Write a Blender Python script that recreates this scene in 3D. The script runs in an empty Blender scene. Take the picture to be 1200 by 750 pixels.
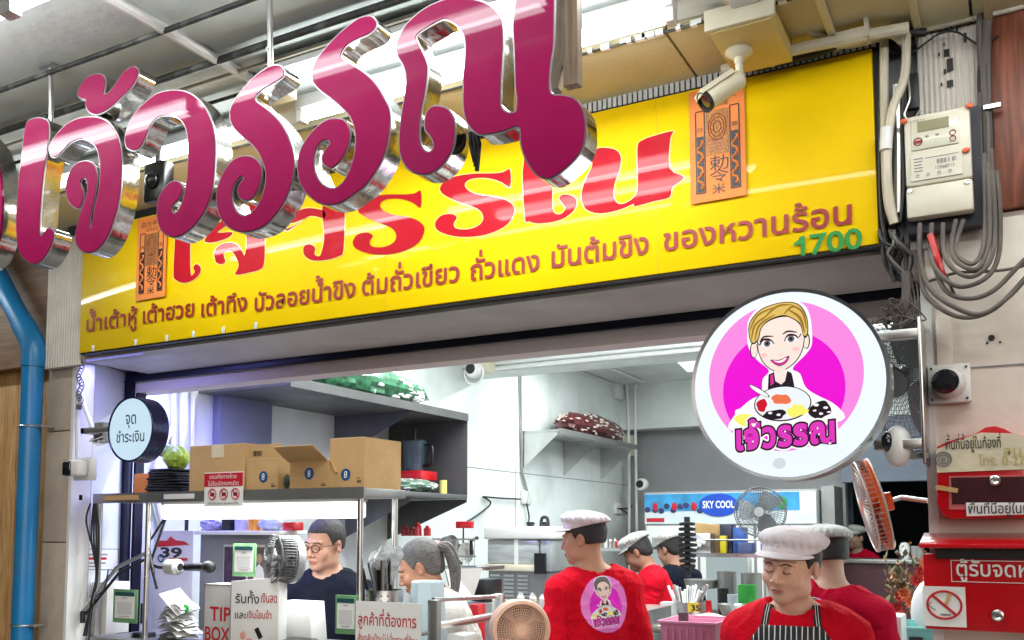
import bpy, bmesh, math, random
import numpy as np
from mathutils import Vector, Matrix, geometry
random.seed(7); np.random.seed(7)
sc = bpy.context.scene
C = sc.collection
R = math.radians

# ------------------------------------------------------------------ camera, world, light
cam = bpy.data.cameras.new('camera'); cam_o = bpy.data.objects.new('camera', cam); C.objects.link(cam_o)
FPX, PX, PY, CAMZ = 1102., 575., 529.5, 1.58
cam.sensor_width = 36; cam.lens = 36*FPX/1200
cam.shift_x = (600-PX)/1200; cam.shift_y = (PY-375)/1200
cam.clip_start = .05; cam.clip_end = 500
cam_o.location = (0, 0, CAMZ); cam_o.rotation_euler = (R(90+4.7), 0, R(29.1))
sc.camera = cam_o
w = bpy.data.worlds.new('World'); sc.world = w; w.use_nodes = True
nt = w.node_tree; sky = nt.nodes.new('ShaderNodeTexSky'); sky.sky_type = 'NISHITA'; sky.sun_disc = False
sky.sun_elevation = R(2); sky.sun_rotation = R(144); sky.altitude = 10; sky.dust_density = 3
nt.links.new(sky.outputs[0], nt.nodes['Background'].inputs[0]); nt.nodes['Background'].inputs[1].default_value = .05
sun = bpy.data.lights.new('sun', 'SUN'); sun_o = bpy.data.objects.new('sun', sun); C.objects.link(sun_o)
sun.energy = 1.2; sun.angle = R(40); sun.color = (1, .96, .92)
sun_o.rotation_euler = (R(80), 0, R(36))     # low light from the street behind the camera
sc.view_settings.view_transform = 'Standard'; sc.view_settings.look = 'None'
sc.view_settings.exposure = 0; sc.view_settings.gamma = 1
sc.render.engine = 'CYCLES'
sc.cycles.use_denoising = True
sc.cycles.max_bounces = 6; sc.cycles.diffuse_bounces = 3; sc.cycles.glossy_bounces = 4; sc.cycles.transmission_bounces = 5
sc.cycles.transparent_max_bounces = 8
sc.cycles.sample_clamp_indirect = 4; sc.cycles.caustics_reflective = False; sc.cycles.caustics_refractive = False

# a pixel of the 1200 x 750 photograph -> a point of the place
_a, _t = R(29.1), R(4.7)
FW = np.array([-math.sin(_a)*math.cos(_t), math.cos(_a)*math.cos(_t), math.sin(_t)])
RT = np.array([math.cos(_a), math.sin(_a), 0.]); UP = np.cross(RT, FW); C0 = np.array([0, 0, CAMZ])
def P(x, y, X=None, Y=None, Z=None):
    d = FW*FPX + RT*(x-PX) - UP*(y-PY)
    k = (X-C0[0])/d[0] if X is not None else (Y-C0[1])/d[1] if Y is not None else (Z-C0[2])/d[2]
    return C0+d*k
def PZ(x, y, Y): p = P(x, y, Y=Y); return float(p[0]), float(p[2])

# ------------------------------------------------------------------ materials
def S(r, g, b): return tuple(((c/255)/12.92 if c/255 <= .04045 else ((c/255+.055)/1.055)**2.4) for c in (r, g, b))
_m = {}
def mat(name, col, rough=.6, metal=0, var=.08, scale=9, bump=.15, bscale=60, coat=0, spec=.5, dirt=0, dirtcol=(.12, .09, .06), trans=0, alpha=1,
        stretch=(1, 1, 1), emit=None, estr=1, attr=False, sss=0):
    if name in _m: return _m[name]
    m = bpy.data.materials.new(name); m.use_nodes = True; n = m.node_tree; L = n.links
    b = n.nodes['Principled BSDF']
    b.inputs['Roughness'].default_value = rough; b.inputs['Metallic'].default_value = metal
    b.inputs['Coat Weight'].default_value = coat; b.inputs['Coat Roughness'].default_value = .04
    b.inputs['Specular IOR Level'].default_value = spec
    b.inputs['Transmission Weight'].default_value = trans; b.inputs['Alpha'].default_value = alpha
    if sss: b.inputs['Subsurface Weight'].default_value = sss; b.inputs['Subsurface Radius'].default_value = (.012, .004, .002)
    tc = n.nodes.new('ShaderNodeTexCoord'); mp = n.nodes.new('ShaderNodeMapping'); mp.inputs['Scale'].default_value = stretch
    L.new(tc.outputs['Object'], mp.inputs[0])
    def noise(s, d=4):
        q = n.nodes.new('ShaderNodeTexNoise'); q.inputs['Scale'].default_value = s; q.inputs['Detail'].default_value = d
        L.new(mp.outputs[0], q.inputs['Vector']); return q
    if attr:
        at = n.nodes.new('ShaderNodeAttribute'); at.attribute_name = 'Col'; src = at.outputs['Color']
    else:
        rg = n.nodes.new('ShaderNodeRGB'); rg.outputs[0].default_value = (*col, 1); src = rg.outputs[0]
    if var:
        q = noise(scale); mr = n.nodes.new('ShaderNodeMapRange'); mr.inputs[1].default_value = .3; mr.inputs[2].default_value = .7
        mr.inputs[3].default_value = 1-var; mr.inputs[4].default_value = 1+var*.6
        L.new(q.outputs[0], mr.inputs[0])
        mx = n.nodes.new('ShaderNodeVectorMath'); mx.operation = 'SCALE'; L.new(src, mx.inputs[0]); L.new(mr.outputs[0], mx.inputs['Scale']); src = mx.outputs[0]
    if dirt:
        q = noise(scale*.35, 8); rp = n.nodes.new('ShaderNodeMapRange'); rp.inputs[1].default_value = .5; rp.inputs[2].default_value = .75
        rp.inputs[3].default_value = 0; rp.inputs[4].default_value = dirt; L.new(q.outputs[0], rp.inputs[0])
        mx = n.nodes.new('ShaderNodeMix'); mx.data_type = 'RGBA'; L.new(rp.outputs[0], mx.inputs[0]); L.new(src, mx.inputs[6]); mx.inputs[7].default_value = (*dirtcol, 1)
        src = mx.outputs[2]
    L.new(src, b.inputs['Base Color'])
    if emit: b.inputs['Emission Color'].default_value = (*emit, 1); b.inputs['Emission Strength'].default_value = estr
    if bump:
        q = noise(bscale, 3); bp = n.nodes.new('ShaderNodeBump'); bp.inputs['Strength'].default_value = bump; bp.inputs['Distance'].default_value = .01
        L.new(q.outputs[0], bp.inputs['Height']); L.new(bp.outputs[0], b.inputs['Normal'])
    if metal or coat: # uneven gloss
        q = noise(scale*1.7, 5); mr = n.nodes.new('ShaderNodeMapRange'); mr.inputs[3].default_value = max(0, rough*.6); mr.inputs[4].default_value = min(1, rough*1.5)
        L.new(q.outputs[0], mr.inputs[0]); L.new(mr.outputs[0], b.inputs['Roughness'])
    _m[name] = m; return m
def emat(name, col, s, gloss=True):
    if name in _m: return _m[name]
    m = bpy.data.materials.new(name); m.use_nodes = True; b = m.node_tree.nodes['Principled BSDF']
    b.inputs['Base Color'].default_value = (*[c*.12 for c in col], 1); b.inputs['Roughness'].default_value = .25
    b.inputs['Emission Color'].default_value = (*col, 1); b.inputs['Emission Strength'].default_value = s
    _m[name] = m; return m
def wood(name, c1, c2, axis=2, s=3):
    if name in _m: return _m[name]
    m = mat(name, c1, rough=.5, bump=0, var=0); n = m.node_tree; L = n.links; b = n.nodes['Principled BSDF']
    tc = n.nodes.new('ShaderNodeTexCoord'); mp = n.nodes.new('ShaderNodeMapping')
    sc_ = [14, 14, 14]; sc_[axis] = 1.0; mp.inputs['Scale'].default_value = sc_; L.new(tc.outputs['Object'], mp.inputs[0])
    q = n.nodes.new('ShaderNodeTexNoise'); q.inputs['Scale'].default_value = s; q.inputs['Detail'].default_value = 9; q.inputs['Distortion'].default_value = 1.2
    L.new(mp.outputs[0], q.inputs['Vector'])
    cr = n.nodes.new('ShaderNodeValToRGB'); cr.color_ramp.elements[0].position = .35; cr.color_ramp.elements[1].position = .65
    cr.color_ramp.elements[0].color = (*c1, 1); cr.color_ramp.elements[1].color = (*c2, 1)
    L.new(q.outputs[0], cr.inputs[0]); L.new(cr.outputs[0], b.inputs['Base Color'])
    bp = n.nodes.new('ShaderNodeBump'); bp.inputs['Strength'].default_value = .25; bp.inputs['Distance'].default_value = .004
    L.new(q.outputs[0], bp.inputs['Height']); L.new(bp.outputs[0], b.inputs['Normal'])
    return m
def stripes(name, base, line, period, width, axis=0, rough=.7):
    m = mat(name, base, rough=rough, var=.1, bump=.2, bscale=300); n = m.node_tree; L = n.links; b = n.nodes['Principled BSDF']
    tc = n.nodes.new('ShaderNodeTexCoord'); sp = n.nodes.new('ShaderNodeSeparateXYZ'); L.new(tc.outputs['Object'], sp.inputs[0])
    md = n.nodes.new('ShaderNodeMath'); md.operation = 'MULTIPLY'; md.inputs[1].default_value = 1/period; L.new(sp.outputs[axis], md.inputs[0])
    fr = n.nodes.new('ShaderNodeMath'); fr.operation = 'FRACT'; L.new(md.outputs[0], fr.inputs[0])
    lt = n.nodes.new('ShaderNodeMath'); lt.operation = 'LESS_THAN'; lt.inputs[1].default_value = width/period; L.new(fr.outputs[0], lt.inputs[0])
    mx = n.nodes.new('ShaderNodeMix'); mx.data_type = 'RGBA'; L.new(lt.outputs[0], mx.inputs[0]); mx.inputs[6].default_value = (*base, 1); mx.inputs[7].default_value = (*line, 1)
    L.new(mx.outputs[2], b.inputs['Base Color']); return m

M = dict(
 ceiling=mat('painted_concrete', S(214, 222, 219), .75, var=.22, scale=2.2, dirt=.55, dirtcol=S(120, 116, 108), bump=.3, bscale=25),
 soffit=mat('aged_cream_panel', S(205, 192, 155), .7, var=.15, scale=3, dirt=.35, dirtcol=S(120, 105, 80)),
 plaster=mat('stained_plaster', S(230, 219, 208), .7, var=.15, scale=5, dirt=.6, dirtcol=S(140, 122, 108), bump=.3, bscale=18),
 tilewhite=mat('white_wall_panel', S(232, 238, 237), .4, var=.07, scale=4, dirt=.42, dirtcol=S(150, 150, 145), bump=.06, bscale=12),
 tilegrey=mat('pale_stone_tile', S(190, 174, 158), .4, var=.12, scale=14, dirt=.25, dirtcol=S(140, 125, 110)),
 greywall=mat('grey_painted_wall', S(150, 150, 152), .7, var=.1, scale=3),
 metalgrey=mat('grey_metal_flashing', S(190, 188, 185), .5, 0, var=.12, scale=5, dirt=.2),
 navy=mat('navy_window_frame', S(22, 26, 48), .35, .3, var=.1, bump=.03),
 chrome=mat('mirror_steel', (.60, .59, .56), .12, 1, var=.25, scale=14, bump=.16, bscale=14, dirt=.45, dirtcol=(.16, .13, .09)),
 rim=mat('silver_trim', S(176, 170, 176), .35, .8, var=.08, bump=.05),
 magenta=mat('magenta_acrylic', S(164, 0, 84), .5, var=.10, scale=7, bump=.012, bscale=5, spec=.12, coat=.55, dirt=.22, dirtcol=S(120, 60, 90)),
 steel=mat('brushed_steel', (.60, .60, .59), .3, 1, var=.08, scale=5, bump=0),
 steeldk=mat('dull_steel_sheet', (.34, .34, .33), .42, .8, var=.15, scale=4, dirt=.2, dirtcol=(.12, .11, .1), bump=.03, bscale=8),
 black=mat('black_rubber', S(22, 22, 24), .5, var=.2, scale=20),
 blackpl=mat('black_plastic', S(18, 18, 20), .3, var=.1, bump=.05),
 cable=mat('dusty_grey_cable', S(88, 80, 76), .6, var=.4, scale=12, dirt=.5, dirtcol=S(150, 138, 125)),
 conduit=mat('cream_conduit', S(205, 195, 175), .5, var=.14, scale=12, dirt=.4, dirtcol=S(110, 95, 78)),
 whitepl=mat('white_plastic', S(228, 228, 226), .35, var=.04, dirt=.1, dirtcol=S(160, 150, 140), bump=.03),
 cream=mat('cream_plastic', S(222, 214, 190), .4, var=.06, dirt=.25, dirtcol=S(150, 135, 105), bump=.05),
 bluepipe=mat('blue_pvc_pipe', S(25, 120, 178), .34, var=.10, scale=7, dirt=.35, dirtcol=S(90, 110, 120), bump=.03),
 card=mat('brown_cardboard', S(196, 158, 108), .85, dirt=.2, dirtcol=S(160, 124, 84), var=.12, scale=6, bump=.15, bscale=80),
 cardin=mat('cardboard_inside', S(140, 112, 80), .9, var=.1),
 yellow=mat('yellow_sign_film', S(248, 206, 0), .5, spec=.12, var=.07, scale=3, bump=.03, bscale=2.2, coat=.3, dirt=.06, dirtcol=S(220, 160, 20)),
 signred=mat('red_vinyl_letter', S(184, 8, 34), .5, spec=.12, var=.08, bump=.03, bscale=2.2, coat=.3),
 signtext=mat('brown_red_vinyl', S(150, 28, 24), .4, var=.1, coat=0, bump=0),
 green=mat('green_vinyl', S(10, 135, 50), .4, var=.05, bump=0),
 red=mat('red_enamel', S(196, 12, 26), .3, var=.08, scale=5, bump=.04, coat=.5, dirt=.08, dirtcol=S(110, 20, 20)),
 redshirt=mat('red_cotton', S(214, 12, 38), .85, var=.1, scale=14, bump=.5, bscale=90, spec=.12),
 redshirt2=mat('crimson_cotton', S(190, 10, 48), .85, var=.1, scale=14, bump=.5, bscale=90, spec=.12),
 navyshirt=mat('navy_cotton', S(24, 28, 42), .85, var=.15, scale=14, bump=.5, bscale=90, spec=.12),
 whiteshirt=mat('white_cotton', S(226, 220, 214), .85, var=.05, bump=.5, bscale=90, spec=.12),
 capcloth=mat('pale_pink_cap_cloth', S(236, 226, 230), .9, spec=.15, var=.07, scale=18, bump=.35, bscale=120),
 capmesh=mat('pale_mesh_cap', S(192, 192, 188), .9, spec=.15, var=.14, scale=30, bump=.5, bscale=150),
 skin=mat('skin', S(200, 150, 120), .5, var=.05, scale=20, bump=.06, bscale=150, attr=True, sss=.12),
 hairb=mat('black_hair', S(24, 20, 20), .45, var=.3, scale=30, stretch=(1, 1, 6), bump=.6, bscale=80),
 hairg=mat('grey_hair', S(128, 124, 122), .5, var=.8, scale=70, stretch=(1, 1, 9), bump=.9, bscale=70),
 hairs=mat('short_grey_black_hair', S(58, 52, 50), .55, var=.35, scale=60, bump=.7, bscale=160),
 paper=mat('white_paper', S(232, 232, 230), .6, var=.03, bump=.04),
 printred=mat('red_print', S(190, 20, 40), .5, var=.04, bump=0),
 printblack=mat('black_print', S(25, 25, 30), .5, var=.04, bump=0),
 printgrey=mat('grey_print', S(130, 130, 132), .5, var=.04, bump=0),
 printblue=mat('blue_print', S(30, 80, 130), .5, var=.04, bump=0),
 printwhite=mat('white_print', S(235, 235, 235), .4, var=.03, bump=0),
 orange=mat('orange_plastic', S(238, 92, 30), .35, var=.06, bump=.03),
 glassm=mat('clear_plastic', (.9, .93, .95), .12, var=0, trans=.9, bump=0),
 darkglass=mat('dark_glass', (.01, .012, .018), .05, var=0, bump=0, coat=.5),
 shelfdk=mat('dark_steel_shelf', S(105, 105, 106), .5, .5, var=.15, scale=4, dirt=.3, dirtcol=S(60, 56, 52)),
 meter=mat('pale_meter_case', S(216, 209, 192), .4, var=.08, dirt=.35, dirtcol=S(150, 138, 115), bump=.05),
 trouser=mat('dark_trousers', S(40, 42, 52), .9, var=.1),
)

# ------------------------------------------------------------------ mesh building
def T(x, y, z): return Matrix.Translation((x, y, z))
def RX(a): return Matrix.Rotation(R(a), 4, 'X')
def RY(a): return Matrix.Rotation(R(a), 4, 'Y')
def RZ(a): return Matrix.Rotation(R(a), 4, 'Z')
def root_loc(o):
    v = Vector(o.location)
    while o.parent: o = o.parent; v = v + Vector(o.location)
    return v
def tag(o, label=None, cat=None, group=None, kind=None):
    for k, v in (('label', label), ('category', cat), ('group', group), ('kind', kind)):
        if v: o[k] = v
    return o
def thing(name, label, cat, loc=(0, 0, 0), group=None):
    o = bpy.data.objects.new(name, None); C.objects.link(o); o.location = [float(q) for q in loc]; o.empty_display_size = .1
    return tag(o, label, cat, group)
class MB:
    def __init__(s): s.v = []; s.f = []; s.m = []; s.M = Matrix.Identity(4); s.k = 0
    def add(s, vs, fs, k=None):
        b = len(s.v); Mx = s.M
        s.v += [tuple(Mx @ Vector([float(c) for c in p])) for p in vs]
        s.f += [tuple(b+i for i in f) for f in fs]; s.m += [s.k if k is None else k]*len(fs); return s
    def box(s, x0, x1, y0, y1, z0, z1, k=None):
        x0, x1 = min(x0, x1), max(x0, x1); y0, y1 = min(y0, y1), max(y0, y1); z0, z1 = min(z0, z1), max(z0, z1)
        vs = [(x, y, z) for x in (x0, x1) for y in (y0, y1) for z in (z0, z1)]
        return s.add(vs, [(0, 1, 3, 2), (4, 6, 7, 5), (0, 4, 5, 1), (2, 3, 7, 6), (0, 2, 6, 4), (1, 5, 7, 3)], k)
    def cbox(s, c, d, k=None): return s.box(c[0]-d[0]/2, c[0]+d[0]/2, c[1]-d[1]/2, c[1]+d[1]/2, c[2]-d[2]/2, c[2]+d[2]/2, k)
    def prism(s, pts, y0, y1, k=None):                     # outline in X,Z pushed along Y
        n = len(pts)
        vs = [(x, y0, z) for x, z in pts]+[(x, y1, z) for x, z in pts]
        tr = geometry.tessellate_polygon([[Vector((x, z, 0)) for x, z in pts]])
        fs = [tuple(t) for t in tr]+[tuple(n+i for i in reversed(t)) for t in tr]+[(i, (i+1) % n, n+(i+1) % n, n+i) for i in range(n)]
        return s.add(vs, fs, k)
    def tube(s, pts, r, n=8, k=None, smooth=0, cap=True, r1=None):
        pts = [Vector([float(c) for c in p]) for p in pts]
        if smooth: pts = catmull(pts, smooth)
        m = len(pts); rings = []; up = Vector((0, 0, 1))
        t0 = (pts[1]-pts[0]).normalized(); 
        if abs(t0.dot(up)) > .9: up = Vector((0, 1, 0))
        a = t0.cross(up).normalized()
        for i, p in enumerate(pts):
            t = (pts[min(i+1, m-1)]-pts[max(i-1, 0)])
            if t.length < 1e-9: t = t0
            t.normalize(); a = (a-t*a.dot(t)); a.normalize(); b = t.cross(a)
            rr = r if r1 is None else r+(r1-r)*i/(m-1)
            rings.append([p+(a*math.cos(2*math.pi*j/n)+b*math.sin(2*math.pi*j/n))*rr for j in range(n)])
        vs = [q for g in rings for q in g]
        fs = [(i*n+j, i*n+(j+1) % n, (i+1)*n+(j+1) % n, (i+1)*n+j) for i in range(m-1) for j in range(n)]
        if cap: fs += [tuple(range(n-1, -1, -1)), tuple((m-1)*n+j for j in range(n))]
        return s.add(vs, fs, k)
    def cyl(s, p0, p1, r, n=20, k=None, r1=None): return s.tube([p0, p1], r, n, k, r1=r1)
    def lathe(s, prof, c=(0, 0, 0), axis='z', n=28, k=None, close=False):   # prof: (radius, height)
        vs = []
        for r, h in prof:
            for j in range(n):
                a = 2*math.pi*j/n; x, y = r*math.cos(a), r*math.sin(a)
                q = (x, y, h) if axis == 'z' else (x, h, y) if axis == 'y' else (h, x, y)
                vs.append((q[0]+c[0], q[1]+c[1], q[2]+c[2]))
        m = len(prof); fs = [(i*n+j, i*n+(j+1) % n, (i+1)*n+(j+1) % n, (i+1)*n+j) for i in range(m-1) for j in range(n)]
        if close: fs += [tuple(range(n)), tuple((m-1)*n+j for j in range(n))]
        return s.add(vs, fs, k)
    def ell(s, c, r, n=16, k=None, noise=0):
        vs = []; fs = []; h = n//2
        for i in range(h+1):
            ph = math.pi*i/h
            for j in range(n):
                a = 2*math.pi*j/n; q = 1+noise*random.uniform(-1, 1)
                vs.append((c[0]+r[0]*math.sin(ph)*math.cos(a)*q, c[1]+r[1]*math.sin(ph)*math.sin(a)*q, c[2]+r[2]*math.cos(ph)*q))
        for i in range(h):
            for j in range(n): fs.append((i*n+j, (i+1)*n+j, (i+1)*n+(j+1) % n, i*n+(j+1) % n))
        return s.add(vs, fs, k)
    def ring(s, c, r, t, axis='y', n=40, m=6, k=None, sy=1):
        pts = []
        for j in range(n+1):
            a = 2*math.pi*j/n; x, y = r*math.cos(a), r*sy*math.sin(a)
            pts.append((c[0]+x, c[1], c[2]+y) if axis == 'y' else (c[0]+x, c[1]+y, c[2]) if axis == 'z' else (c[0], c[1]+x, c[2]+y))
        return s.tube(pts, t, m, k, cap=False)
    def quad(s, a, b, c, d, k=None): return s.add([a, b, c, d], [(0, 1, 2, 3)], k)
    def flat(s, v2, tris, O, U=(1, 0, 0), V=(0, 0, 1), k=None):
        O, U, V = Vector(O), Vector(U), Vector(V)
        return s.add([O+U*float(x)+V*float(y) for x, y in v2], tris, k)
    def poly(s, pts, O, U=(1, 0, 0), V=(0, 0, 1), k=None):
        tr = geometry.tessellate_polygon([[Vector((float(x), float(y), 0)) for x, y in pts]])
        return s.flat(pts, [tuple(t) for t in tr], O, U, V, k)
    def text(s, t, O, size, width=None, U=(1, 0, 0), V=(0, 0, 1), bold=0, k=None, center=False):
        v, f = text2d(t, bold)
        if not len(v): return s
        x0, x1 = v[:, 0].min(), v[:, 0].max(); v = v.copy(); v[:, 0] -= x0
        sx = size if width is None else width/(x1-x0)
        v[:, 0] *= sx; v[:, 1] *= size
        if center: v[:, 0] -= v[:, 0].max()/2
        return s.flat(v, f, O, U, V, k)
    def build(s, name, mats, parent=None, smooth=False, bev=0, seg=2, ang=30, label=None, loc=None):
        me = bpy.data.meshes.new(name)
        if parent is not None: L = root_loc(parent)
        elif loc is not None: L = Vector([float(q) for q in loc])
        else:
            A = np.array(s.v); L = Vector(((A[:, 0].min()+A[:, 0].max())/2, (A[:, 1].min()+A[:, 1].max())/2, A[:, 2].min()))
        me.from_pydata([(p[0]-L.x, p[1]-L.y, p[2]-L.z) for p in s.v], [], s.f)
        if not isinstance(mats, (list, tuple)): mats = [mats]
        for q in mats: me.materials.append(q)
        if max(s.m): me.polygons.foreach_set('material_index', s.m)
        bm = bmesh.new(); bm.from_mesh(me); 
        if bev or smooth: bmesh.ops.remove_doubles(bm, verts=bm.verts, dist=1e-6)
        bmesh.ops.recalc_face_normals(bm, faces=bm.faces)
        if bev:
            es = [e for e in bm.edges if len(e.link_faces) == 2 and e.calc_face_angle(0) > .6]
            bmesh.ops.bevel(bm, geom=es, offset=bev, segments=seg, profile=.5, affect='EDGES', clamp_overlap=True)
        bm.to_mesh(me); bm.free()
        o = bpy.data.objects.new(name, me); C.objects.link(o)
        if parent is not None: o.parent = parent
        else: o.location = L
        if smooth or bev:
            me.polygons.foreach_set('use_smooth', [True]*len(me.polygons))
            me.set_sharp_from_angle(angle=R(ang))
        if label: o['label'] = label
        return o
def catmull(pts, n, closed=False):
    out = []; m = len(pts); rng = range(m) if closed else range(m-1)
    g = (lambda i: pts[i % m]) if closed else (lambda i: pts[max(0, min(m-1, i))])
    for i in rng:
        p0, p1, p2, p3 = g(i-1), g(i), g(i+1), g(i+2)
        for j in range(n):
            t = j/n
            out.append(.5*((2*p1)+(p2-p0)*t+(2*p0-5*p1+4*p2-p3)*t*t+(3*p1-p0-3*p2+p3)*t**3))
    if not closed: out.append(pts[-1])
    return out
# lettering: glyph shapes from Blender's own built-in type, set one by one so that Thai marks stack properly
_g = {}
def _mesh_of(body, off):
    c = bpy.data.curves.new('glyph', 'FONT'); c.body = body; c.offset = off; c.resolution_u = 3
    o = bpy.data.objects.new('glyph', c); me = bpy.data.meshes.new_from_object(o)
    me.calc_loop_triangles()
    v = np.array([q.co[:2] for q in me.vertices]) if len(me.vertices) else np.zeros((0, 2))
    f = [tuple(t.vertices) for t in me.loop_triangles]
    bpy.data.objects.remove(o); bpy.data.curves.remove(c); bpy.data.meshes.remove(me); return v, f
def glyph(ch, off):
    k = (ch, off)
    if k not in _g:
        bar = _mesh_of('|', 0)[0][:, 0].max()
        adv = _mesh_of(ch+'|', 0)[0][:, 0].max()-bar
        _g[k] = (*_mesh_of(ch, off), adv)
    return _g[k]
UPV = 'ิีึืั็ํ'; TONE = '่้๊๋์'
def text2d(t, off=0):
    vs, fs, x, b = [], [], 0, 0
    for i, ch in enumerate(t):
        if ch == ' ': x += .28; continue
        v, f, adv = glyph(ch, 0 if ord(ch) > 0x2000 else off)
        dy = 0
        if ch in TONE and ((i and t[i-1] in UPV) or (i+1 < len(t) and t[i+1] == 'ำ')): dy = .2
        if len(v):
            vs.append(v+np.array([x, dy])); fs += [tuple(b+q for q in tr) for tr in f]; b += len(v)
        x += adv
    return (np.vstack(vs) if vs else np.zeros((0, 2))), fs
def circ(r, n=48, c=(0, 0), ry=None, a0=0, a1=360):
    full = a1-a0 == 360
    return [(c[0]+r*math.cos(R(a0+(a1-a0)*i/(n if full else n-1))), c[1]+(ry or r)*math.sin(R(a0+(a1-a0)*i/(n if full else n-1)))) for i in range(n)]

# ------------------------------------------------------------------ the setting
def struct(name, mb, m, **k): o = mb.build(name, m, **k); o['kind'] = 'structure'; return o
WY, SZ, CZ = 2.80, 2.368, 2.975
FX0, FX1 = -3.75, -.19                       # the opening between the two pillars
struct('street', MB().box(-60, 60, -60, .2, -.3, -.12), mat('asphalt', S(95, 95, 97), .85, bscale=90, bump=.5))
struct('pavement', MB().box(-20, 20, .2, 3.2, -.3, 0), mat('pavement_tile', S(205, 200, 192), .7, dirt=.3, bump=.3))
struct('shop_floor', MB().box(-4.2, 2.5, 3.2, 15, -.3, .0), mat('shop_floor_tile', S(170, 165, 158), .35, dirt=.3))
# covered walkway ceiling
cb = MB(); cb.box(-9, 4, 1.15, 2.42, CZ, CZ+.2); ceiling_o = struct('ceiling', cb, M['ceiling'])
struct('ceiling_edge', MB().box(-9, 4, 1.12, 1.148, CZ-.01, CZ+.25), M['ceiling'])
sb = thing('cream_ceiling_strip', 'row of aged cream ceiling boards running along above the yellow sign', 'ceiling board', (-2, 2.6, CZ)); 
xs = [-9, -6, -4.6, -3.4, -2.2, -1.45, -.8, -.05, .45, 1.0, 4]
for a, b in zip(xs, xs[1:]): MB().box(a+.004, b-.004, 2.445, 2.86, CZ-.012, CZ+.02).build('board', M['soffit'], sb)
struct('roof_void', MB().box(-9, 4, 2.42, 2.9, CZ+.03, CZ+.2), M['ceiling'])
# wall above the opening, wall to the left and right
struct('upper_wall', MB().box(FX0-.3, FX1+.02, 2.84, 3.2, SZ+.006, CZ-.02), M['greywall'])
pil = thing('wall_pillar', 'pale stone tiled pillar beside the blue pipe at the left end of the shop', 'pillar', (-3.85, WY, 0))
zs = [0, .55, 1.05, 1.52, 2.03, 2.33]
for a, b in zip(zs, zs[1:]): MB().box(-3.925, FX0, WY, WY+.12, a+.003, b-.003).build('tile', M['tilegrey'], pil, bev=.003)
MB().box(-3.918, FX0-.006, WY+.01, WY+.11, 0, 2.33).build('joint', mat('grey_grout', S(120, 112, 105), .9), pil)
MB().box(FX0, FX0+.018, WY-.004, WY+.1, 0, 2.34).build('edge_trim', M['whitepl'], pil)
# splayed white reveal between pillar and dark blue post
mb = MB(); mb.add([(FX0+.018, WY+.02, 0), (-3.925, 3.25, 0), (-3.925, 3.25, SZ), (FX0+.018, WY+.02, SZ), (-4.15, WY+.13, 0), (-4.15, 3.25, 0), (-4.15, 3.25, SZ), (-4.15, WY+.13, SZ)],
    [(0, 1, 2, 3), (4, 5, 6, 7), (0, 1, 5, 4), (3, 2, 6, 7), (1, 2, 6, 5), (0, 3, 7, 4)])
struct('reveal_wall', mb, M['tilewhite'])
# timber clad wall at far left
wl = thing('timber_wall', 'honey brown timber boards on the wall behind the blue pipe', 'wall', (-5, WY+.1, 0))
tw = wood('honey_timber', S(150, 110, 66), S(196, 158, 108)); 
x = -3.935
for i in range(8):
    MB().box(x-.17, x-.004, WY+.09, WY+.12, 0, 2.6).build('plank', tw, wl, bev=.002); x -= .17
struct('wall_left', MB().box(-9, -3.93, WY+.122, 3.2, 0, CZ), M['greywall'])
lw = thing('timber_fascia', 'brown timber fascia above the honey planks at the far left edge', 'fascia', (-5, WY, 2.5))
MB().box(-9, -3.95, WY+.02, WY+.088, 2.36, CZ-.02).build('board', wood('brown_timber', S(96, 70, 50), S(128, 96, 70), 0), lw)
# corrugated sheet pieces
def corr(x0, x1, z0, z1, y, n):
    mb = MB(); vs = []; fs = []
    for i in range(n*4+1):
        x = x0+(x1-x0)*i/(n*4); d = (0, .004, .004, 0)[i % 4]
        vs += [(x, y-d, z0), (x, y-d, z1)]
    for i in range(n*4): fs.append((2*i, 2*i+2, 2*i+3, 2*i+1))
    mb.add(vs, fs); mb.box(x0, x1, y+.001, y+.03, z0, z1); return mb
cs = mat('ribbed_cream_sheet', S(214, 206, 196), .5, var=.12, dirt=.5, dirtcol=S(130, 110, 92))
tag(corr(-3.905, -3.66, 2.32, 2.93, 2.765, 14).build('corrugated_panel', cs), 'narrow ribbed cream sheet between the blue pipe and the yellow sign', 'panel')
tag(corr(-.19, -.030, 2.40, 2.955, WY-.002, 12).build('corrugated_panel', cs), 'ribbed cream sheet with dark holes behind the electric meter', 'panel')
hp = thing('torn_holes', 'dark torn holes in the ribbed cream sheet above the electric meter', 'holes', (-.1, 2.79, 2.8))
for x, z, a, b in [(1108, 28, 3, 8), (1114, 30, 2, 7), (1121, 30, 3, 9), (1131, 42, 3, 12), (1109, 60, 6, 9), (1113, 74, 7, 16), (1106, 50, 2, 4), (1107, 82, 3, 6), (1113, 96, 7, 8), (1103, 97, 2, 4), (1100, 62, 2, 4), (1101, 36, 2, 5), (1093, 33, 2, 6)]:
    X, Z = PZ(x, z, 2.78); q_ = MB().box(X-a/900, X+a/900, 2.789, 2.792, Z-b/900, Z+b/900); q_.build('hole', M['black'], hp)
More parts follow.
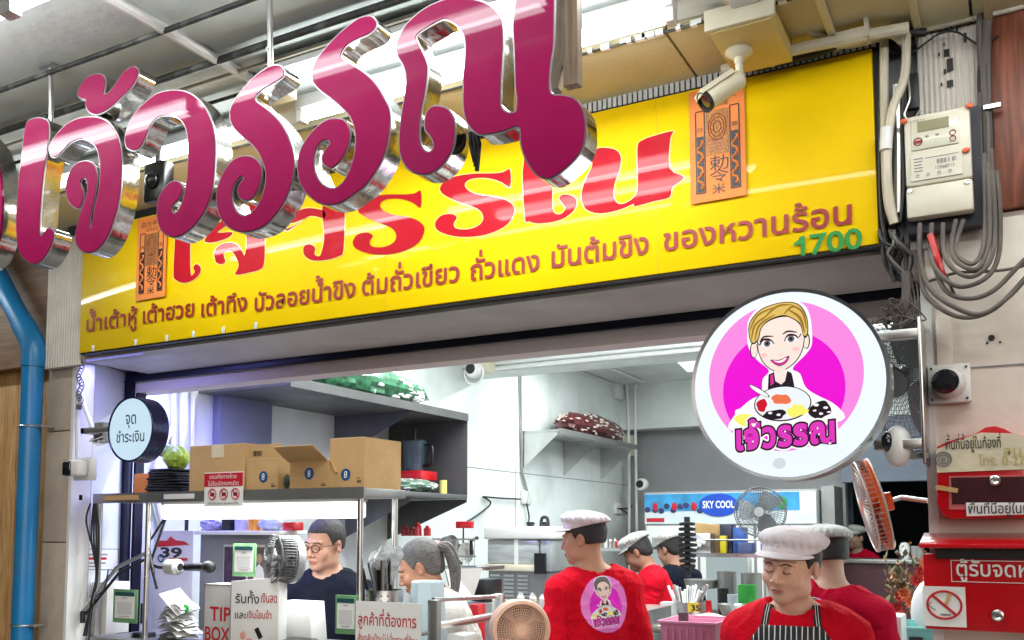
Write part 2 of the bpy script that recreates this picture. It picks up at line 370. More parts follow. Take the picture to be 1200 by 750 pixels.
# right hand pillar
rp = thing('street_pillar', 'stained white plaster pillar carrying the meter, cables and red letter box', 'pillar', (.2, WY, 0))
MB().box(FX1, 1.4, WY, 3.25, 0, 2.42).build('plaster_face', M['plaster'], rp)
MB().box(FX1-.014, FX1+.012, WY-.008, WY+.1, 1.0, 2.26).build('corner_strip', M['whitepl'], rp)
MB().box(FX1, 1.4, WY+.02, 3.25, 2.42, CZ).build('upper_core', M['plaster'], rp)
MB().box(FX1+.03, .6, WY-.003, WY, 2.008, 2.012).build('seam', M['printgrey'], rp)
for x, y in ((1162, 396), (1157, 402), (1172, 401)):
    X, Z = PZ(x, y, WY); MB().cyl((X, WY-.004, Z), (X, WY+.01, Z), .008 if x == 1162 else .003, 12).build('drill_hole', M['black'], rp)
br = thing('brown_board', 'reddish brown weathered board at the top right beside the ribbed sheet', 'board', (.3, WY, 2.5))
MB().box(-.026, .50, WY-.02, WY+.018, 2.425, CZ-.02).build('board', wood('reddish_timber', S(92, 46, 30), S(140, 78, 56)), br, bev=.002)
MB().box(.075, .085, WY-.026, WY-.02, 2.6, CZ-.05).build('groove', M['black'], br)
# soffit under the sign, blue post and beam, lintel
mb = MB(); mb.box(FX0+.02, FX1+.02, 2.79, 3.21, SZ-.02, SZ+.004); struct('soffit', mb, M['metalgrey'])
fr = thing('window_frame', 'dark navy metal frame around the shop opening', 'frame', (-2, 3.26, 0))
MB().box(-3.92, FX1+.02, 3.222, 3.249, 2.322, 2.372).build('head', M['navy'], fr, bev=.003)
MB().box(-3.92, FX1+.02, 3.212, 3.222, 2.316, 2.324).build('lip', M['navy'], fr)
MB().box(-3.93, -3.865, 3.22, 3.248, 0, 2.32).build('post', M['navy'], fr, bev=.003)
MB().box(-3.862, -3.845, 3.249, 3.30, 0, 2.266).build('inner_post', M['navy'], fr)
struct('lintel', MB().box(-4.0, .6, 3.25, 3.36, 2.268, 3.3), mat('greyed_lintel_paint', S(225, 215, 214), .6, var=.05))
# shop interior shell
IX, IY, IZ = -3.95, 10.45, 3.24
struct('shop_wall_left', MB().box(IX-.2, IX, 3.3, IY+.2, 0, IZ), M['tilewhite'])
struct('shop_ceiling', MB().box(IX-.2, 2.6, 3.3, 15, IZ, IZ+.2), M['tilewhite'])
struct('shop_wall_right', MB().box(.12, .3, 3.25, 15, 0, IZ), M['tilewhite'])
struct('shop_wall_back', MB().box(IX, -1.55, IY, IY+.15, 0, IZ), M['greywall'])
struct('shop_bulkhead', MB().box(IX, .12, IY-.28, IY-.001, 2.72, IZ), M['tilewhite'])
struct('shop_bulkhead_right', MB().box(-1.55, .12, 10.2, 10.4, 2.06, 2.72), mat('dull_blue_wall', S(110, 118, 132), .6))
struct('inner_beam', MB().box(IX, .1, 6.65, 6.95, 2.86, IZ), M['tilewhite'])
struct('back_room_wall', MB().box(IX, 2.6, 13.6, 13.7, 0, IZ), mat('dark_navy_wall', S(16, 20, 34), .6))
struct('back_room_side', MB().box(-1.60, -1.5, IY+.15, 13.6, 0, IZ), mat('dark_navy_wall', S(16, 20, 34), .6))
struct('wall_seam', MB().box(IX, IX+.003, 6.7, IY, 2.09, 2.096), M['printgrey'])
struct('wall_seam', MB().box(IX, IX+.003, 7.55, 7.556, 0, 2.8), M['printgrey'])
# ------------------------------------------------------------------ lamps and one added fill tube
def area(name, loc, sx, sy, e, col=(.92, 1, .98), rot=(0, 0, 0)):
    l = bpy.data.lights.new(name, 'AREA'); l.shape = 'RECTANGLE'; l.size = sx; l.size_y = sy; l.energy = e; l.color = col
    o = bpy.data.objects.new(name, l); C.objects.link(o); o.location = loc; o.rotation_euler = [R(q) for q in rot]; return o
TUBE = emat('fluorescent_tube', (.95, 1, 1), 20)
def tube_light(x0, x1, y, z, label, e, group=None, w=.05):
    t = thing('tube_light', label, 'lamp', ((x0+x1)/2, y, z), group)
    MB().box(x0, x1, y-w/2, y+w/2, z-.045, z-.001).build('housing', M['whitepl'], t, bev=.004)
    MB().cyl((x0+.03, y, z-.064), (x1-.03, y, z-.064), .016, 12).build('tube', TUBE, t, smooth=True)
    for a in (x0+.012, x1-.012): MB().box(a-.012, a+.012, y-.018, y+.018, z-.085, z-.045).build('end_cap', M['whitepl'], t, bev=.003)
    area('tube_glow', ((x0+x1)/2, y, z-.085), x1-x0-.08, .045, e)
    return t
for i, (a, b, lab) in enumerate([(-3.4, -2.12, 'white tube light over the gap behind the leftmost hanging letters'), (-1.98, -.72, 'white tube light behind the last hanging letter near the camera bracket'), (-.2, 1.1, 'white tube light out past the right pillar'), (-5.6, -4.2, 'white tube light beyond the left pillar')]):
    tube_light(a, b, 2.28, CZ, lab, 6, 'tube lights under the walkway ceiling')
tube_light(-1.9, -.55, 2.05, CZ, 'second white tube light parallel to the crack above the yellow sign', 5, 'tube lights under the walkway ceiling')
for a_, b_, l_ in ((-3.3, -2.2, 'left'), (-2.2, -.95, 'middle'), (-.8, .45, 'right')):
    tube_light(a_, b_, 1.42, CZ, 'white tube light in front of the hanging letters, %s one' % l_, 2.2, 'tube lights in front of the letters')
for i, (x, y) in enumerate([(-2.9, 5.2), (-1.3, 5.2), (-2.9, 7.7), (-1.5, 8.6), (-.9, 6.0), (-2.3, 4.0)]):
    tube_light(x-.6, x+.6, y, IZ, 'white tube light on the kitchen ceiling, number %s from the front' % ['one', 'two', 'three', 'four', 'five', 'six'][i], 40, 'tube lights on the kitchen ceiling')  # last tube is an unseen extra, added to brighten wall and faces

# ------------------------------------------------------------------ things on the walkway ceiling
def pxz(x, y, z=CZ): p = P(x, y, Z=z); return float(p[0]), float(p[1])
rust = mat('blackened_conduit', S(60, 60, 58), .6, .3, var=.4, scale=25, dirt=.5, dirtcol=S(180, 180, 175))
def rod(name, y, z, x0, x1, r, m, label):
    pts = []; n = 10
    for i in range(n+1): pts.append((x0+(x1-x0)*i/n, y+random.uniform(-.004, .004), z+random.uniform(-.004, .002)))
    o = MB().tube(pts, r, 8, smooth=3).build(name, m, smooth=True); return tag(o, label, 'cable')
rod('ceiling_conduit', 1.745, CZ-.02, -6, 1.5, .008, rust, 'thin blackened rod under the ceiling from which the letters hang')
rod('ceiling_conduit', 1.94, CZ-.016, -6, 1.5, .011, rust, 'thicker blackened pipe just behind the letter rod on the ceiling')
rod('ceiling_conduit', 2.02, CZ-.02, -6, 1.5, .006, M['conduit'], 'thin pale conduit running beside the blackened pipe')
rod('ceiling_conduit', 2.14, CZ-.014, -6, 1.5, .006, rust, 'thin dark cable along the ceiling in front of the tube lights')
rod('ceiling_conduit', 2.44, CZ-.012, -6, 1.5, .004, rust, 'dark cracked joint cable along the edge of the cream boards')
b = MB()
for i in range(46):
    x = -1.35+i*.02+random.uniform(-.004, .004)
    if random.random() < .6: b.box(x, x+random.uniform(.01, .03), 2.432, 2.446, CZ-.012-random.uniform(.002, .006), CZ-.002)
tag(b.build('flaking_paint', M['printwhite']), 'flakes of white paint along the crack above the yellow sign', 'paint', kind='stuff')
b = MB(); b.tube([(-2.02, 1.15, CZ-.014), (-2.0, 2.1, CZ-.014)], .016, 10); 
tag(b.build('cross_pipe', M['whitepl'], smooth=True), 'pale pipe crossing the ceiling at top left towards the junction box', 'pipe')
jb = thing('junction_box', 'square cream junction box on the ceiling above the third hanging letter', 'box', (-1.98, 2.14, CZ-.03))
MB().box(-2.04, -1.92, 2.09, 2.20, CZ-.05, CZ-.001).build('body', M['cream'], jb, bev=.004)
MB().box(-2.03, -1.93, 2.085, 2.09, CZ-.045, CZ-.008).build('cover', M['whitepl'], jb)
# ribs on the right end of the ceiling
for i, x in enumerate((-.40, -.19, -.02)):
    b = MB().box(x, x+.018, 1.6, 2.78, CZ-.035, CZ-.012)
    tag(b.build('ceiling_batten', M['soffit'], bev=.002), ['cream batten on the ceiling nearest the camera bracket', 'cream batten on the ceiling midway to the meter pillar', 'cream batten on the ceiling beside the meter pillar'][i], 'batten', 'battens on the cream ceiling')
struct('lower_ceiling', MB().box(-.62, 3, 1.15, 2.44, CZ-.011, CZ-.002), M['soffit'])
# toothed trim above the sign
tr = thing('vent_trim', 'dark toothed ventilation strip running just above the yellow sign', 'vent', (-2, 2.76, 2.94))
MB().box(FX0, FX1+.0, 2.745, 2.80, 2.925, CZ-.014).build('backing', M['black'], tr)
tooth = MB().box(-.006, .006, -.002, .002, -.016, .016).build('tooth', mat('pale_rubber', S(190, 190, 188), .6), tr)
tooth.location = (0, 0, 0); tl = Vector(tr.location)
for i in range(78):
    o = tooth if i == 0 else tooth.copy()
    if i: C.objects.link(o)
    o.location = Vector((-1.62+i*.0172, 2.741, 2.947))-tl
# fix: mesh data of the tooth is centred on its own origin
for v in tooth.data.vertices: v.co += tl
b = MB(); b.tube([(-.62, 2.73, 2.945), (-.45, 2.72, 2.94), (-.35, 2.72, 2.955), (-.25, 2.72, 2.95), (-.16, 2.73, 2.93)], .012, 8, smooth=5)
tag(b.build('sagging_cable', M['black'], smooth=True), 'black cable sagging above the top right of the yellow sign', 'cable')
b = MB(); b.tube([(-.70, 2.66, 2.925), (-.52, 2.65, 2.93), (-.36, 2.65, 2.925), (-.2, 2.68, 2.93)], .016, 10, smooth=4); b.tube([(-.38, 2.65, 2.927), (-.30, 2.65, 2.927)], .022, 10)
for x in (-.56, -.3): b.box(x-.006, x+.006, 2.63, 2.68, 2.91, CZ-.01)
tag(b.build('ceiling_pipe', M['conduit'], smooth=True), 'dusty cream pipe clipped to the ceiling over the right end of the sign', 'pipe')

# ------------------------------------------------------------------ hanging letters
def outline_curve(pts, y, half, off, n=4):
    c = bpy.data.curves.new('letter', 'CURVE'); c.dimensions = '2D'; c.fill_mode = 'BOTH' if half else 'FRONT'; c.extrude = half; c.offset = off
    q = catmull([Vector(p) for p in pts], n, True) if n > 1 else [Vector(p) for p in pts]
    s = c.splines.new('POLY'); s.points.add(len(q)-1)
    for i, p in enumerate(q): s.points[i].co = (p.x, p.y, 0, 1)
    s.use_cyclic_u = True
    o = bpy.data.objects.new('letter', c); me = bpy.data.meshes.new_from_object(o)
    vs = [(v.co.x, y-v.co.z, v.co.y) for v in me.vertices]; fs = [tuple(p.vertices) for p in me.polygons]
    bpy.data.objects.remove(o); bpy.data.meshes.remove(me); bpy.data.curves.remove(c)
    return vs, fs
def zp(seq):                                    # traced outline -> pixels of the photograph
    out = []
    for (x0, y0, s), pts in seq: out += [(x0+x/s, y0+y/s) for x, y in pts]
    return out
A1, A2, A3, A4, A5, A6, A7, A8 = (0, 70, 6), (0, 195, 6), (140, 70, 6), (160, 170, 6), (300, 0, 6), (320, 125, 6), (450, 0, 6), (450, 110, 4.444)
LET = [
 ('magenta letter shaped like a hooked stem, second piece from the left edge', [(A1, [(270,405),(200,430),(178,480),(162,600),(145,750)]), (A2, [(130,100),(122,250),(115,400),(125,550),(160,640),(230,690),(290,672),(340,610),(375,530),(385,460),(355,430),(325,445),(300,485),(285,455),(288,340),(302,150),(320,0)]), (A1, [(340,640),(350,520),(340,430)])]),
 ('magenta letter with an arched top and a curl inside, under the raised tone mark', [(A1, [(345,640),(370,690),(412,680),(450,640),(500,590),(570,562),(632,580),(675,620),(698,690)]), (A2, [(706,20),(700,130),(685,220),(665,300),(655,370),(642,430),(640,360),(662,270),(680,170),(690,80),(680,15)]), (A1, [(655,722),(600,708),(540,730)]), (A2, [(500,25),(467,110),(465,180),(480,245),(520,290),(552,300),(578,270),(590,220),(590,170),(572,115),(595,88),(612,110),(615,170),(595,250),(570,320),(548,400),(532,480),(540,550),(580,600),(640,610),(700,580),(760,500),(800,400),(835,280),(855,150),(862,20)]), (A1, [(862,680),(850,590),(820,510),(770,440),(700,405),(620,400),(540,415),(460,460),(395,530),(355,590)])]),
 ('small magenta hooked tone mark hanging above the second letter', [(A1, [(550,225),(575,170),(620,120),(680,97),(725,105),(745,140),(742,200),(738,240),(780,215),(820,160),(870,90),(930,48),(965,55),(978,95),(960,150),(920,210),(860,270),(800,325),(740,370),(680,390),(630,375),(605,330),(605,285),(575,280),(552,260)])]),
 ('magenta letter with a wide arch ending in a curl at lower left', [(A3, [(40,560),(50,620),(95,645),(140,630),(175,580),(205,510),(240,440),(290,405),(360,400),(420,420),(460,470),(480,550),(485,650)]), (A4, [(360,160),(355,250),(340,330),(322,400),(295,455),(270,478),(255,455),(262,425),(292,395),(320,350),(333,305),(318,270),(285,250),(240,260),(190,310),(155,380),(145,460),(150,540),(180,610),(230,645),(290,650),(350,620),(410,570),(470,490),(520,390),(545,270),(555,150),(560,20)]), (A3, [(672,510),(640,400),(590,310),(520,245),(440,215),(350,215),(260,240),(170,310),(100,390),(55,480)])]),
 ('magenta S shaped letter with a spiral foot, left one of the two alike', [(A3, [(1150,50),(1110,35),(1050,50),(960,110),(880,190),(820,270),(780,350),(780,430),(810,490),(870,550),(930,600),(980,660),(1010,730)]), (A4, [(908,200),(905,280),(880,370),(840,440),(790,485),(740,490),(700,450),(680,390),(680,330),(700,270),(742,226),(752,240),(722,280),(712,330),(730,380),(770,395),(820,380),(860,310),(885,230),(885,160),(860,110),(810,78),(750,75),(680,105),(620,180),(580,270),(562,360),(570,450),(600,530),(660,590),(740,615),(830,605),(920,560),(1000,470),(1060,370),(1100,250),(1115,130),(1100,20)]), (A3, [(1185,520),(1130,430),(1050,350),(965,285),(975,250),(1020,210),(1090,170),(1150,130),(1165,90)])]),
 ('magenta S shaped letter with a spiral foot, right one of the two alike', [(A5, [(855,160),(830,120),(790,110),(720,130),(640,190),(560,260),(480,350),(420,430),(395,510),(400,580),(450,640),(530,700)]), (A6, [(480,10),(540,75),(570,150),(580,230),(570,340),(540,440),(500,520),(450,565),(400,570),(340,530),(300,450),(295,370),(310,300),(345,250),(385,242),(398,260),(370,300),(345,350),(350,400),(390,435),(430,430),(490,370),(530,290),(550,200),(535,130),(500,90),(440,80),(370,95),(300,150),(240,220),(195,300),(172,400),(180,500),(210,580),(260,640),(320,680),(400,695),(480,680),(560,630),(650,560),(720,470),(780,360),(815,240),(830,120),(825,20)]), (A5, [(910,690),(850,590),(770,510),(680,450),(610,405),(610,370),(650,320),(720,280),(790,250),(840,210)])]),
 ('largest magenta letter at the right end, with a curl at left and a tall stem', [(A7, [(90,310),(110,250),(150,180),(220,110),(300,50),(400,5),(480,-15),(600,-10),(700,10),(770,50),(820,110),(840,180),(845,300),(840,400),(828,600),(828,700)]), (A8, [(614,60),(628,82),(650,95),(680,93),(688,80),(690,20)]), (A7, [(922,620),(915,400),(905,200),(915,100),(925,0),(935,-180),(1000,-330),(1100,-360),(1190,-310),(1208,-200),(1205,0),(1200,300),(1182,420),(1170,550),(1175,640)]), (A8, [(890,2),(940,5),(1000,25),(1040,80),(1055,170),(1045,260),(1010,330),(950,390),(880,440),(820,440),(770,400),(730,330),(710,260),(700,178),(620,200),(540,215),(480,210),(430,150),(412,70)]), (A7, [(556,620),(555,550),(570,400),(565,280),(540,220),(490,170),(430,145),(380,160),(300,205),(238,250),(242,290),(280,370),(310,450),(310,540),(292,670)]), (A8, [(202,70),(193,150),(190,220),(200,270),(220,296),(245,298),(258,270),(240,225),(215,195),(210,150),(220,100),(250,65),(290,60),(340,80),(370,130),(375,210),(360,290),(320,360),(260,410),(200,425),(130,400),(90,340),(78,260),(85,150),(100,50)]), (A7, [(150,640),(155,560),(140,480),(100,410),(86,350)])]),
]
LY = 1.735
letters = []
for i, (lab, seq) in enumerate(LET):
    pts = [PZ(x, y, LY) for x, y in zp(seq)]
    cx = sum(p[0] for p in pts)/len(pts); zt = max(p[1] for p in pts)
    t = thing('hanging_letter', lab, 'sign letter', (cx, LY, zt), 'mirror edged magenta letters hanging from the ceiling'); letters.append(t)
    for nm, y, half, off, m in (('metal_side', LY+.030, .0275, 0, M['chrome']), ('metal_rim', LY+.001, .002, .0005, M['rim']), ('acrylic_face', LY-.0015, .0015, -.0032, M['magenta'])):
        vs, fs = outline_curve(pts, y, half, off); b = MB(); b.add(vs, fs); b.build(nm, m, t, smooth=True, ang=35)
# the edge of one more letter at the left border
t = thing('hanging_letter', 'mirror steel edge of a rounded sign piece cut off by the left border', 'sign letter', (-2.9, LY, 2.9), 'mirror edged magenta letters hanging from the ceiling')
pts = [PZ(x, y, LY) for x, y in [(-60,170),(-30,152),(-8,170),(2,205),(4,245),(-1,285),(-14,308),(-40,318),(-80,300),(-92,240),(-80,190)]]
for nm, y, half, off, m in (('metal_side', LY+.030, .0275, 0, M['chrome']), ('acrylic_face', LY-.0005, .002, -.0055, M['magenta'])):
    vs, fs = outline_curve(pts, y, half, off); b = MB(); b.add(vs, fs); b.build(nm, m, t, smooth=True, ang=35)
for i, (x, y0, y1, lab) in enumerate([(60, 88, 150, 'steel hanger rod above the first hooked letter'), (317, 0, 82, 'steel hanger rod above the left S shaped letter')]):
    p = P(x, y1, Y=LY+.02); b = MB().cyl((p[0], LY+.02, p[2]), (p[0], LY+.01, CZ), .0075, 10)
    for q in (.06, .17, .3): b.cyl((p[0], LY+.006, CZ-q), (p[0], LY+.012, CZ-q), .005, 8)
    b.box(p[0]-.03, p[0]+.03, LY-.01, LY+.04, CZ-.008, CZ-.001)
    tag(b.build('hanger_rod', M['steel'], smooth=True), lab, 'rod', 'rods holding the hanging letters')
X, Z = PZ(668, 60, LY+.06); b = MB().box(X-.012, X+.022, LY+.05, LY+.075, PZ(655, 105, LY+.06)[1], CZ-.01)
tag(b.build('timber_batten', wood('raw_batten', S(120, 100, 84), S(165, 145, 125))), 'raw timber batten behind the tall stem of the largest letter', 'batten')
b = MB(); 
for q in range(3): p = P(552+q*3, 155, Y=LY+.05); b.tube([p, p+np.array([.004*q, 0, -.03]), p+np.array([.01-.004*q, 0, -.07-.01*q])], .006, 6)
p = P(565, 158, Y=LY+.05); b.tube([p, p+np.array([.04, 0, .005]), p+np.array([.05, 0, -.02]), p+np.array([.08, 0, .0])], .0015, 5, smooth=5)
tag(b.build('loose_wire', M['black'], smooth=True), 'black taped wire ends dangling under the largest magenta letter', 'wire')
b = MB()
p = P(182, 213, Y=2.2); b.box(p[0]-.05, p[0]+.05, 2.19, 2.24, p[2]-.07, p[2]+.07); b.box(p[0]-.01, p[0]+.01, 2.2, 2.22, p[2]+.06, CZ)
b.ell((p[0], 2.185, p[2]), (.03, .02, .03), 14)
tag(b.build('walkway_speaker', M['blackpl'], bev=.02), 'small dark round edged speaker hanging behind the arched letter', 'speaker')

# ------------------------------------------------------------------ yellow sign
SX0, SX1, SB, ST, SY = -3.635, -.300, 2.366, 2.926, 2.74
sg = thing('yellow_sign', 'long glossy yellow shop sign with red Thai lettering above the opening', 'sign', ((SX0+SX1)/2, SY, SB))
MB().box(SX0, SX1, SY, SY+.05, SB, ST).build('board', M['yellow'], sg, bev=.002)
MB().box(SX0-.004, SX1+.006, SY+.006, SY+.055, SB-.006, SB-.0005).build('bottom_edge', M['black'], sg)
MB().box(SX1+.001, SX1+.02, SY+.01, SY+.055, SB, ST+.02).build('end_edge', M['black'], sg)
def decal(polys, name, m, parent, y, n=4, label=None):
    b = MB()
    for pts in polys:
        vs, fs = outline_curve([PZ(px, py, SY) for px, py in pts], y, 0, 0, n); b.add(vs, fs)
    return b.build(name, m, parent, label=label)
Z1, Z2, Z3 = (190, 200, 3.99), (470, 130, 3.409), (700, 130, 3.409)
ro = [(437,235),(437,305),(405,287),(365,273),(320,268),(275,275),(256,295),(270,318),(310,335),(380,345),(430,362),(455,395),(430,450),(370,485),(290,503),(210,500),(150,480),(137,450),(160,420),(200,412),(225,425),(212,450),(222,470),(270,473),(315,455),(330,425),(305,390),(220,360),(165,330),(160,300),(200,268),(280,252),(370,250),(410,245)]
th = .0012
R_PARTS = [
 [(Z1, [(65,200),(62,330),(55,480),(65,510),(100,525),(135,518),(165,498),(183,470),(178,446),(160,438),(148,455),(155,472),(145,488),(135,475),(133,330),(133,200)])],
 [(Z1, [(250,415),(245,385),(265,352),(310,337),(350,345),(378,380),(388,395),(397,330),(397,150),(480,150),(482,320),(480,420),(465,460),(410,477),(345,487),(358,455),(358,430),(345,400),(325,377),(300,378),(290,395),(298,425),(282,438),(258,432)])],
 [(Z1, [(200,330),(225,290),(255,255),(300,225),(350,215),(300,260),(262,290),(330,288),(310,315),(240,336)])],
 [(Z1, [(755,120),(755,250),(760,320),(750,370),(738,400),(715,392),(718,362),(695,345),(668,352),(662,378),(672,402),(705,420),(770,418),(830,400),(850,370),(856,200),(856,120),(800,100)])],
 [(Z1, [(760,190),(700,176),(655,182),(620,205),(560,245),(610,245),(650,232),(700,212),(760,222)])],
 [(Z1, [(575,275),(610,262),(655,236),(620,262),(590,282)])],
 [(Z2, [(495,180),(495,420),(512,442),(560,450),(640,435),(690,400),(703,362),(685,340),(650,334),(632,350),(648,372),(658,392),(640,412),(616,410),(606,385),(605,330),(602,180)])],
 [(Z2, [(790,150),(850,153),(878,180),(875,230),(855,290),(850,340),(870,372),(905,365),(935,340),(947,300),(945,150),(965,118),(1020,98),(1088,82),(1077,110),(1074,230),(1132,265),(1085,305),(1074,345),(1010,362),(935,382),(930,372),(880,393),(800,410),(742,395),(722,350),(732,290),(765,220),(762,180)])],
 [(Z2, ro)],
]
big = thing; red = MB(); halo = MB()
for pr in R_PARTS:
    pts = [PZ(x, y, SY) for x, y in zp(pr)]
    vs, fs = outline_curve(pts, SY-.0030, 0, 0, 3); MB().add(vs, fs).build('red_letter', M['signred'], sg)
    vs, fs = outline_curve(pts, SY-.0018, 0, .0035, 3); MB().add(vs, fs).build('letter_outline', mat('pale_yellow_film', S(250, 238, 140), .2, bump=0, coat=.5), sg)
p2 = [PZ(x, y, SY) for x, y in zp([(Z2, ro)])]
a1, a2 = PZ(510.2, 262, SY), PZ(414, 283, SY); dx, dz = a2[0]-a1[0], a2[1]-a1[1]
vs, fs = outline_curve([(x+dx, z+dz) for x, z in p2], SY-.0030, 0, 0, 3); MB().add(vs, fs).build('red_letter', M['signred'], sg)
words = [("น้ำเต้าหู้", 102, 161, 389), ("เต้าฮวย", 168, 228, 379.5), ("เต้าทึง", 236.5, 290, 371.5), ("บัวลอยน้ำขิง", 299, 417, 365), ("ต้มถั่วเขียว", 425, 539, 346.5),
         ("ถั่วแดง", 552, 633, 328.8), ("มันต้มขิง", 647, 761, 314), ("ของหวานร้อน", 778, 1000, 294.5)]
ztxt = np.mean([PZ(a, y, SY)[1] for _, a, _, y in words])
for s, a, b_, y in words:
    X0 = PZ(a, y, SY)[0]; X1 = PZ(b_, y, SY)[0]
    MB().text(s, (X0, SY-.0045, PZ(a, y, SY)[1]), .096, X1-X0, bold=.018).build('menu_word', M['signtext'], sg)
X0, z0 = PZ(931, 300, SY); X1 = PZ(1011, 289, SY)[0]
MB().text('700', (X0+(X1-X0)*.24, SY-.006, z0-.004), .083, (X1-X0)*.76, bold=.02).build('number', M['green'], sg)
MB().poly([(0, .040), (.012, .046), (.018, .057), (.031, .057), (.031, 0), (.019, 0), (.019, .036), (0, .032)], (X0, SY-.006, z0-.004)).build('number', M['green'], sg)
for x in (110, 160, 196, 227, 262, 300): # small white clips on the bottom edge
    X, z = PZ(x, 400, SY); MB().box(X-.008, X+.008, SY-.006, SY-.001, SB-.002, SB+.026).build('clip', M['whitepl'], sg, bev=.003)
for px_ in (452, 771): # joints of the printed sheet and grime streaks
    X, z = PZ(px_, 300, SY); MB().box(X-.0008, X+.0008, SY-.0012, SY-.0004, SB, ST).build('sheet_joint', mat('sheet_joint', S(205, 180, 30), .5, bump=0), sg)
for i in range(9):
    X = random.uniform(SX0+.1, SX1-.1); z = random.uniform(SB+.01, ST-.05); MB().box(X, X+random.uniform(.01, .04), SY-.0012, SY-.0004, z, z+.0012).build('scratch', mat('pale_scratch', S(236, 226, 140), .5, bump=0), sg)
# orange paper charms
def charm(x0, x1, yt, yb, label):
    X0, Zt = PZ(x0, yt, SY); X1, Zb = PZ(x1, yb, SY); W, H = X1-X0, .0
    Zb = PZ(x0, yb, SY)[1]; H = Zt-Zb; y = SY-.009
    t = thing('paper_charm', label, 'paper charm', (X0, y, Zb), 'orange paper charms stuck on the yellow sign')
    MB().box(X0, X0+W, y, y+.001, Zb, Zt).build('paper', mat('orange_paper', S(240, 138, 66), .7, var=.08), t)
    b = MB(); q = y-.0012
    def rr(u0, u1, v0, v1): b.add([(X0+W*u0, q, Zb+H*v0), (X0+W*u1, q, Zb+H*v0), (X0+W*u1, q, Zb+H*v1), (X0+W*u0, q, Zb+H*v1)], [(0, 1, 2, 3)])
    for u in (.12, .28, .74, .90): rr(u-.012, u+.012, .08, .80)
    rr(.14, .26, .09, .58); rr(.76, .88, .09, .58)
    o_ = MB()
    for u0, u1 in ((.12, .28), (.74, .90)): rr(u0, u1, .075, .085); rr(u0, u1, .80, .81)
    for u0 in (.2, .82):
        for j in range(10):
            v = .12+j*.043; pts = [(X0+W*(u0+.05*math.sin(j*2.1+k*.9)), q, Zb+H*(v+.012*k)) for k in range(4)]
            o_.tube([(p_[0], q-.001, p_[2]) for p_ in pts], W*.02, 4, smooth=3)
    b.text('平安', (X0+W*.15, q, Zb+H*.62), W*.10, W*.10, V=(0, 0, 1)); b.text('保命', (X0+W*.77, q, Zb+H*.62), W*.10, W*.10)
    b.text('勅', (X0+W*.36, q, Zb+H*.27), W*.30, W*.34); b.text('令', (X0+W*.36, q, Zb+H*.165), W*.26, W*.34)
    b.text('米', (X0+W*.40, q, Zb+H*.06), W*.2, W*.24); b.text('四方平安', (X0+W*.16, q, Zb+H*.88), W*.15, W*.7)
    b.text('天太公在', (X0+W*.32, q, Zb+H*.825), W*.09, W*.4)
    b.build('black_print', M['printblack'], t); oo = o_.build('orange_swirls', mat('orange_paper', S(240, 140, 82)), t); oo['kind'] = 'stuff'
    g = MB(); q = y-.0016
    rr2 = lambda u0, u1, v0, v1: g.add([(X0+W*u0, q, Zb+H*v0), (X0+W*u1, q, Zb+H*v0), (X0+W*u1, q, Zb+H*v1), (X0+W*u0, q, Zb+H*v1)], [(0, 1, 2, 3)])
    rr2(.31, .71, .40, .79)
    g.build('gold_print', mat('gold_woodcut_print', S(170, 115, 60), .4, .3, var=.5, scale=160, bump=.3, bscale=300), t)
    h = MB(); q = y-.002
    for r_ in (.16, .12, .07): h.ring((X0+W*.51, q, Zb+H*.64), W*r_, W*.008, n=20, m=4, sy=1.5)
    for v in (.43, .46, .49): h.box(X0+W*.36, X0+W*.66, q, q+.0005, Zb+H*v, Zb+H*(v+.008))
    h.box(X0+W*.40, X0+W*.62, q, q+.0005, Zb+H*.52, Zb+H*.535)
    h.build('woodcut_lines', M['signtext'], t)
charm(163.5, 195, 258, 353, 'orange paper charm near the left end of the yellow sign')
charm(808, 876, 110, 241, 'orange paper charm behind the bullet camera on the yellow sign')

# ------------------------------------------------------------------ round light box signs
def lg(X, Y): return ((X-425)/338, (396-Y)/338)
def LP(*p): return [lg(x, y) for x, y in p]
def LE(x, y, rx, ry, n=28): return circ(rx/338, n, lg(x, y), ry/338)
def LS(pts, w):                                    # brush stroke as a closed outline
    q = catmull([Vector((*lg(x, y), 0)) for x, y in pts], 5); w = w/338; a, b = [], []
    for i, p in enumerate(q):
        t = (q[min(i+1, len(q)-1)]-q[max(i-1, 0)]).normalized(); nrm = Vector((-t.y, t.x, 0))*w*(.35+.65*math.sin(math.pi*min(1, max(0, i/(len(q)-1)))))
        a.append((p+nrm)[:2]); b.append((p-nrm)[:2])
    return a+b[::-1]
def SM(pts, n=4): return [v[:2] for v in catmull([Vector((*p, 0)) for p in pts], n, True)]
def blob(x, y, rx, ry, n, seed):
    rs = random.Random(seed); return SM([(lg(x, y)[0]+rx/338*math.cos(a)*f, lg(x, y)[1]+ry/338*math.sin(a)*f) for a, f in [(2*math.pi*i/n, rs.uniform(.7, 1.12)) for i in range(n)]], 3)
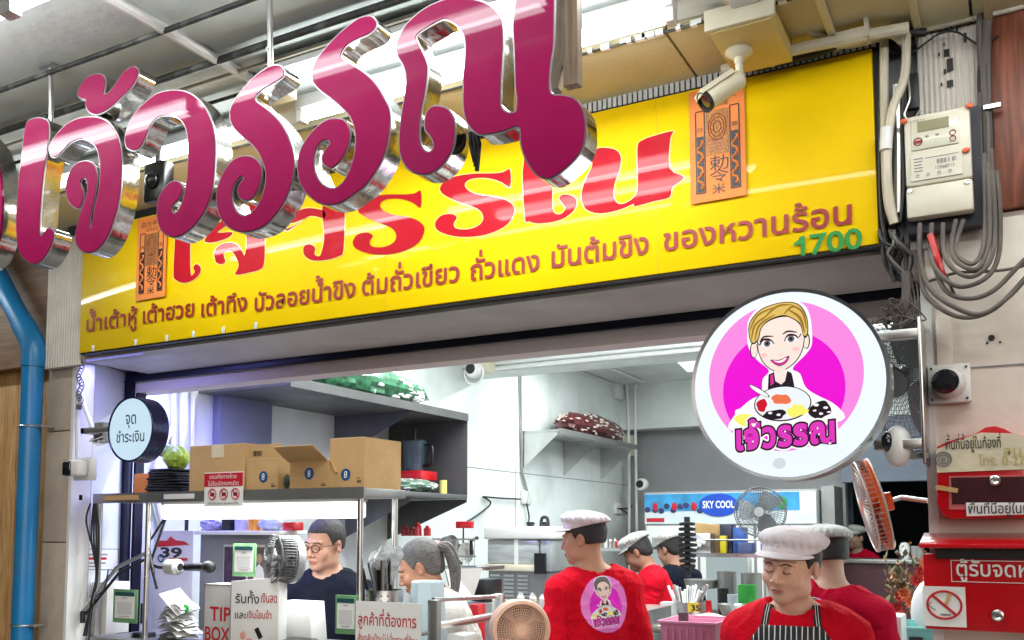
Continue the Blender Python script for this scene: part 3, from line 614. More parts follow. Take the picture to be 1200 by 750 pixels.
LOGO = [
 (LE(417, 366, 273, 273, 72), 'pink'), (LE(412, 415, 216, 216, 72), 'mag'),
 (SM(LP((291,185),(298,145),(340,102),(420,88),(482,102),(514,150),(520,250),(500,290),(450,340),(475,362),(492,410),(525,440),(595,485),(612,540),(420,560),(225,555),(236,500),(292,448),(335,425),(343,372),(366,342),(325,300),(294,250))), 'white'),
 (LE(313, 262, 14, 30), 'line'), (LE(500, 245, 13, 30), 'line'), (LE(314, 262, 11, 27), 'skin'), (LE(499, 245, 10, 27), 'skin'),
 (SM(LP((326,230),(333,188),(372,150),(420,142),(455,150),(488,192),(495,235),(483,288),(452,328),(402,351),(358,328),(332,283))), 'line'),
 (LP((386,335),(424,335),(428,385),(410,398),(392,388)), 'skin'),
 (SM(LP((329,230),(336,190),(372,160),(420,150),(455,160),(485,195),(492,235),(480,286),(450,325),(402,348),(360,325),(335,281))), 'skin'),
 (SM(LP((298,215),(299,160),(343,112),(420,95),(477,109),(505,158),(507,222),(492,232),(480,185),(452,160),(420,146),(372,158),(343,185),(332,225),(310,240))), 'line'),
 (SM(LP((301,212),(302,162),(345,115),(420,98),(475,112),(502,160),(504,218),(492,224),(482,182),(454,157),(420,143),(370,155),(340,183),(329,222),(310,234))), 'blond'),
 (LS([(306,225),(320,170),(370,135)], 4), 'gold'), (LS([(318,228),(336,172),(392,138)], 4), 'gold'), (LS([(300,190),(330,135),(390,112)], 4), 'gold'), (LS([(495,215),(480,160),(440,125)], 5), 'gold'), (LS([(502,200),(490,140),(450,108)], 4), 'gold'), (LS([(345,155),(400,110),(450,108)], 4), 'gold'), (LS([(425,140),(450,118),(470,120)], 4), 'gold'),
 (LS([(336,236),(352,217),(386,218)], 3.2), 'line'), (LS([(418,215),(438,205),(470,212)], 3.2), 'line'),
 (LS([(336,248),(348,228),(372,230),(388,246)], 4), 'line'), (LS([(424,240),(438,220),(460,222),(474,234)], 4), 'line'),
 (LE(362, 244, 20, 12), 'white'), (LE(449, 235, 20, 12), 'white'), (LE(363, 243, 12, 12), 'grey'), (LE(448, 234, 12, 12), 'grey'), (LE(363, 243, 6, 6), 'line'), (LE(448, 234, 6, 6), 'line'),
 (LS([(338,248),(330,240),(326,232)], 2), 'line'), (LS([(474,232),(480,226),(484,218)], 2), 'line'),
 (LS([(400,285),(410,290),(420,282)], 2), 'skin2'), (LE(350, 285, 14, 8), 'skin2'), (LE(465, 272, 14, 8), 'skin2'),
 (SM(LP((374,304),(405,307),(440,295),(432,318),(408,330),(387,321))), 'line'), (SM(LP((377,305),(405,309),(437,298),(430,317),(408,327),(388,319))), 'lips'), (SM(LP((385,308),(406,311),(430,301),(424,312),(405,318))), 'white'),
 (LP((366,358),(386,350),(390,384),(410,398),(424,386),(432,350),(447,358),(460,412),(356,414)), 'line'), (LP((372,362),(382,356),(385,392),(372,400)), 'lips'),
 (LP((343,418),(350,374),(366,360),(362,415)), 'white'), (LP((457,412),(449,362),(466,372),(478,412)), 'white'),
 (blob(285, 492, 42, 28, 9, 2), 'white'), (blob(278, 520, 45, 26, 9, 3), 'yel'), (blob(545, 495, 42, 36, 11, 4), 'line'),
 (blob(530, 480, 9, 5, 6, 5), 'white'), (blob(560, 492, 9, 5, 6, 6), 'white'), (blob(545, 512, 9, 5, 6, 7), 'white'), (blob(524, 500, 7, 4, 6, 8), 'white'), (blob(572, 508, 7, 4, 6, 9), 'white'),
 (LP((322,485),(508,475),(495,515),(450,545),(380,545),(338,520)), 'white'), (LE(413, 468, 101, 64, 40), 'line'), (LE(413, 467, 97, 60, 40), 'bowl'),
 (blob(408, 452, 36, 20, 13, 10), 'orange'), (blob(340, 470, 22, 24, 11, 11), 'red'), (blob(385, 505, 44, 20, 13, 12), 'line'), (blob(370, 500, 8, 5, 6, 13), 'white'), (blob(400, 508, 8, 5, 6, 14), 'white'), (blob(465, 496, 36, 24, 13, 15), 'yel'),
 (LS([(298,392),(330,415),(368,440)], 9), 'line'), (LS([(300,394),(330,416),(364,438)], 7), 'white'),
 (LE(398, 683, 23, 20), 'grey2'),
]
def logo_layers(disc=True):
    out = []
    for pts, c in LOGO:
        if not disc and c == 'grey2': continue
        tr = [tuple(t) for t in geometry.tessellate_polygon([[Vector((float(x), float(y), 0)) for x, y in pts]])]
        out.append((np.array([(float(x), float(y)) for x, y in pts]), tr, c))
    x0, x1, y0, y1 = lg(240, 0)[0], lg(600, 0)[0], lg(0, 628)[1], lg(0, 555)[1]
    for bold, c in ((.15, 'white'), (.10, 'line'), (.045, 'mag2')):
        vs, fs, x, b = [], [], 0, 0
        for ch in 'เจ้วรรณ':
            v, f, adv = glyph(ch, bold)
            if len(v):
                vs.append(v+np.array([x, 0])); fs += [tuple(b+q for q in tr) for tr in f]; b += len(v)
            x += adv+.06
        v = np.vstack(vs); v[:, 0] *= (x1-x0)/x; v[:, 1] *= .36
        v[:, 1] += v[:, 0]*.05; v[:, 0] += x0; v[:, 1] += y0
        out.append((v, fs, c))
    return out
LC = dict(pink=S(250,140,228), mag=S(240,20,215), white=S(255,255,255), line=S(40,28,40), skin=S(255,232,222), skin2=S(250,205,198), blond=S(226,192,100), gold=S(160,120,50), grey=S(110,108,112),
          lips=S(214,50,150), yel=S(250,245,110), bowl=S(240,246,250), orange=S(240,120,80), red=S(205,25,50), grey2=S(215,222,228), mag2=S(225,60,190), disc=S(228,240,255))
keys = list(LC)
RS = thing('round_shop_sign', 'big round lit shop sign with a cartoon woman holding a dessert bowl', 'sign', P(922, 450, Y=2.60))
sx, sz = PZ(921, 450, 2.60); sr = .262
MB().lathe([(sr*.965, 2.612), (sr*.965, 2.60), (sr, 2.597), (sr, 2.602), (sr, 2.690), (sr*.97, 2.694), (0, 2.694)], (sx, 0, sz), 'y', 72).build('casing', mat('brushed_casing', (.30, .30, .31), .3, .9, var=.1, scale=4, bump=0), RS, smooth=True)
MB().poly(circ(sr*.966, 72), (sx, 2.6015, sz)).build('light_face', emat('lit_white_face', S(230, 240, 254), 1.05), RS)
b = MB()
for i, (v, f, c) in enumerate(logo_layers()): b.flat(v*sr*.97, f, (sx, 2.6005-.00018*i, sz), k=keys.index(c))
b.build('printed_picture', [emat('lit_'+c, LC[c], .92) for c in keys], RS)
for i in range(3): MB().box(sx+sr-.004, sx+sr+.001, 2.64+.002*i, 2.66+.002*i, sz+.03-.028*i, sz+.038-.028*i).build('vent_slot', M['printwhite'], RS)
b = MB()
for y in (393, 521):
    X, Z = PZ(1050, y, 2.66); b.box(sx+sr-.05, FX1-.005, 2.645, 2.675, Z-.013, Z+.013)
b.box(FX1-.012, FX1-.004, 2.64, 2.80, PZ(1050, 545, 2.66)[1], PZ(1050, 375, 2.66)[1])
b.build('bracket', M['steel'], RS, bev=.003)
area('sign_glow', (sx, 2.55, sz), .4, .4, 1.6, (.95, .9, 1), (-90, 0, 0))
b = MB()
for i in range(9):
    p = P(1056+random.uniform(-8, 8), 372, Y=2.66); q = [p+np.array([random.uniform(-.05, .05), random.uniform(-.02, .02), random.uniform(-.03, .05)]) for _ in range(4)]
    b.tube([p]+q+[p], .0022, 5, smooth=5)
p = P(1062, 345, Y=2.68); b.tube([p+np.array([0, 0, .06]), p, p-np.array([.01, 0, .05])], .012, 8, smooth=4)
for i in range(3): b.tube([P(1060+i*6, 320, Y=2.7), P(1068+i*4, 350, Y=2.68), P(1074, 385, Y=2.66)], .0025, 5, smooth=5)
tag(b.build('wire_bundle', M['cable'], smooth=True), 'tangled grey wires bunched on the upper bracket of the round sign', 'wire')
# small payment point sign
ps = thing('round_pay_sign', 'small round lit white sign with two lines of dark Thai lettering', 'sign', P(153, 503, Y=2.62))
px_, pz_ = PZ(153, 503, 2.62); pr_ = PZ(180.5, 503, 2.62)[0]-px_; pr_ = .134
MB().lathe([(pr_*.95, 2.628), (pr_*.95, 2.62), (pr_, 2.617), (pr_, 2.70), (pr_*.96, 2.704), (0, 2.704)], (px_, 0, pz_), 'y', 56).build('casing', M['darkglass'] if False else mat('blue_black_casing', S(40, 42, 80), .2, .5, var=.1), ps, smooth=True)
MB().poly(circ(pr_*.955, 56), (px_, 2.621, pz_)).build('light_face', emat('lit_pay_face', S(205, 232, 250), .9), ps)
b = MB(); b.text('จุด', (px_, 2.6195, pz_+.022), .068, .062, bold=.008, center=True); b.build('lettering', M['printblack'], ps); b = MB(); b.text('ชำระเงิน', (px_, 2.6195, pz_-.052), .062, .165, bold=.008, center=True)
b.build('lettering', M['printblack'], ps)
MB().ring((px_, 2.619, pz_), pr_*.965, .0035, n=56).build('rim', mat('blue_black_casing', S(40, 42, 80)), ps, smooth=True)
X, Z = PZ(117, 507, 2.76); b = MB().box(X-.03, X+.03, 2.752, 2.80, Z-.045, Z+.045); b.box(X-.01, px_-pr_+.01, 2.67, 2.69, Z-.012, Z+.012); b.box(X-.012, X+.012, 2.67, 2.76, Z-.012, Z+.012)
b.build('bracket', M['steeldk'], ps, bev=.002)
area('pay_sign_glow', (px_, 2.58, pz_), .2, .2, .5, (.8, .88, 1), (-90, 0, 0))
b = MB(); b.tube([P(90, 452, Y=2.79), P(112, 510, Y=2.77), P(118, 518, Y=2.76)], .011, 8)
for i in range(3): b.tube([P(110, 513, Y=2.76), P(105+i*4, 517+i*2, Y=2.75), P(120+i*2, 512+i*4, Y=2.75)], .003, 5, smooth=4)
tag(b.build('conduit_elbow', M['whitepl'], smooth=True), 'slanting white conduit feeding the small round pay sign', 'conduit')
b = MB(); b.tube([P(92, 420, Y=2.795), P(92, 548, Y=2.795)], .014, 8)
tag(b.build('wall_conduit', M['whitepl'], smooth=True), 'upright white conduit on the white wall above the left cube camera', 'conduit')
b = MB()
for i in range(14): b.ring(tuple(P(94+2*math.sin(i), 425+i*3.4, Y=2.77)), .016, .0022, n=12, m=4)
b.tube([P(93, 474, Y=2.77), P(92, 480, Y=2.77)], .012, 6)
tag(b.build('coiled_cable', M['cable'], smooth=True), 'loose coiled speckled cable under the left end of the yellow sign', 'cable')

# ------------------------------------------------------------------ cameras
def dome_cam(px, py, Y, w, label, dark='disc', d=.03):
    X, Z = PZ(px, py, Y); t = thing('security_camera', label, 'camera', (X, Y, Z))
    MB().box(X-w/2, X+w/2, Y-d, Y, Z-w/2, Z+w/2).build('base_plate', M['whitepl'], t, bev=.006)
    for a in (-1, 1):
        for c in (-1, 1): MB().cyl((X+a*w*.4, Y-d-.003, Z+c*w*.4), (X+a*w*.4, Y-d, Z+c*w*.4), w*.03, 8).build('screw', M['black'], t)
    MB().lathe([(w*.40, 0), (w*.40, -.02), (w*.36, -.045), (w*.30, -.055), (0, -.058)], (X, Y-d, Z), 'y', 28).build('ball', M['whitepl'], t, smooth=True)
    MB().lathe([(w*.30, 0), (w*.31, -.012), (w*.22, -.022), (0, -.024)], (X-w*.05, Y-d-.052, Z-w*.03), 'y', 28).build('lens', M['darkglass'], t, smooth=True)
    return t
dome_cam(1113, 451, WY-.002, .105, 'square based white camera with a black lens on the plaster pillar')
X, Z = PZ(1108, 410, WY); tag(MB().box(X-.022, X+.018, WY-.016, WY-.0, Z-.06, Z+.09).build('cable_cover', M['plaster'], bev=.004), 'cream cable cover running up from the square pillar camera', 'cable cover')
t = thing('security_camera', 'boxy white camera with a rounded black face on the left white wall', 'camera', P(103, 549, Y=2.79))
X, Z = PZ(102, 550, 2.79); MB().box(X-.06, X+.055, 2.765, 2.80, Z-.05, Z+.052).build('base_plate', M['whitepl'], t, bev=.004)
b = MB(); b.M = T(X, 2.76, Z) @ RZ(8); b.box(-.03, .045, -.06, .0, -.035, .038); b.build('body', M['whitepl'], t, bev=.012, seg=3)
b = MB(); b.M = T(X, 2.76, Z) @ RZ(8); b.box(-.05, .002, -.066, -.03, -.034, .034); b.build('lens', M['darkglass'], t, bev=.012, seg=3)
X, Z = PZ(93, 583, 2.79); tag(MB().box(X-.008, X+.008, 2.794, 2.80, Z-.012, Z+.012).build('wall_switch', M['black']), 'tiny black plate on the white wall under the boxy camera', 'switch')
# egg shaped camera under the round sign bracket
X, Z = PZ(1052, 523, 2.68); t = thing('egg_camera', 'white egg shaped camera hanging beside the round shop sign', 'camera', (X, 2.68, Z))
MB().ell((X, 2.68, Z), (.036, .04, .055), 22).build('body', M['whitepl'], t, smooth=True)
MB().ell((X-.022, 2.655, Z+.010), (.016, .02, .026), 18).build('lens', M['darkglass'], t, smooth=True)
MB().box(X+.03, FX1, 2.67, 2.70, Z-.035, Z-.02).build('arm', M['steeldk'], t)
# bullet camera on the ceiling bracket
X, Y0, ZC = -.575, 2.42, CZ
t = thing('bullet_camera', 'cream bullet camera angled down in front of the yellow sign', 'camera', (X, Y0, 2.9))
c0 = P(843, 108, Y=2.5)
def orient(p, d):                                       # matrix whose local -Y looks along d
    d = Vector(d).normalized(); x = d.cross(Vector((0, 0, 1))); x.normalize(); z = x.cross(d)*1.0
    return Matrix(((x.x, -d.x, z.x, p[0]), (x.y, -d.y, z.y, p[1]), (x.z, -d.z, z.z, p[2]), (0, 0, 0, 1)))
Mb = orient(c0, (-.62, -.45, -.55))
b = MB(); b.M = Mb; b.cyl((0, .07, 0), (0, -.045, 0), .027, 24); b.ell((0, .07, 0), (.027, .01, .027), 20); b.build('body', M['cream'], t, smooth=True)
b = MB(); b.M = Mb; b.lathe([(.028, .02), (.0295, -.052), (.0265, -.052), (.0265, -.03)], (0, 0, 0), 'y', 26); b.box(-.029, .029, -.055, .055, .018, .031); b.build('sun_shield', M['cream'], t, smooth=True)
b = MB(); b.M = Mb; b.lathe([(.0285, -.028), (.0300, -.056), (.0265, -.056), (.0255, -.046), (0, -.046)], (0, 0, 0), 'y', 26); b.build('front_hood', M['black'], t, smooth=True)
b = MB(); b.M = Mb; b.cyl((0, -.0465, 0), (0, -.050, 0), .018, 20); b.build('lens', M['darkglass'], t, smooth=True)
top = P(866, 62, Y=2.52)
b = MB(); e = Mb @ Vector((0, .075, .0)); b.tube([e, (top[0], top[1], top[2]-.03), (top[0], top[1], top[2])], .011, 12, smooth=4)
b.ell((e.x, e.y, e.z), (.016, .016, .016), 14); b.build('neck', M['cream'], t, smooth=True)
MB().lathe([(.0, 0), (.036, 0), (.038, -.008), (.03, -.016), (.014, -.024), (.014, -.04)], (top[0], top[1], top[2]+.008), 'z', 26).build('foot', M['cream'], t, smooth=True)
bx = thing('camera_bracket_box', 'yellowed cream box on the ceiling that carries the bullet camera', 'bracket', (top[0], top[1], CZ-.05))
zt = float(top[2])+.008
q = P(828, 58, Y=2.42)
MB().box(-.665, -.50, 2.40, 2.66, zt, CZ-.012).build('box', mat('yellowed_wood', S(212, 188, 120), .6, var=.1, dirt=.25), bx, bev=.003)
MB().box(-.675, -.49, 2.385, 2.40, zt+.004, CZ-.013).build('front_board', M['cream'], bx, bev=.002)
b = MB().box(-.60, -.53, 2.28, 2.385, CZ-.03, CZ-.013); b.build('plate', M['whitepl'], bx, bev=.004)
MB().cyl((-.565, 2.31, CZ-.033), (-.565, 2.31, CZ-.028), .009, 12).build('hole', M['black'], bx)

# ------------------------------------------------------------------ electric meter and its cables
mx0, mz1 = PZ(1064, 140, 2.70); mx1, mz0 = PZ(1146, 250, 2.70); mx0, mx1 = -.222, -.062; mz0, mz1 = 2.41, 2.692
em = thing('electric_meter', 'old cream electricity meter with a small display on the right pillar', 'meter', ((mx0+mx1)/2, 2.75, mz0))
yf = 2.70
MB().box(mx0-.006, mx1+.022, 2.74, 2.785, mz0-.03, mz1+.01).build('back_board', mat('dark_backboard', S(34, 36, 50), .6), em)
MB().box(mx0, mx1, yf, 2.74, mz0+.088, mz1).build('upper_case', M['meter'], em, bev=.008)
MB().box(mx0, mx1, yf-.004, 2.74, mz0, mz0+.085).build('terminal_cover', M['meter'], em, bev=.008)
MB().box(mx0+.018, mx1-.028, yf-.004, yf-.001, mz1-.098, mz1-.012).build('window_plate', mat('pale_meter_window', S(214, 210, 190), .2, coat=.4, bump=0), em, bev=.002)
MB().box(mx0+.034, mx1-.05, yf-.006, yf-.0035, mz1-.050, mz1-.022).build('display', mat('lcd_olive', S(140, 134, 104), .2, bump=0), em)
MB().box(mx0+.014, mx1-.022, yf-.0035, yf-.001, mz0+.10, mz0+.165).build('rating_label', M['meter'], em)
b = MB(); 
for i in range(26):
    if random.random() < .7: b.box(mx0+.078+i*.0018, mx0+.0788+i*.0018+random.uniform(0, .0006), yf-.0046, yf-.0038, mz0+.138, mz0+.150)
b.build('barcode', M['printgrey'], em); b = MB()
for i in range(5): b.box(mx0+.022, mx0+.022+.018+.006*random.random(), yf-.0046, yf-.0038, mz0+.158-i*.0085, mz0+.1605-i*.0085)
b.box(mx0+.05, mx1-.03, yf-.0046, yf-.0038, mz0+.157, mz0+.1585)
b.build('small_print', M['printgrey'], em); b = MB(); b.text('12968713', (mx0+.074, yf-.0046, mz0+.123), .013, .045); b.build('meter_number', M['printgrey'], em); b = MB(); b.text('TYPE 514', (mx0+.022, yf-.0046, mz1-.022), .010, .03)
b.build('type_print', M['printgrey'], em); b = MB()
for j in range(4): b.ring((mx0+.03+j*.026, yf-.0046, mz0+.112), .004, .0006, n=12, m=4)
for j in range(2): b.box(mx0+.052+j*.025, mx0+.060+j*.025, yf-.0056, yf-.0045, mz1-.068, mz1-.063)
b.build('print', M['printgrey'], em)
b = MB().ring((mx0+.034, yf-.006, mz1-.076), .010, .0012, n=20, m=4); b.box(mx0+.026, mx0+.042, yf-.0065, yf-.0055, mz1-.080, mz1-.073); b.ring((mx1-.042, yf-.006, mz1-.068), .007, .001, n=16, m=4); b.ring((mx1-.042, yf-.006, mz1-.084), .007, .001, n=16, m=4)
b.build('symbols', M['signtext'], em)
for x, z in ((mx0+.01, mz0+.075), (mx1-.012, mz0+.075)): MB().lathe([(.006, 0), (.006, -.004), (.003, -.004), (.003, -.001), (0, -.001)], (x, yf-.004, z), 'y', 14).build('screw', M['steel'], em, smooth=True)
for x, z in ((mx0+.0, mz1-.012), (mx1+.0, mz1-.004), (mx1-.012, mz0+.16)): MB().ell((x, yf-.004, z), (.010, .006, .007), 10, noise=.12).build('wire_seal', mat('orange_seal', S(226, 106, 66), .5), em)
# looping cables
CB = thing('meter_cables', 'bundle of dusty grey cables looping down from the electricity meter', 'cables', (-.1, 2.72, 2.3))
def wire(pts, r, Y, name='cable', m='cable', parent=CB, n=6):
    o = MB().tube([P(x, y, Y=Y+dy) for x, y, dy in pts], r, 8, smooth=n).build(name, M[m], parent, smooth=True); return o
loops = [
 [(1078,262,0),(1078,300,-.02),(1088,335,-.03),(1115,358,-.04),(1150,368,-.04),(1185,345,-.02),(1215,310,0)],
 [(1078,262,.01),(1080,330,-.02),(1095,356,-.03),(1128,372,-.04),(1165,362,-.03),(1205,322,0)],
 [(1092,262,0),(1091,300,-.03),(1102,322,-.04),(1125,336,-.04),(1155,326,-.03),(1170,300,-.01),(1172,250,0),(1168,200,0)],
 [(1105,262,0),(1106,295,-.03),(1118,316,-.04),(1140,324,-.04),(1160,306,-.03),(1166,270,-.01),(1163,200,0)],
 [(1120,258,0),(1115,290,-.03),(1123,308,-.04),(1145,315,-.04),(1158,290,-.02),(1160,250,-.01),(1158,190,0)],
 [(1129,258,0),(1120,285,-.02),(1122,300,-.03),(1140,309,-.04),(1152,290,-.02),(1155,240,0),(1153,180,0)],
 [(1091,265,0),(1094,305,-.02),(1108,340,-.03),(1135,350,-.03),(1165,340,-.02),(1200,305,0),(1225,285,0)],
 [(1104,265,0),(1103,310,-.02),(1112,330,-.02),(1118,345,0)],
 [(1062,325,0),(1085,330,-.01),(1120,320,-.02),(1160,318,-.01),(1190,314,0),(1220,305,0)],
]
for i, l in enumerate(loops): wire(l, .0062 if i < 7 else .004, 2.70)
wire([(1090,275,-.01),(1100,308,-.02),(1106,325,-.01)], .009, 2.69, 'red_joint', 'red')
vc = thing('cable_run', 'thick dark bundle of cables climbing past the brown board to the ceiling', 'cables', (.07, 2.76, 2.4))
for i in range(5):
    x = 1149+i*2.6; q = lambda: random.uniform(-2.5, 2.5); wire([(x+2+q(),-40,0),(x+q(),30,0),(x-1+q(),90,0),(x+1+q(),150,-.005),(x+3+q(),220,0),(x+4,262,.01)], .0085 if i != 2 else .011, 2.765, 'cable', 'black' if i % 2 else 'cable', vc)
MB().box(*[PZ(1153, 0, 2.76)[0]+q for q in (-.012, .028)], 2.742, 2.756, 2.69, 2.70).build('clamp', M['steel'], vc)
bp = thing('cable_run', 'cream and grey conduits bunched between the yellow sign and the meter', 'conduits', (-.25, 2.72, 2.4))
wire([(1036,40,0),(1036,100,0),(1037,160,.0),(1040,230,.0),(1048,262,.01)], .012, 2.735, 'conduit', 'conduit', bp)
wire([(1062,40,0),(1060,90,0),(1046,128,-.01),(1040,175,-.015),(1041,225,-.01),(1048,262,0)], .012, 2.72, 'conduit', 'conduit', bp)
MB().cyl(P(1039, 150, Y=2.703), P(1038, 176, Y=2.703), .0165, 14).build('coupling', M['whitepl'], bp, smooth=True)
wire([(1050,100,0),(1052,160,0),(1052,220,0),(1052,250,0)], .011, 2.73, 'conduit', 'steel', bp)
wire([(1030,60,0),(1031,150,0),(1032,240,.0),(1042,300,0),(1048,330,0)], .007, 2.75, 'cable', 'black', bp)
wire([(1028,55,0),(1030,200,0),(1034,290,0),(1044,320,0),(1060,330,0)], .006, 2.755, 'cable', 'black', bp)
wire([(1058,60,0),(1057,150,0),(1059,215,0),(1055,260,0)], .004, 2.72, 'cable', 'black', bp)
wire([(1064,90,0),(1066,115,-.01),(1060,135,-.01),(1070,142,0),(1078,130,0),(1086,140,0)], .003, 2.72, 'thin_wire', 'steel', bp)
wire([(1040,55,0),(1066,62,-.01),(1100,40,-.01),(1122,38,-.01),(1148,52,0),(1170,42,0)], .003, 2.77, 'thin_wire', 'black', bp)
for i in range(5): wire([(1030+random.uniform(0, 20), 270, 0), (1040+random.uniform(-8, 20), 285, -.01), (1050+random.uniform(-10, 20), 300, 0), (1062, 325+random.uniform(-8, 8), 0)], .005, 2.73, 'cable', 'cable' if i % 2 else 'black', bp)
MB().box(*[PZ(1068, 110, 2.77)[0]+q for q in (-.012, .02)], 2.755, 2.775, PZ(1068, 130, 2.77)[1], PZ(1068, 88, 2.77)[1]).build('connector', M['black'], bp, bev=.004)
b = MB()
for i in range(3): b.tube([P(1030+i*12, 30, Y=2.75), P(1045, 40-i*2, Y=2.70), P(1060, 45+i*3, Y=2.73)], .012, 8, smooth=5)
b.tube([P(930, 22, Y=2.60), P(985, 52, Y=2.70), P(1050, 38, Y=2.74)], .012, 8, smooth=5)
b.build('elbow', M['conduit'], bp, smooth=True)
b = MB(); b.tube([(-.19, 2.775, 2.962), (.05, 2.775, 2.962), (.09, 2.775, 2.965)], .008, 8); b.tube([(.10, 2.76, 2.955), (.2, 2.76, 2.95), (.34, 2.76, 2.97), (.5, 2.76, 2.96)], .007, 8, smooth=4)
tag(b.build('cornice_pipe', M['conduit'], smooth=True), 'pale pipe along the top edge of the ribbed sheet and the brown board', 'pipe')
b = MB()
for i in range(6): b.tube([P(1050+i*3, 262, Y=2.76), P(1058+random.uniform(-6, 10), 285, Y=2.74), P(1052+random.uniform(-8, 12), 312, Y=2.75), P(1066+i*2, 335, Y=2.76)], .006, 6, smooth=5)
tag(b.build('dark_cable_knot', M['black'], smooth=True), 'knot of black cables where the sign corner meets the meter pillar', 'cables')

# ------------------------------------------------------------------ red boxes on the pillar
LX = PZ(1081, 640, 2.66)[0]
lb = thing('letter_box', 'red metal letter box with white Thai lettering and a no smoking sticker', 'letter box', (LX+.2, 2.75, 1.29))
zt = PZ(1081, 640, 2.66)[1]; zb = PZ(1084, 737, 2.66)[1]; W = .44
MB().box(LX, LX+W, 2.66, 2.795, zb, zt-.02).build('body', M['red'], lb, bev=.003)
mb = MB(); y0 = 2.625
mb.add([(LX-.006, y0, zt+.006), (LX+W+.006, y0, zt+.006), (LX+W+.006, 2.797, zt+.034), (LX-.006, 2.797, zt+.034), (LX-.006, y0, zt-.004), (LX+W+.006, y0, zt-.004), (LX+W+.006, 2.797, zt+.024), (LX-.006, 2.797, zt+.024)],
    [(0, 1, 2, 3), (4, 5, 6, 7), (0, 1, 5, 4), (1, 2, 6, 5), (2, 3, 7, 6), (3, 0, 4, 7)]); mb.build('lid', M['red'], lb, bev=.002)
MB().box(LX+.03, LX+W-.03, 2.655, 2.6595, zt-.031, zt-.007).build('slot', M['black'], lb)
yq = 2.6575; X0, Z0 = PZ(1115, 681, 2.66); X1, Z1_ = PZ(1115, 657, 2.66)
b = MB(); 
for r_ in ((X0, X0+.3, Z0-.0015, Z0), (X0, X0+.3, Z1_, Z1_+.0015), (X0, X0+.0015, Z0, Z1_), (X0+.2985, X0+.3, Z0, Z1_)): b.box(r_[0], r_[1], yq, yq+.002, r_[2], r_[3])
b.text('ตู้รับจดหมาย', (X0+.012, yq, Z0+.014), .052, .235, bold=.012); b.build('lettering', M['printwhite'], lb)
X0, Z0 = PZ(1083, 733, 2.66); X1, Z1_ = PZ(1131, 688, 2.66); st = MB().box(X0, X1, 2.656, 2.6595, Z0, Z1_).build('sticker', M['paper'], lb)
cx, cz = (X0+X1)/2, (Z0+Z1_)/2+.004; r_ = (X1-X0)*.40
b = MB().ring((cx, 2.655, cz), r_, .0028, n=40, sy=.88); b.M = T(cx, 2.654, cz) @ RY(42); b.box(-r_, r_, -.001, .001, -.0028, .0028); b.build('red_ban_ring', M['printred'], lb)
b = MB(); b.M = T(cx+.006, 2.6545, cz+.006) @ RY(-68); b.box(-.005, .028, -.001, .0, -.004, .004); b.build('cigarette', M['card'], lb)
b = MB(); b.tube([(cx-.028, 2.655, cz+.006), (cx-.036, 2.655, cz), (cx-.028, 2.655, cz-.008), (cx-.02, 2.655, cz-.012)], .0012, 5, smooth=4); b.ell((cx+.002, 2.6555, cz-.024), (.014, .001, .003), 10); b.build('smoke_mark', M['printgrey'], lb)
X, Z = PZ(1169, 721, 2.66); MB().lathe([(.014, 0), (.014, -.006), (.010, -.008), (.006, -.005), (0, -.005)], (X, 2.66, Z), 'y', 24).build('lock', M['steel'], lb, smooth=True)
# upper red notice case with gable top
nb = thing('notice_case', 'red notice case with a gabled top and cream Thai name plate', 'notice case', (0, 2.78, 1.65))
G = [PZ(x, y, 2.70) for x, y in [(1098,523),(1120,514),(1142,509),(1155,500.5),(1166,499),(1176,502),(1188,508),(1202,512),(1230,521),(1236,600),(1222,606),(1115,608),(1105,604),(1098,590)]]
MB().prism(G, 2.70, 2.795).build('case', M['red'], nb, bev=.002)
def pl(pts, name, m, y): return MB().prism([PZ(x, yy, 2.70) for x, yy in pts], y, 2.70).build(name, m, nb)
pl([(1097,527),(1120,517),(1150,507),(1186,508),(1230,521),(1232,548),(1200,550),(1098,554)], 'name_plate', mat('worn_cream_plate', S(216, 206, 180), .6, var=.2, dirt=.4), 2.696)
pl([(1112,558),(1230,556),(1230,598),(1112,597)], 'inner_frame', mat('faded_pink_frame', S(190, 90, 96), .5), 2.697)
pl([(1115,560),(1230,558),(1230,590),(1116,591)], 'glass', mat('maroon_glass', S(64, 34, 42), .12, var=.1, bump=0, coat=1), 2.695)
pl([(1132,589),(1133,605),(1228,602),(1228,589)], 'paper_strip', M['paper'], 2.693)
b = MB()
X0, Z0 = PZ(1108, 526, 2.70); b.text('พื้นที่นี้อยู่ในท้องที่', (X0, 2.694, Z0-.002), .038, PZ(1173, 526, 2.7)[0]-X0, bold=.006); b.build('upper_lettering', M['printblack'], nb); b = MB()
X0, Z0 = PZ(1135, 602, 2.70); b.text('พื้นที่นี้อยู่ในท้องที่', (X0, 2.691, Z0), .036, .18, bold=.006); b.build('lower_lettering', M['printblack'], nb)
b = MB(); X0, Z0 = PZ(1176, 534, 2.70); b.text('สน.บ', (X0, 2.694, Z0), .034, .07, bold=.006); X0, Z0 = PZ(1147, 546, 2.70); b.text('โทร. 0-2214', (X0, 2.694, Z0), .034, .13, bold=.006); b.build('faded_lettering', mat('faded_gold', S(186, 170, 110), .6, bump=0), nb)
X, Z = PZ(1106, 538, 2.7); b = MB().ring((X, 2.694, Z), .018, .002, n=24, m=4); b.ring((X, 2.694, Z), .012, .0015, n=18, m=4); b.ell((X, 2.694, Z), (.007, .001, .008), 10); b.build('crest', M['printgrey'], nb)
X, Z = PZ(1166, 563, 2.7); MB().lathe([(.013, 0), (.013, -.006), (.009, -.009), (.004, -.006), (0, -.006)], (X, 2.695, Z), 'y', 24).build('lock', M['steel'], nb, smooth=True)
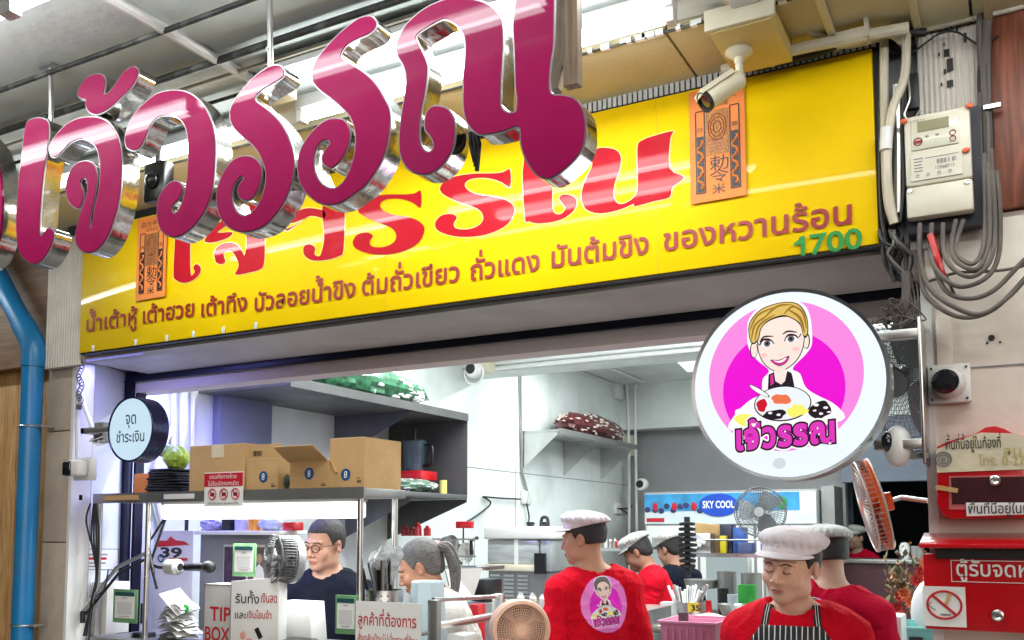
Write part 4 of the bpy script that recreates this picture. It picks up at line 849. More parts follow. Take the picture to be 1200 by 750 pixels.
b = MB(); p = P(1110, 573, Y=2.692); b.M = T(*p) @ RY(12); b.box(-.028, .025, -.001, 0, -.006, .006); b.build('brown_tape', M['card'], nb)

# ------------------------------------------------------------------ blue pipe
b = MB(); r_ = .048; Yp = 2.73
pts = [P(-20, 290, Y=Yp), P(0, 330, Y=Yp), P(30, 383, Y=Yp), P(40, 402, Y=Yp), P(38, 425, Y=Yp)]; xx = float(P(36, 500, Y=Yp)[0])
bp2 = thing('blue_pipe', 'bright blue drain pipe running down the timber wall at the left edge', 'pipe', (xx, Yp, 0))
pa, pb = P(-30, 270, Y=Yp), P(36, 398, Y=Yp)
MB().cyl(pa, pb, r_, 24).build('slanting_length', M['bluepipe'], bp2, smooth=True)
MB().tube([P(27, 380, Y=Yp), P(36, 398, Y=Yp), (xx, Yp, P(38, 412, Y=Yp)[2]), (xx, Yp, P(38, 430, Y=Yp)[2])], r_*1.12, 24, smooth=6).build('elbow', M['bluepipe'], bp2, smooth=True)
MB().cyl((xx, Yp, P(38, 425, Y=Yp)[2]), (xx, Yp, 0), r_, 24).build('upright_length', M['bluepipe'], bp2, smooth=True)
for y in (500, 733):
    z = PZ(36, y, Yp)[1]; b = MB().ring((xx, Yp, z), r_+.004, .004, 'z', 32, 6); b.box(xx+r_, xx+r_+.03, Yp-.004, Yp+.07, z-.006, z+.006); b.build('clamp', M['steel'], bp2, smooth=True)

# ------------------------------------------------------------------ pay counter with its shelf
def blk(x0, x1, Y): return PZ(x0, 600, Y)[0], PZ(x1, 600, Y)[0]
CT = 1.095
pc = thing('pay_counter', 'stainless pay counter with steel posts carrying a long upper shelf', 'counter', (-2.85, 3.1, 0))
MB().box(-3.68, -1.86, 2.88, 3.34, CT-.035, CT).build('counter_top', M['steeldk'], pc, bev=.003)
MB().box(-3.66, -1.88, 2.90, 3.32, .08, CT-.036).build('cabinet', M['steel'], pc)
SHZ = 1.738
MB().box(-3.71, -2.166, 2.90, 3.18, SHZ-.034, SHZ).build('upper_shelf', M['steeldk'], pc, bev=.002)
MB().box(-3.71, -2.166, 2.897, 2.8995, SHZ-.040, SHZ+.004).build('shelf_lip', M['steeldk'], pc)
for x, y in ((-3.70, 2.93), (-3.40, 2.95), (-2.205, 2.93), (-2.205, 3.16)):
    MB().cyl((x, y, CT), (x, y, SHZ-.03), .0125, 14).build('post', M['steel'], pc, smooth=True)
for x, z0, z1 in ((-3.30, 0, 0), ):
    pass
X0, X1 = PZ(194, 590, 2.98)[0], PZ(421, 590, 2.98)[0]
sl = thing('shelf_light', 'bright white tube light under the long counter shelf', 'lamp', ((X0+X1)/2, 2.98, 1.66))
MB().box(X0-.01, X1+.01, 2.965, 3.02, SHZ-.05, SHZ-.035).build('housing', M['whitepl'], sl)
MB().box(X0, X1, 2.955, 3.03, SHZ-.115, SHZ-.05).build('diffuser', emat('shelf_tube', (1, 1, 1), 2.6), sl, bev=.01)
area('shelf_glow', ((X0+X1)/2, 3.0, SHZ-.12), X1-X0, .06, 10, (.97, 1, 1))
for x0, x1, c in ((122, 162, 'card'), (192, 227, 'paper')):
    a, b_ = blk(x0, x1, 2.896); MB().box(a, b_, 2.893, 2.8965, SHZ-.028, SHZ-.006).build('shelf_sticker', M[c], pc)
for a, b_ in ((-3.55, -3.2), (-3.0, -2.4)): MB().box(a, b_, 2.876, 2.879, CT-.03, CT-.012).build('edge_strip', M['steel'], pc)
# prohibition notice hanging on the shelf
X0, Zt = PZ(240, 554, 2.885); X1, Zb = PZ(284, 593, 2.885); H = Zt-Zb; W = X1-X0
t = thing('notice_sign', 'small white and red notice with three round ban symbols hanging on the shelf edge', 'sign', (X0, 2.885, Zb))
MB().box(X0, X1, 2.885, 2.889, Zb, Zt).build('panel', M['paper'], t)
MB().box(X0, X1, 2.8835, 2.885, Zt-H*.42, Zt-H*.03).build('red_band', M['printred'], t)
b = MB(); b.text('ขออภัยทางร้าน', (X0+W*.14, 2.8825, Zt-H*.19), H*.17, W*.7); b.text('ไม่รับบัตรเครดิต', (X0+W*.1, 2.8825, Zt-H*.39), H*.17, W*.8); b.build('white_lettering', M['printwhite'], t)
b = MB(); b.text('บริการรับชำระ เงินสดเท่านั้น', (X0+W*.1, 2.8835, Zb+H*.06), H*.09, W*.8)
for i in range(3): b.box(X0+W*(.17+.3*i), X0+W*(.27+.3*i), 2.8835, 2.8845, Zb+H*.30, Zb+H*.40)
b.build('small_print', M['printblack'], t)
b = MB()
for i in range(3):
    b.ring((X0+W*(.22+.3*i), 2.883, Zb+H*.36), W*.10, W*.012, n=20, m=4)
    b.M = T(X0+W*(.22+.3*i), 2.8825, Zb+H*.36) @ RY(45); b.box(-W*.1, W*.1, 0, .0005, -W*.010, W*.010); b.M = Matrix()
b.build('ban_ring', M['printred'], t)

def carton(x0, x1, ztop_px, Y, d, label, flap=None, yaw=0, mark=None, tape=False, side=None):
    X0, Z1_ = PZ(x0, ztop_px, Y); X1 = PZ(x1, ztop_px, Y)[0]; z0 = SHZ+.001; cx, cy = (X0+X1)/2, Y+d/2; w = X1-X0; h = Z1_-z0
    t = thing('cardboard_box', label, 'box', (cx, cy, z0), 'cardboard boxes on the counter shelf')
    A = T(cx, cy, z0) @ RZ(yaw)
    b = MB(); b.M = A; e = .004
    b.box(-w/2, w/2, -d/2, -d/2+e, 0, h); b.box(-w/2, w/2, d/2-e, d/2, 0, h); b.box(-w/2, -w/2+e, -d/2+e, d/2-e, 0, h); b.box(w/2-e, w/2, -d/2+e, d/2-e, 0, h); b.box(-w/2+e, w/2-e, -d/2+e, d/2-e, 0, e)
    b.build('carton', M['card'], t)
    for nm, (hx, hy, hz, ln, ax, ang) in (flap or {}).items():
        b = MB(); b.M = A @ T(hx*w/2, hy*d/2, h*hz+.001) @ (RY(ang) if ax == 'y' else RX(ang))
        b.box(-w/2, w/2, 0, ln, 0, .004) if ax == 'x' else b.box(0, ln, -d/2, d/2, 0, .004)
        b.build('flap', M['card'], t)
    b = MB(); b.M = A; b.box(-w/2, w/2, -d/2-.0006, -d/2, h*.985, h); b.box(-w/2-.0006, -w/2, -d/2, d/2, h*.985, h); b.build('worn_edge', mat('pale_card_edge', S(222, 192, 150), .9), t)
    b = MB(); b.M = A; b.box(w*.30, w*.42, -d/2-.0008, -d/2, h*.10, h*.16); b.box(w*.30, w*.38, -d/2-.0008, -d/2, h*.19, h*.21); b.build('small_print', mat('card_print', S(110, 84, 58), .8, bump=0), t)
    if mark:
        b = MB(); b.M = A; b.poly(circ(.024, 24), (mark[0]*w/2, -d/2-.001, h*mark[1]), U=(1, 0, 0)); b.build('blue_mark', M['printblue'], t)
        b = MB(); b.M = A; b.ring((mark[0]*w/2, -d/2-.002, h*mark[1]+.006), .0055, .0018, n=16, m=4, sy=1.1); b.ring((mark[0]*w/2, -d/2-.002, h*mark[1]-.006), .0055, .0018, n=16, m=4, sy=1.1); b.build('white_symbol', M['printwhite'], t)
    if tape:
        b = MB(); b.M = A; b.box(-w*.1, w*.12, -d/2-.0015, -d/2-.0005, h*.72, h+.001); b.build('tape', mat('pale_tape', S(222, 206, 176), .3), t)
    return t, A, w, h
carton(223, 288, 523, 2.93, .22, 'cardboard box with taped top, leftmost of the row on the shelf', mark=(-.1, .28), tape=True)
t, A, w_, h_ = carton(289, 326, 538, 2.93, .20, 'cardboard box with raised flap, second from the left', flap={'f': (0, 1, 1, .07, 'x', 62)}, mark=(.1, .42))
b = MB(); b.M = A
b.box(-w_/2, w_/2, -.085, -.081, h_, h_+.06)
b.build('flap', M['card'], t)
b = MB(); b.M = A
for i in range(9): b.box(-w_*.38+i*.006, -w_*.38+i*.006+random.uniform(.001, .004), -.0865, -.0855, h_+.012, h_+.034)
b.build('barcode', M['printblack'], t)
carton(340, 386, 541, 2.93, .2, 'cardboard box with an open drooping front flap, third from the left', flap={'f': (-.1, -.96, .99, .11, 'x', 150), 'g': (1, 0, .99, .06, 'y', 60)}, mark=(0, .55))
carton(387, 427, 514, 2.94, .25, 'largest cardboard box, at the right end of the shelf', mark=(-.05, .27), yaw=0)
carton(326, 345, 527, 3.06, .14, 'small cardboard box tucked behind the drooping flap box')
b = MB(); b.M = T(PZ(168, 560, 2.98)[0], 3.02, SHZ); b.box(-.05, .045, -.05, .05, 0, .095)
tag(b.build('orange_box', mat('orange_box_card', S(226, 140, 74), .7), bev=.002), 'small orange cardboard box at the left end of the shelf', 'box')
X = PZ(198, 560, 3.0)[0]; t = thing('folded_bags', 'stack of folded black bags on the shelf beside the orange box', 'bags', (X, 3.05, SHZ))
for i in range(9):
    b = MB(); b.M = T(X+random.uniform(-.012, .012)+(.01 if i < 3 else 0), 3.05, SHZ+.002+i*.0125) @ RZ(random.uniform(-6, 6)) @ RY(random.uniform(-2, 2)); q = .115-.004*i
    b.box(-q, q, -.09, .09, 0, .011); b.build('folded_bag', M['black'], t, bev=.005)
def crumple(c, r, m, name, label, cat, seed=1, n=22, amp=.3, parent=None):
    rs = np.random.RandomState(seed); b = MB(); vs = []; fs = []; h = n//2
    ph = rs.uniform(0, 6.28, (5, 3)); fr = rs.uniform(2, 7, (5, 3))
    for i in range(h+1):
        for j in range(n):
            th, a = math.pi*i/h, 2*math.pi*j/n; d = np.array([math.sin(th)*math.cos(a), math.sin(th)*math.sin(a), math.cos(th)])
            q = 1+amp*sum(abs(math.sin(fr[k] @ d+ph[k][0])) for k in range(5))/5+rs.uniform(-.05, .05)-amp*.4
            vs.append((c[0]+d[0]*r[0]*q, c[1]+d[1]*r[1]*q, max(c[2]-r[2], c[2]+d[2]*r[2]*q)))
    for i in range(h):
        for j in range(n): fs.append((i*n+j, (i+1)*n+j, (i+1)*n+(j+1) % n, i*n+(j+1) % n))
    b.add(vs, fs); o = b.build(name, m, parent, smooth=True, ang=20)
    return tag(o, label, cat) if parent is None else o
lime = mat('lime_plastic_film', S(178, 206, 80), .3, var=.4, scale=30)
crumple((X-.01, 3.05, SHZ+.165), (.062, .05, .055), lime, 'lime_bag', 'crumpled lime green plastic bag lying on the black folded bags', 'bag', 3)
crumple((X-.07, 3.04, SHZ+.20), (.04, .04, .028), mat('clear_green_film', S(170, 200, 170), .2, var=.4, scale=30), 'clear_bag', 'crumpled pale clear bag behind the round pay sign on the shelf', 'bag', 5)
p = P(333, 560, Y=2.99); crumple((p[0], 2.99, SHZ+.035), (.035, .03, .036), mat('dark_green_film', S(60, 76, 66), .3, var=.5, scale=40), 'dark_bag', 'dark green crumpled bag between two cardboard boxes', 'bag', 6)
p = P(341, 508, Y=3.12); b = MB(); b.M = T(p[0], 3.13, SHZ+.13); b.lathe([(0, -.13), (.024, -.13), (.024, .055), (.02, .06), (.02, .068), (0, .068)], n=20); tag(b.build('blue_can', mat('blue_tin', S(60, 90, 150), .3, .4), smooth=True), 'blue tin standing behind the drooping flap box', 'can')
p = P(366, 516, Y=3.14); b = MB(); b.box(p[0]-.04, p[0]+.03, 3.1, 3.16, SHZ+.001, SHZ+.135); tag(b.build('yellow_packet', mat('yellow_pack', S(222, 200, 60), .5), bev=.003), 'yellow packet peeking out behind the cardboard boxes', 'packet')

# things on and around the counter
def card_stand(x0, x1, yt, yb, Y, label, lean=0):
    X0, Zt = PZ(x0, yt, Y); X1, Zb = PZ(x1, yb, Y); Zb = max(Zb, CT) if yb > 700 else Zb; W, H = X1-X0, Zt-Zb
    t = thing('payment_card', label, 'card stand', ((X0+X1)/2, Y, Zb), 'green framed payment cards')
    MB().box(X0, X1, Y, Y+.006, Zb, Zt).build('frame', mat('green_card_frame', S(110, 160, 110), .4), t, bev=.002)
    MB().box(X0+W*.1, X1-W*.1, Y-.002, Y-.0003, Zb+H*.14, Zt-H*.08).build('card', M['paper'], t)
    MB().box(X0+W*.1, X1-W*.1, Y-.0035, Y-.0022, Zt-H*.20, Zt-H*.08).build('header', mat('teal_print', S(30, 80, 84), .5), t)
    b = MB(); b.box(X0+W*.3, X1-W*.3, Y-.0035, Y-.0022, Zb+H*.19, Zb+H*.205); b.box(X0+W*.4, X1-W*.4, Y-.0035, Y-.0022, Zt-H*.27, Zt-H*.25); b.build('printed_lines', M['printgrey'], t)
    MB().box(X0+W*.2, X1-W*.2, Y-.0035, Y-.0022, Zb+H*.26, Zb+H*.62).build('grey_panel', mat('pale_grey_print', S(206, 208, 208), .5, var=.05), t)
    return t
card_stand(133, 160, 690, 731, 2.93, 'green framed payment card standing at the left end of the counter')
card_stand(273, 299, 637, 676, 3.0, 'green framed payment card clipped above the tip box')
card_stand(393, 418, 697, 744, 2.90, 'green framed payment card standing in front of the man in black')
# tip box
X0, Zt = PZ(240, 684, 2.91); X1 = PZ(300, 684, 2.91)[0]
t = thing('tip_box', 'white box lettered TIP BOX in red on the counter', 'box', ((X0+X1)/2, 2.95, CT))
MB().box(X0, X1, 2.91, 3.02, CT+.001, Zt).build('body', mat('shaded_white_board', S(206, 204, 200), .5, dirt=.2), t, bev=.003)  # white board greyed in its colour, shading it behind the transfer sign
b = MB(); b.text('TIP', (X0+.035, 2.908, CT+.105), .082, .12, bold=.012); b.build('lettering', M['printred'], t); b = MB(); b.text('BOX', (X0+.010, 2.908, CT+.022), .082, .14, bold=.012); b.build('lettering', M['printred'], t)
b = MB(); 
for q in ((X0, X1, Zt-.004, Zt), (X0, X0+.003, CT, Zt)): b.box(q[0], q[1], 2.9075, 2.91, q[2], q[3])
b.build('shade_line', M['printgrey'], t)  # grey lines painted along top and left edge as shading
# white sign with transfer note
X0, Zt = PZ(269, 679, 2.86); X1, Zb = PZ(318, 740, 2.86)
t = thing('transfer_sign', 'slanting white box sign with dark and red Thai lettering before the tip box', 'sign', ((X0+X1)/2, 2.9, CT))
A = T(X0, 2.87, CT+.001) @ RZ(8); H = Zt-CT; W = X1-X0
b = MB(); b.M = A; b.prism([(0, 0), (W, .01), (W, H+.012), (0, H-.008)], 0, .06); b.build('body', M['paper'], t, bev=.002)
def tx(s, u, v, sz, wd, m, bold=.008):
    b = MB(); b.M = A; b.text(s, (W*u, -.002, H*v), sz, W*wd, bold=bold); b.build('lettering', M[m], t)
b = MB(); b.M = A; b.box(-.0015, .0015, -.001, .061, 0, H-.008); b.build('shade_edge', M['printgrey'], t)  # dark outline painted as shade down the left edge
tx('รับทั้ง', .10, .66, .05, .50, 'printblack'); tx('เงินสด', .64, .68, .05, .33, 'printred'); tx('และ', .10, .44, .04, .24, 'printblack'); tx('เงินโอนจ้า', .36, .45, .04, .5, 'printred')
b = MB(); b.M = A; b.ell((W*.28, -.003, H*.2), (.014, .002, .018), 12); b.ell((W*.42, -.003, H*.12), (.016, .002, .014), 12); b.build('pink_picture', mat('pink_print', S(225, 160, 150), .5), t)
b = MB(); b.M = A @ T(W*.60, 0, H*.24) @ RY(-30); b.box(-.01, .01, -.003, 0, -.022, .022); b.build('phone_picture', M['printblack'], t)
# sign about take away orders
X0, Zt = PZ(417, 704, 2.83); X1, Zb = PZ(493, 752, 2.83)
t = thing('order_sign', 'white sheet with red Thai lettering taped to the front of the counter posts', 'sign', ((X0+X1)/2, 2.83, 1.05))
MB().box(X0, X1, 2.83, 2.834, 1.04, Zt).build('sheet', M['paper'], t)
b = MB(); z = PZ(417, 731, 2.83)[1]; b.text('ลูกค้าที่ต้องการ', (X0+.012, 2.8285, z-.002), .058, X1-X0-.03, bold=.006); b.text('สั่งกลับบ้านไม่นั่งทานที่ร้าน', (X0+.010, 2.8285, PZ(417, 749, 2.83)[1]-.004), .034, X1-X0-.025, bold=.005); b.build('lettering', M['printred'], t)
# receipt pile
p = P(210, 700, Y=2.98); t = thing('receipt_pile', 'curled heap of white receipts spiked on the counter', 'paper', (p[0], 2.98, CT))
for i in range(16):
    b = MB(); w_ = .06-.0012*i; n = 8; q = []; zz = CT+.004+i*.009
    for j in range(n+1):
        u = -1+2*j/n; q.append((w_*u*1.3, 0, .016*(1-u*u)*(1+.5*random.random())+.004*math.sin(j+i)))
    b.M = T(p[0]+random.uniform(-.01, .01)+(.02*math.sin(i*.5)), 2.98, zz) @ RZ(random.uniform(-25, 25)) @ RX(random.uniform(-6, 6)) @ RY(random.uniform(-6, 2))
    vs = [(x, y, z) for x, _, z in q for y in (-.055, .055)]; b.add(vs, [(2*j, 2*j+2, 2*j+3, 2*j+1) for j in range(n)]); b.build('receipt', M['paper'], t, smooth=True, ang=60)
b = MB(); b.M = T(p[0]+.005, 2.97, CT+.165) @ RY(38) @ RX(14)
b.add([(-.075, -.05, 0), (.07, -.05, .0), (.075, .05, .012), (-.07, .05, .01), (0, 0, .02)], [(0, 1, 4), (1, 2, 4), (2, 3, 4), (3, 0, 4)]); b.build('top_receipt', M['paper'], t)
b = MB(); b.ell((p[0]+.06, 2.96, CT+.14), (.02, .01, .018), 12, noise=.2); b.build('green_rubber_band', M['green'], t)
# microphone on its arm
t = thing('microphone', 'black microphone on a short stand with a grey collar', 'microphone', P(203, 668, Y=3.0))
z = PZ(225, 665, 3.0)[1]; xa, xb = PZ(187, 665, 3.0)[0], PZ(250, 665, 3.0)[0]; xm = PZ(217, 665, 3.0)[0]
MB().tube([(xm, 3.0, z), (xb-.05, 3.0, z+.004)], .015, 14, r1=.020).build('handle', M['blackpl'], t, smooth=True)
MB().ell((xb-.028, 3.0, z+.005), (.036, .028, .028), 16).build('grille', M['black'], t, smooth=True)
MB().lathe([(.018, 0), (.034, .01), (.036, .07), (.022, .085), (.018, .086)], (xa+.045, 3.0, z), 'x', 16).build('collar', mat('grey_foam', S(176, 178, 176), .7), t, smooth=True)
b = MB(); b.tube([(xa+.05, 3.0, z), (xa, 3.0, z-.004), (xa-.06, 3.0, z+.002), (xa-.085, 3.0, z-.05), (xa-.09, 3.0, CT)], .007, 8, smooth=5); b.tube([(xa-.09, 3.0, CT+.06), (xa-.09, 3.0, CT+.15)], .018, 10); b.lathe([(0, .02), (.05, .018), (.055, 0)], (xa-.09, 3.0, CT), n=20); b.build('stand', M['blackpl'], t, smooth=True)
b = MB(); b.tube([P(173, 640, Y=2.99), P(180, 672, Y=2.99)], .008, 8); b.tube([P(177, 632, Y=2.99), P(196, 602, Y=3.0)], .005, 8); b.tube([P(196, 602, Y=3.0), P(176, 660, Y=3.0), P(184, 690, Y=3.0)], .006, 8)
tag(b.build('folding_clamp', M['black'], smooth=True), 'thin folded black clamp arms beside the microphone', 'clamp')
t = thing('lamp_arm', 'folding metal lamp arm clamped to the left end of the counter', 'arm', P(97, 728, Y=2.9))
MB().tube([P(97, 716, Y=2.86), P(137, 665, Y=2.90), P(172, 648, Y=2.96)], .009, 8).build('rod', M['steel'], t, smooth=True)
MB().tube([P(100, 720, Y=2.88), P(139, 672, Y=2.92), P(173, 654, Y=2.98)], .007, 8).build('rod', M['black'], t, smooth=True)
MB().box(*[PZ(93, 0, 2.88)[0]+q for q in (-.03, .07)], 2.85, 2.95, CT-.06, CT+.0).build('clamp', M['black'], t, bev=.004)
MB().cyl(P(97, 716, Y=2.86), P(97, 730, Y=2.86), .012, 12).build('joint', M['blackpl'], t, smooth=True)
b = MB()
for i in range(4): b.tube([P(110+i, 590, Y=2.87), P(107+i*3, 630, Y=2.86), P(113, 670+i*5, Y=2.86), P(108, 700, Y=2.85), P(98+i, 745, Y=2.86)], .0045, 6, smooth=6)
b.tube([P(106, 590, Y=2.87), P(101, 610, Y=2.86), P(108, 640, Y=2.86)], .004, 6, smooth=6)
b.tube([P(127, 668, Y=2.88), P(122, 690, Y=2.87), P(110, 705, Y=2.86), P(104, 750, Y=2.86)], .003, 6, smooth=6)
tag(b.build('hanging_cables', M['black'], smooth=True), 'black cables hanging down the left post of the counter shelf', 'cables')
X, Z = PZ(119, 656, 2.95); t = thing('wall_notice', 'small white notice with a grey border on the reveal wall', 'notice', (X, 3.0, Z))
def rv(x, y, off=0): # point on the splayed reveal
    d = FW*FPX+RT*(x-PX)-UP*(y-PY); A_ = np.array([FX0+.018, WY+.02, 0]); B_ = np.array([-3.925, 3.25, 0]); nrm = np.array([-(B_-A_)[1], (B_-A_)[0], 0]); nrm /= -np.linalg.norm(nrm)
    k = ((A_-C0) @ nrm+off)/(d @ nrm); return tuple(C0+d*k)
b = MB(); b.quad(rv(97, 643, .002), rv(139, 643, .002), rv(139, 668, .002), rv(97, 668, .002)); b.build('border', M['printgrey'], t)
b = MB(); b.quad(rv(98, 644, .003), rv(138, 644, .003), rv(138, 667, .003), rv(98, 667, .003)); b.build('sheet', M['paper'], t)
b = MB(); [b.quad(rv(101, y, .004), rv(x, y, .004), rv(x, y+1.6, .004), rv(101, y+1.6, .004)) for x, y in ((126, 649), (118, 663), (124, 659))]; b.build('small_print', M['printgrey'], t)
b = MB(); b.quad(rv(101, 653, .004), rv(125, 653, .004), rv(125, 656, .004), rv(101, 656, .004)); b.build('red_print', M['printred'], t)
p = P(123, 700, Y=3.0); tag(MB().box(p[0]-.06, p[0]+.05, 2.97, 3.1, CT+.001, PZ(123, 682, 3.0)[1]).build('cream_box', M['paper'], bev=.003), 'cream carton behind the leftmost green framed card', 'box')
# black desk fan with open grille
def fan(name, label, cat, c, d, r, depth, cage, hub, body=None, spokes=40, blades=4, bladem=None, rings=5, parent=None, wr=.0011):
    t = thing(name, label, cat, c); A = orient(c, d)
    b = MB(); b.M = A
    b.ring((0, -depth/2, 0), r, .004, n=44); b.ring((0, depth/2, 0), r, .004, n=44)
    b.build('outer_ring', cage, t, smooth=True)
    b = MB(); b.M = A
    for i in range(spokes):
        a = 2*math.pi*i/spokes; q = lambda rr, yy, da=0: (rr*math.cos(a+da), yy, rr*math.sin(a+da))
        b.tube([q(r*.18, -depth*.75), q(r*.6, -depth*.72, .12), q(r, -depth*.5, .2)], wr, 4, smooth=3)
        b.tube([q(r, -depth*.5, .2), q(r, depth*.5, .2)], wr, 4); b.tube([q(r, depth*.5, .2), q(r*.25, depth*.75, .2)], wr, 4)
    for k in range(rings): b.ring((0, -depth*(.75-.2*(k/rings)**2), 0), r*(.22+.78*k/rings), wr, n=36, m=4)
    o = b.build('grille', cage, t, smooth=True); o['kind'] = 'stuff'
    b = MB(); b.M = A; b.lathe([(0, -depth*.8), (r*.2, -depth*.78), (r*.2, -depth*.66), (r*.12, -depth*.6), (r*.14, depth*.6), (0, depth*.62)], (0, 0, 0), 'y', 24); b.build('hub', hub, t, smooth=True)
    for i in range(blades):
        b = MB(); b.M = A @ RY(360/blades*i); vs = []; n = 8
        for j in range(n+1):
            u = j/n; rr = r*(.14+.72*u); wd = r*(.16+.30*math.sin(u*2.2))
            for s_ in (-1, 1): vs.append((rr, s_*wd*.28, s_*wd*.9+r*.12*u))
        b.add(vs, [(2*j, 2*j+2, 2*j+3, 2*j+1) for j in range(n)]); b.build('blade', bladem or hub, t, smooth=True)
    return t, A
c = P(328, 655, Y=2.93); t, A = fan('desk_fan', 'dark desk fan with a slatted drum between the white sign and the man in black', 'fan', c, (-.42, -.91, .05), .094, .06, mat('gunmetal_plastic', S(92, 92, 92), .35, .2), M['steeldk'], spokes=34, rings=3)
b = MB()
for i in range(48):
    b.M = A @ RY(360/48*i); b.box(.093, .096, -.02, .055, -.0018, .0018)
o = b.build('drum_slat', mat('gunmetal_plastic', S(92, 92, 92), .35, .2), t); o['kind'] = 'stuff'
b = MB(); b.M = A; b.lathe([(.094, .052), (.098, .04), (.098, .062), (.085, .078), (.0, .082)], (0, 0, 0), 'y', 40); b.build('drum', mat('gunmetal_plastic2', S(150, 150, 150), .35, .3), t, smooth=True)
xq = PZ(325, 700, 2.93)[0]; b = MB(); b.tube([(xq, 2.93, CT+.03), (xq, 2.93, PZ(325, 674, 2.93)[1]), (xq+.02, 2.94, PZ(325, 670, 2.93)[1])], .012, 12, smooth=3); b.build('neck', M['blackpl'], t, smooth=True)
b = MB(); b.lathe([(0, .045), (.10, .04), (.112, .03), (.115, 0)], (xq+.05, 2.97, CT), n=36); b.build('base', M['blackpl'], t, smooth=True)
# till box, cups
a, b_ = blk(327, 366, 3.05); zt = PZ(340, 705, 3.05)[1]; b = MB(); b.prism([(a, CT), (b_+.01, CT), (b_-.01, zt), (a, zt)], 3.05, 3.15); tag(b.build('till_box', M['whitepl'], bev=.003), 'low white box behind the desk fan in front of the man in black', 'box')
a, b_ = blk(433, 470, 3.0); xc = (a+b_)/2; zt = PZ(450, 691, 3.0)[1]
t = thing('cutlery_holder', 'perforated steel holder packed with dark handled cutlery on the counter', 'holder', (xc, 3.0, CT))
r_ = (b_-a)/2; MB().lathe([(0, 0), (r_, 0), (r_, zt-CT), (r_-.004, zt-CT), (r_-.004, .004), (0, .004)], (xc, 3.0, CT), n=32).build('cylinder', M['steel'], t, smooth=True)
for i in range(6):
    for j in range(3):
        an = R(-135+i*18); MB().ell((xc+math.cos(an)*r_, 3.0+math.sin(an)*r_, zt-.02-.02*j), (.0035, .0035, .0035), 8).build('hole', M['black'], t)
for i in range(18):
    a0 = random.uniform(0, 6.28); rr = random.uniform(0, r_*.8); x, y = xc+rr*math.cos(a0), 3.0+rr*math.sin(a0); lx = (x-xc)*.7-.02; ln = random.uniform(.07, .12)
    b = MB(); b.tube([(x, y, zt-.06), (x+lx, y, zt+ln)], .0055, 6, r1=.008); b.build('handle', M['blackpl'] if i % 3 else M['steel'], t, smooth=True)
for k in range(5):
    b = MB(); a0 = random.uniform(-.03, .03); b.M = T(xc+a0, 2.985+.01*k, zt+.02) @ RY(random.uniform(-22, 22)) @ RX(random.uniform(-15, 15)); hh = random.uniform(.11, .17)
    b.lathe([(.006, 0), (.020, hh*.5), (.030, hh*.8), (.012, hh)], n=7); b.build('clear_sleeve', mat('clear_film', S(200, 204, 206), .15, var=.5, scale=40, alpha=.55), t, smooth=True, ang=20)
a, b_ = blk(474, 513, 3.05); zt = PZ(490, 681, 3.05)[1]; xc = (a+b_)/2
t = thing('paper_lantern_cup', 'upturned pale blue and white tub in front of the grey haired woman', 'tub', (xc, 3.1, CT))
MB().lathe([(.085, 0), (.064, zt-CT-.006), (.060, zt-CT), (0, zt-CT)], (xc, 3.1, CT), n=8).build('tub', mat('pale_blue_plastic', S(206, 226, 236), .3, coat=.2), t, smooth=True, ang=20)
tag(MB().box(-1.86, -1.78, 3.0, 3.1, CT+.001, CT+.10).build('white_tub', M['whitepl'], bev=.01), 'white plastic tub behind the order sign', 'tub')
# rail to the right of the counter
t = thing('steel_rail', 'scratched steel rail frame with two bars right of the order sign', 'rail', P(550, 740, Y=3.05))
b = MB(); q = P(508, 745, Y=2.86); b.box(q[0]-.02, q[0]+.02, 2.85, 2.88, .0, PZ(508, 703, 2.86)[1]); b.build('post', M['steeldk'], t, bev=.003)
b = MB(); q = P(583, 745, Y=3.5); b.box(q[0]-.02, q[0]+.02, 3.49, 3.53, 0, PZ(583, 696, 3.5)[1]); b.build('post', M['steel'], t, bev=.003)
for y0, y1, r_ in ((735, 721, .015), (703, 699, .009)):
    b = MB(); b.tube([P(508, y0, Y=2.87), P(583, y1, Y=3.5)], r_, 10); b.build('bar', M['steel'], t, smooth=True)
b = MB(); b.tube([P(482, 745, Y=2.87), P(510, 740, Y=2.86)], .008, 8); b.build('bar', M['steeldk'], t, smooth=True)
# peach fan seen from the side
c = P(610, 738, Y=3.25); t, A = fan('peach_fan', 'peach coloured plastic fan with a round louvred face at the bottom edge', 'fan', c, (.62, -.75, .02), .098, .03, mat('peach_plastic', S(226, 184, 158), .4), mat('peach_plastic', S(226, 184, 158), .4), spokes=60, rings=8, bladem=M['cable'], wr=.0013)
b = MB(); b.M = A; b.lathe([(.100, -.028), (.112, -.022), (.118, .0), (.115, .055), (.095, .085), (.0, .095)], (0, 0, 0), 'y', 44); b.lathe([(.100, -.028), (.098, .0), (.095, .02), (0, .022)], (0, 0, 0), 'y', 44); b.build('housing', mat('peach_plastic', S(226, 184, 158), .4), t, smooth=True)

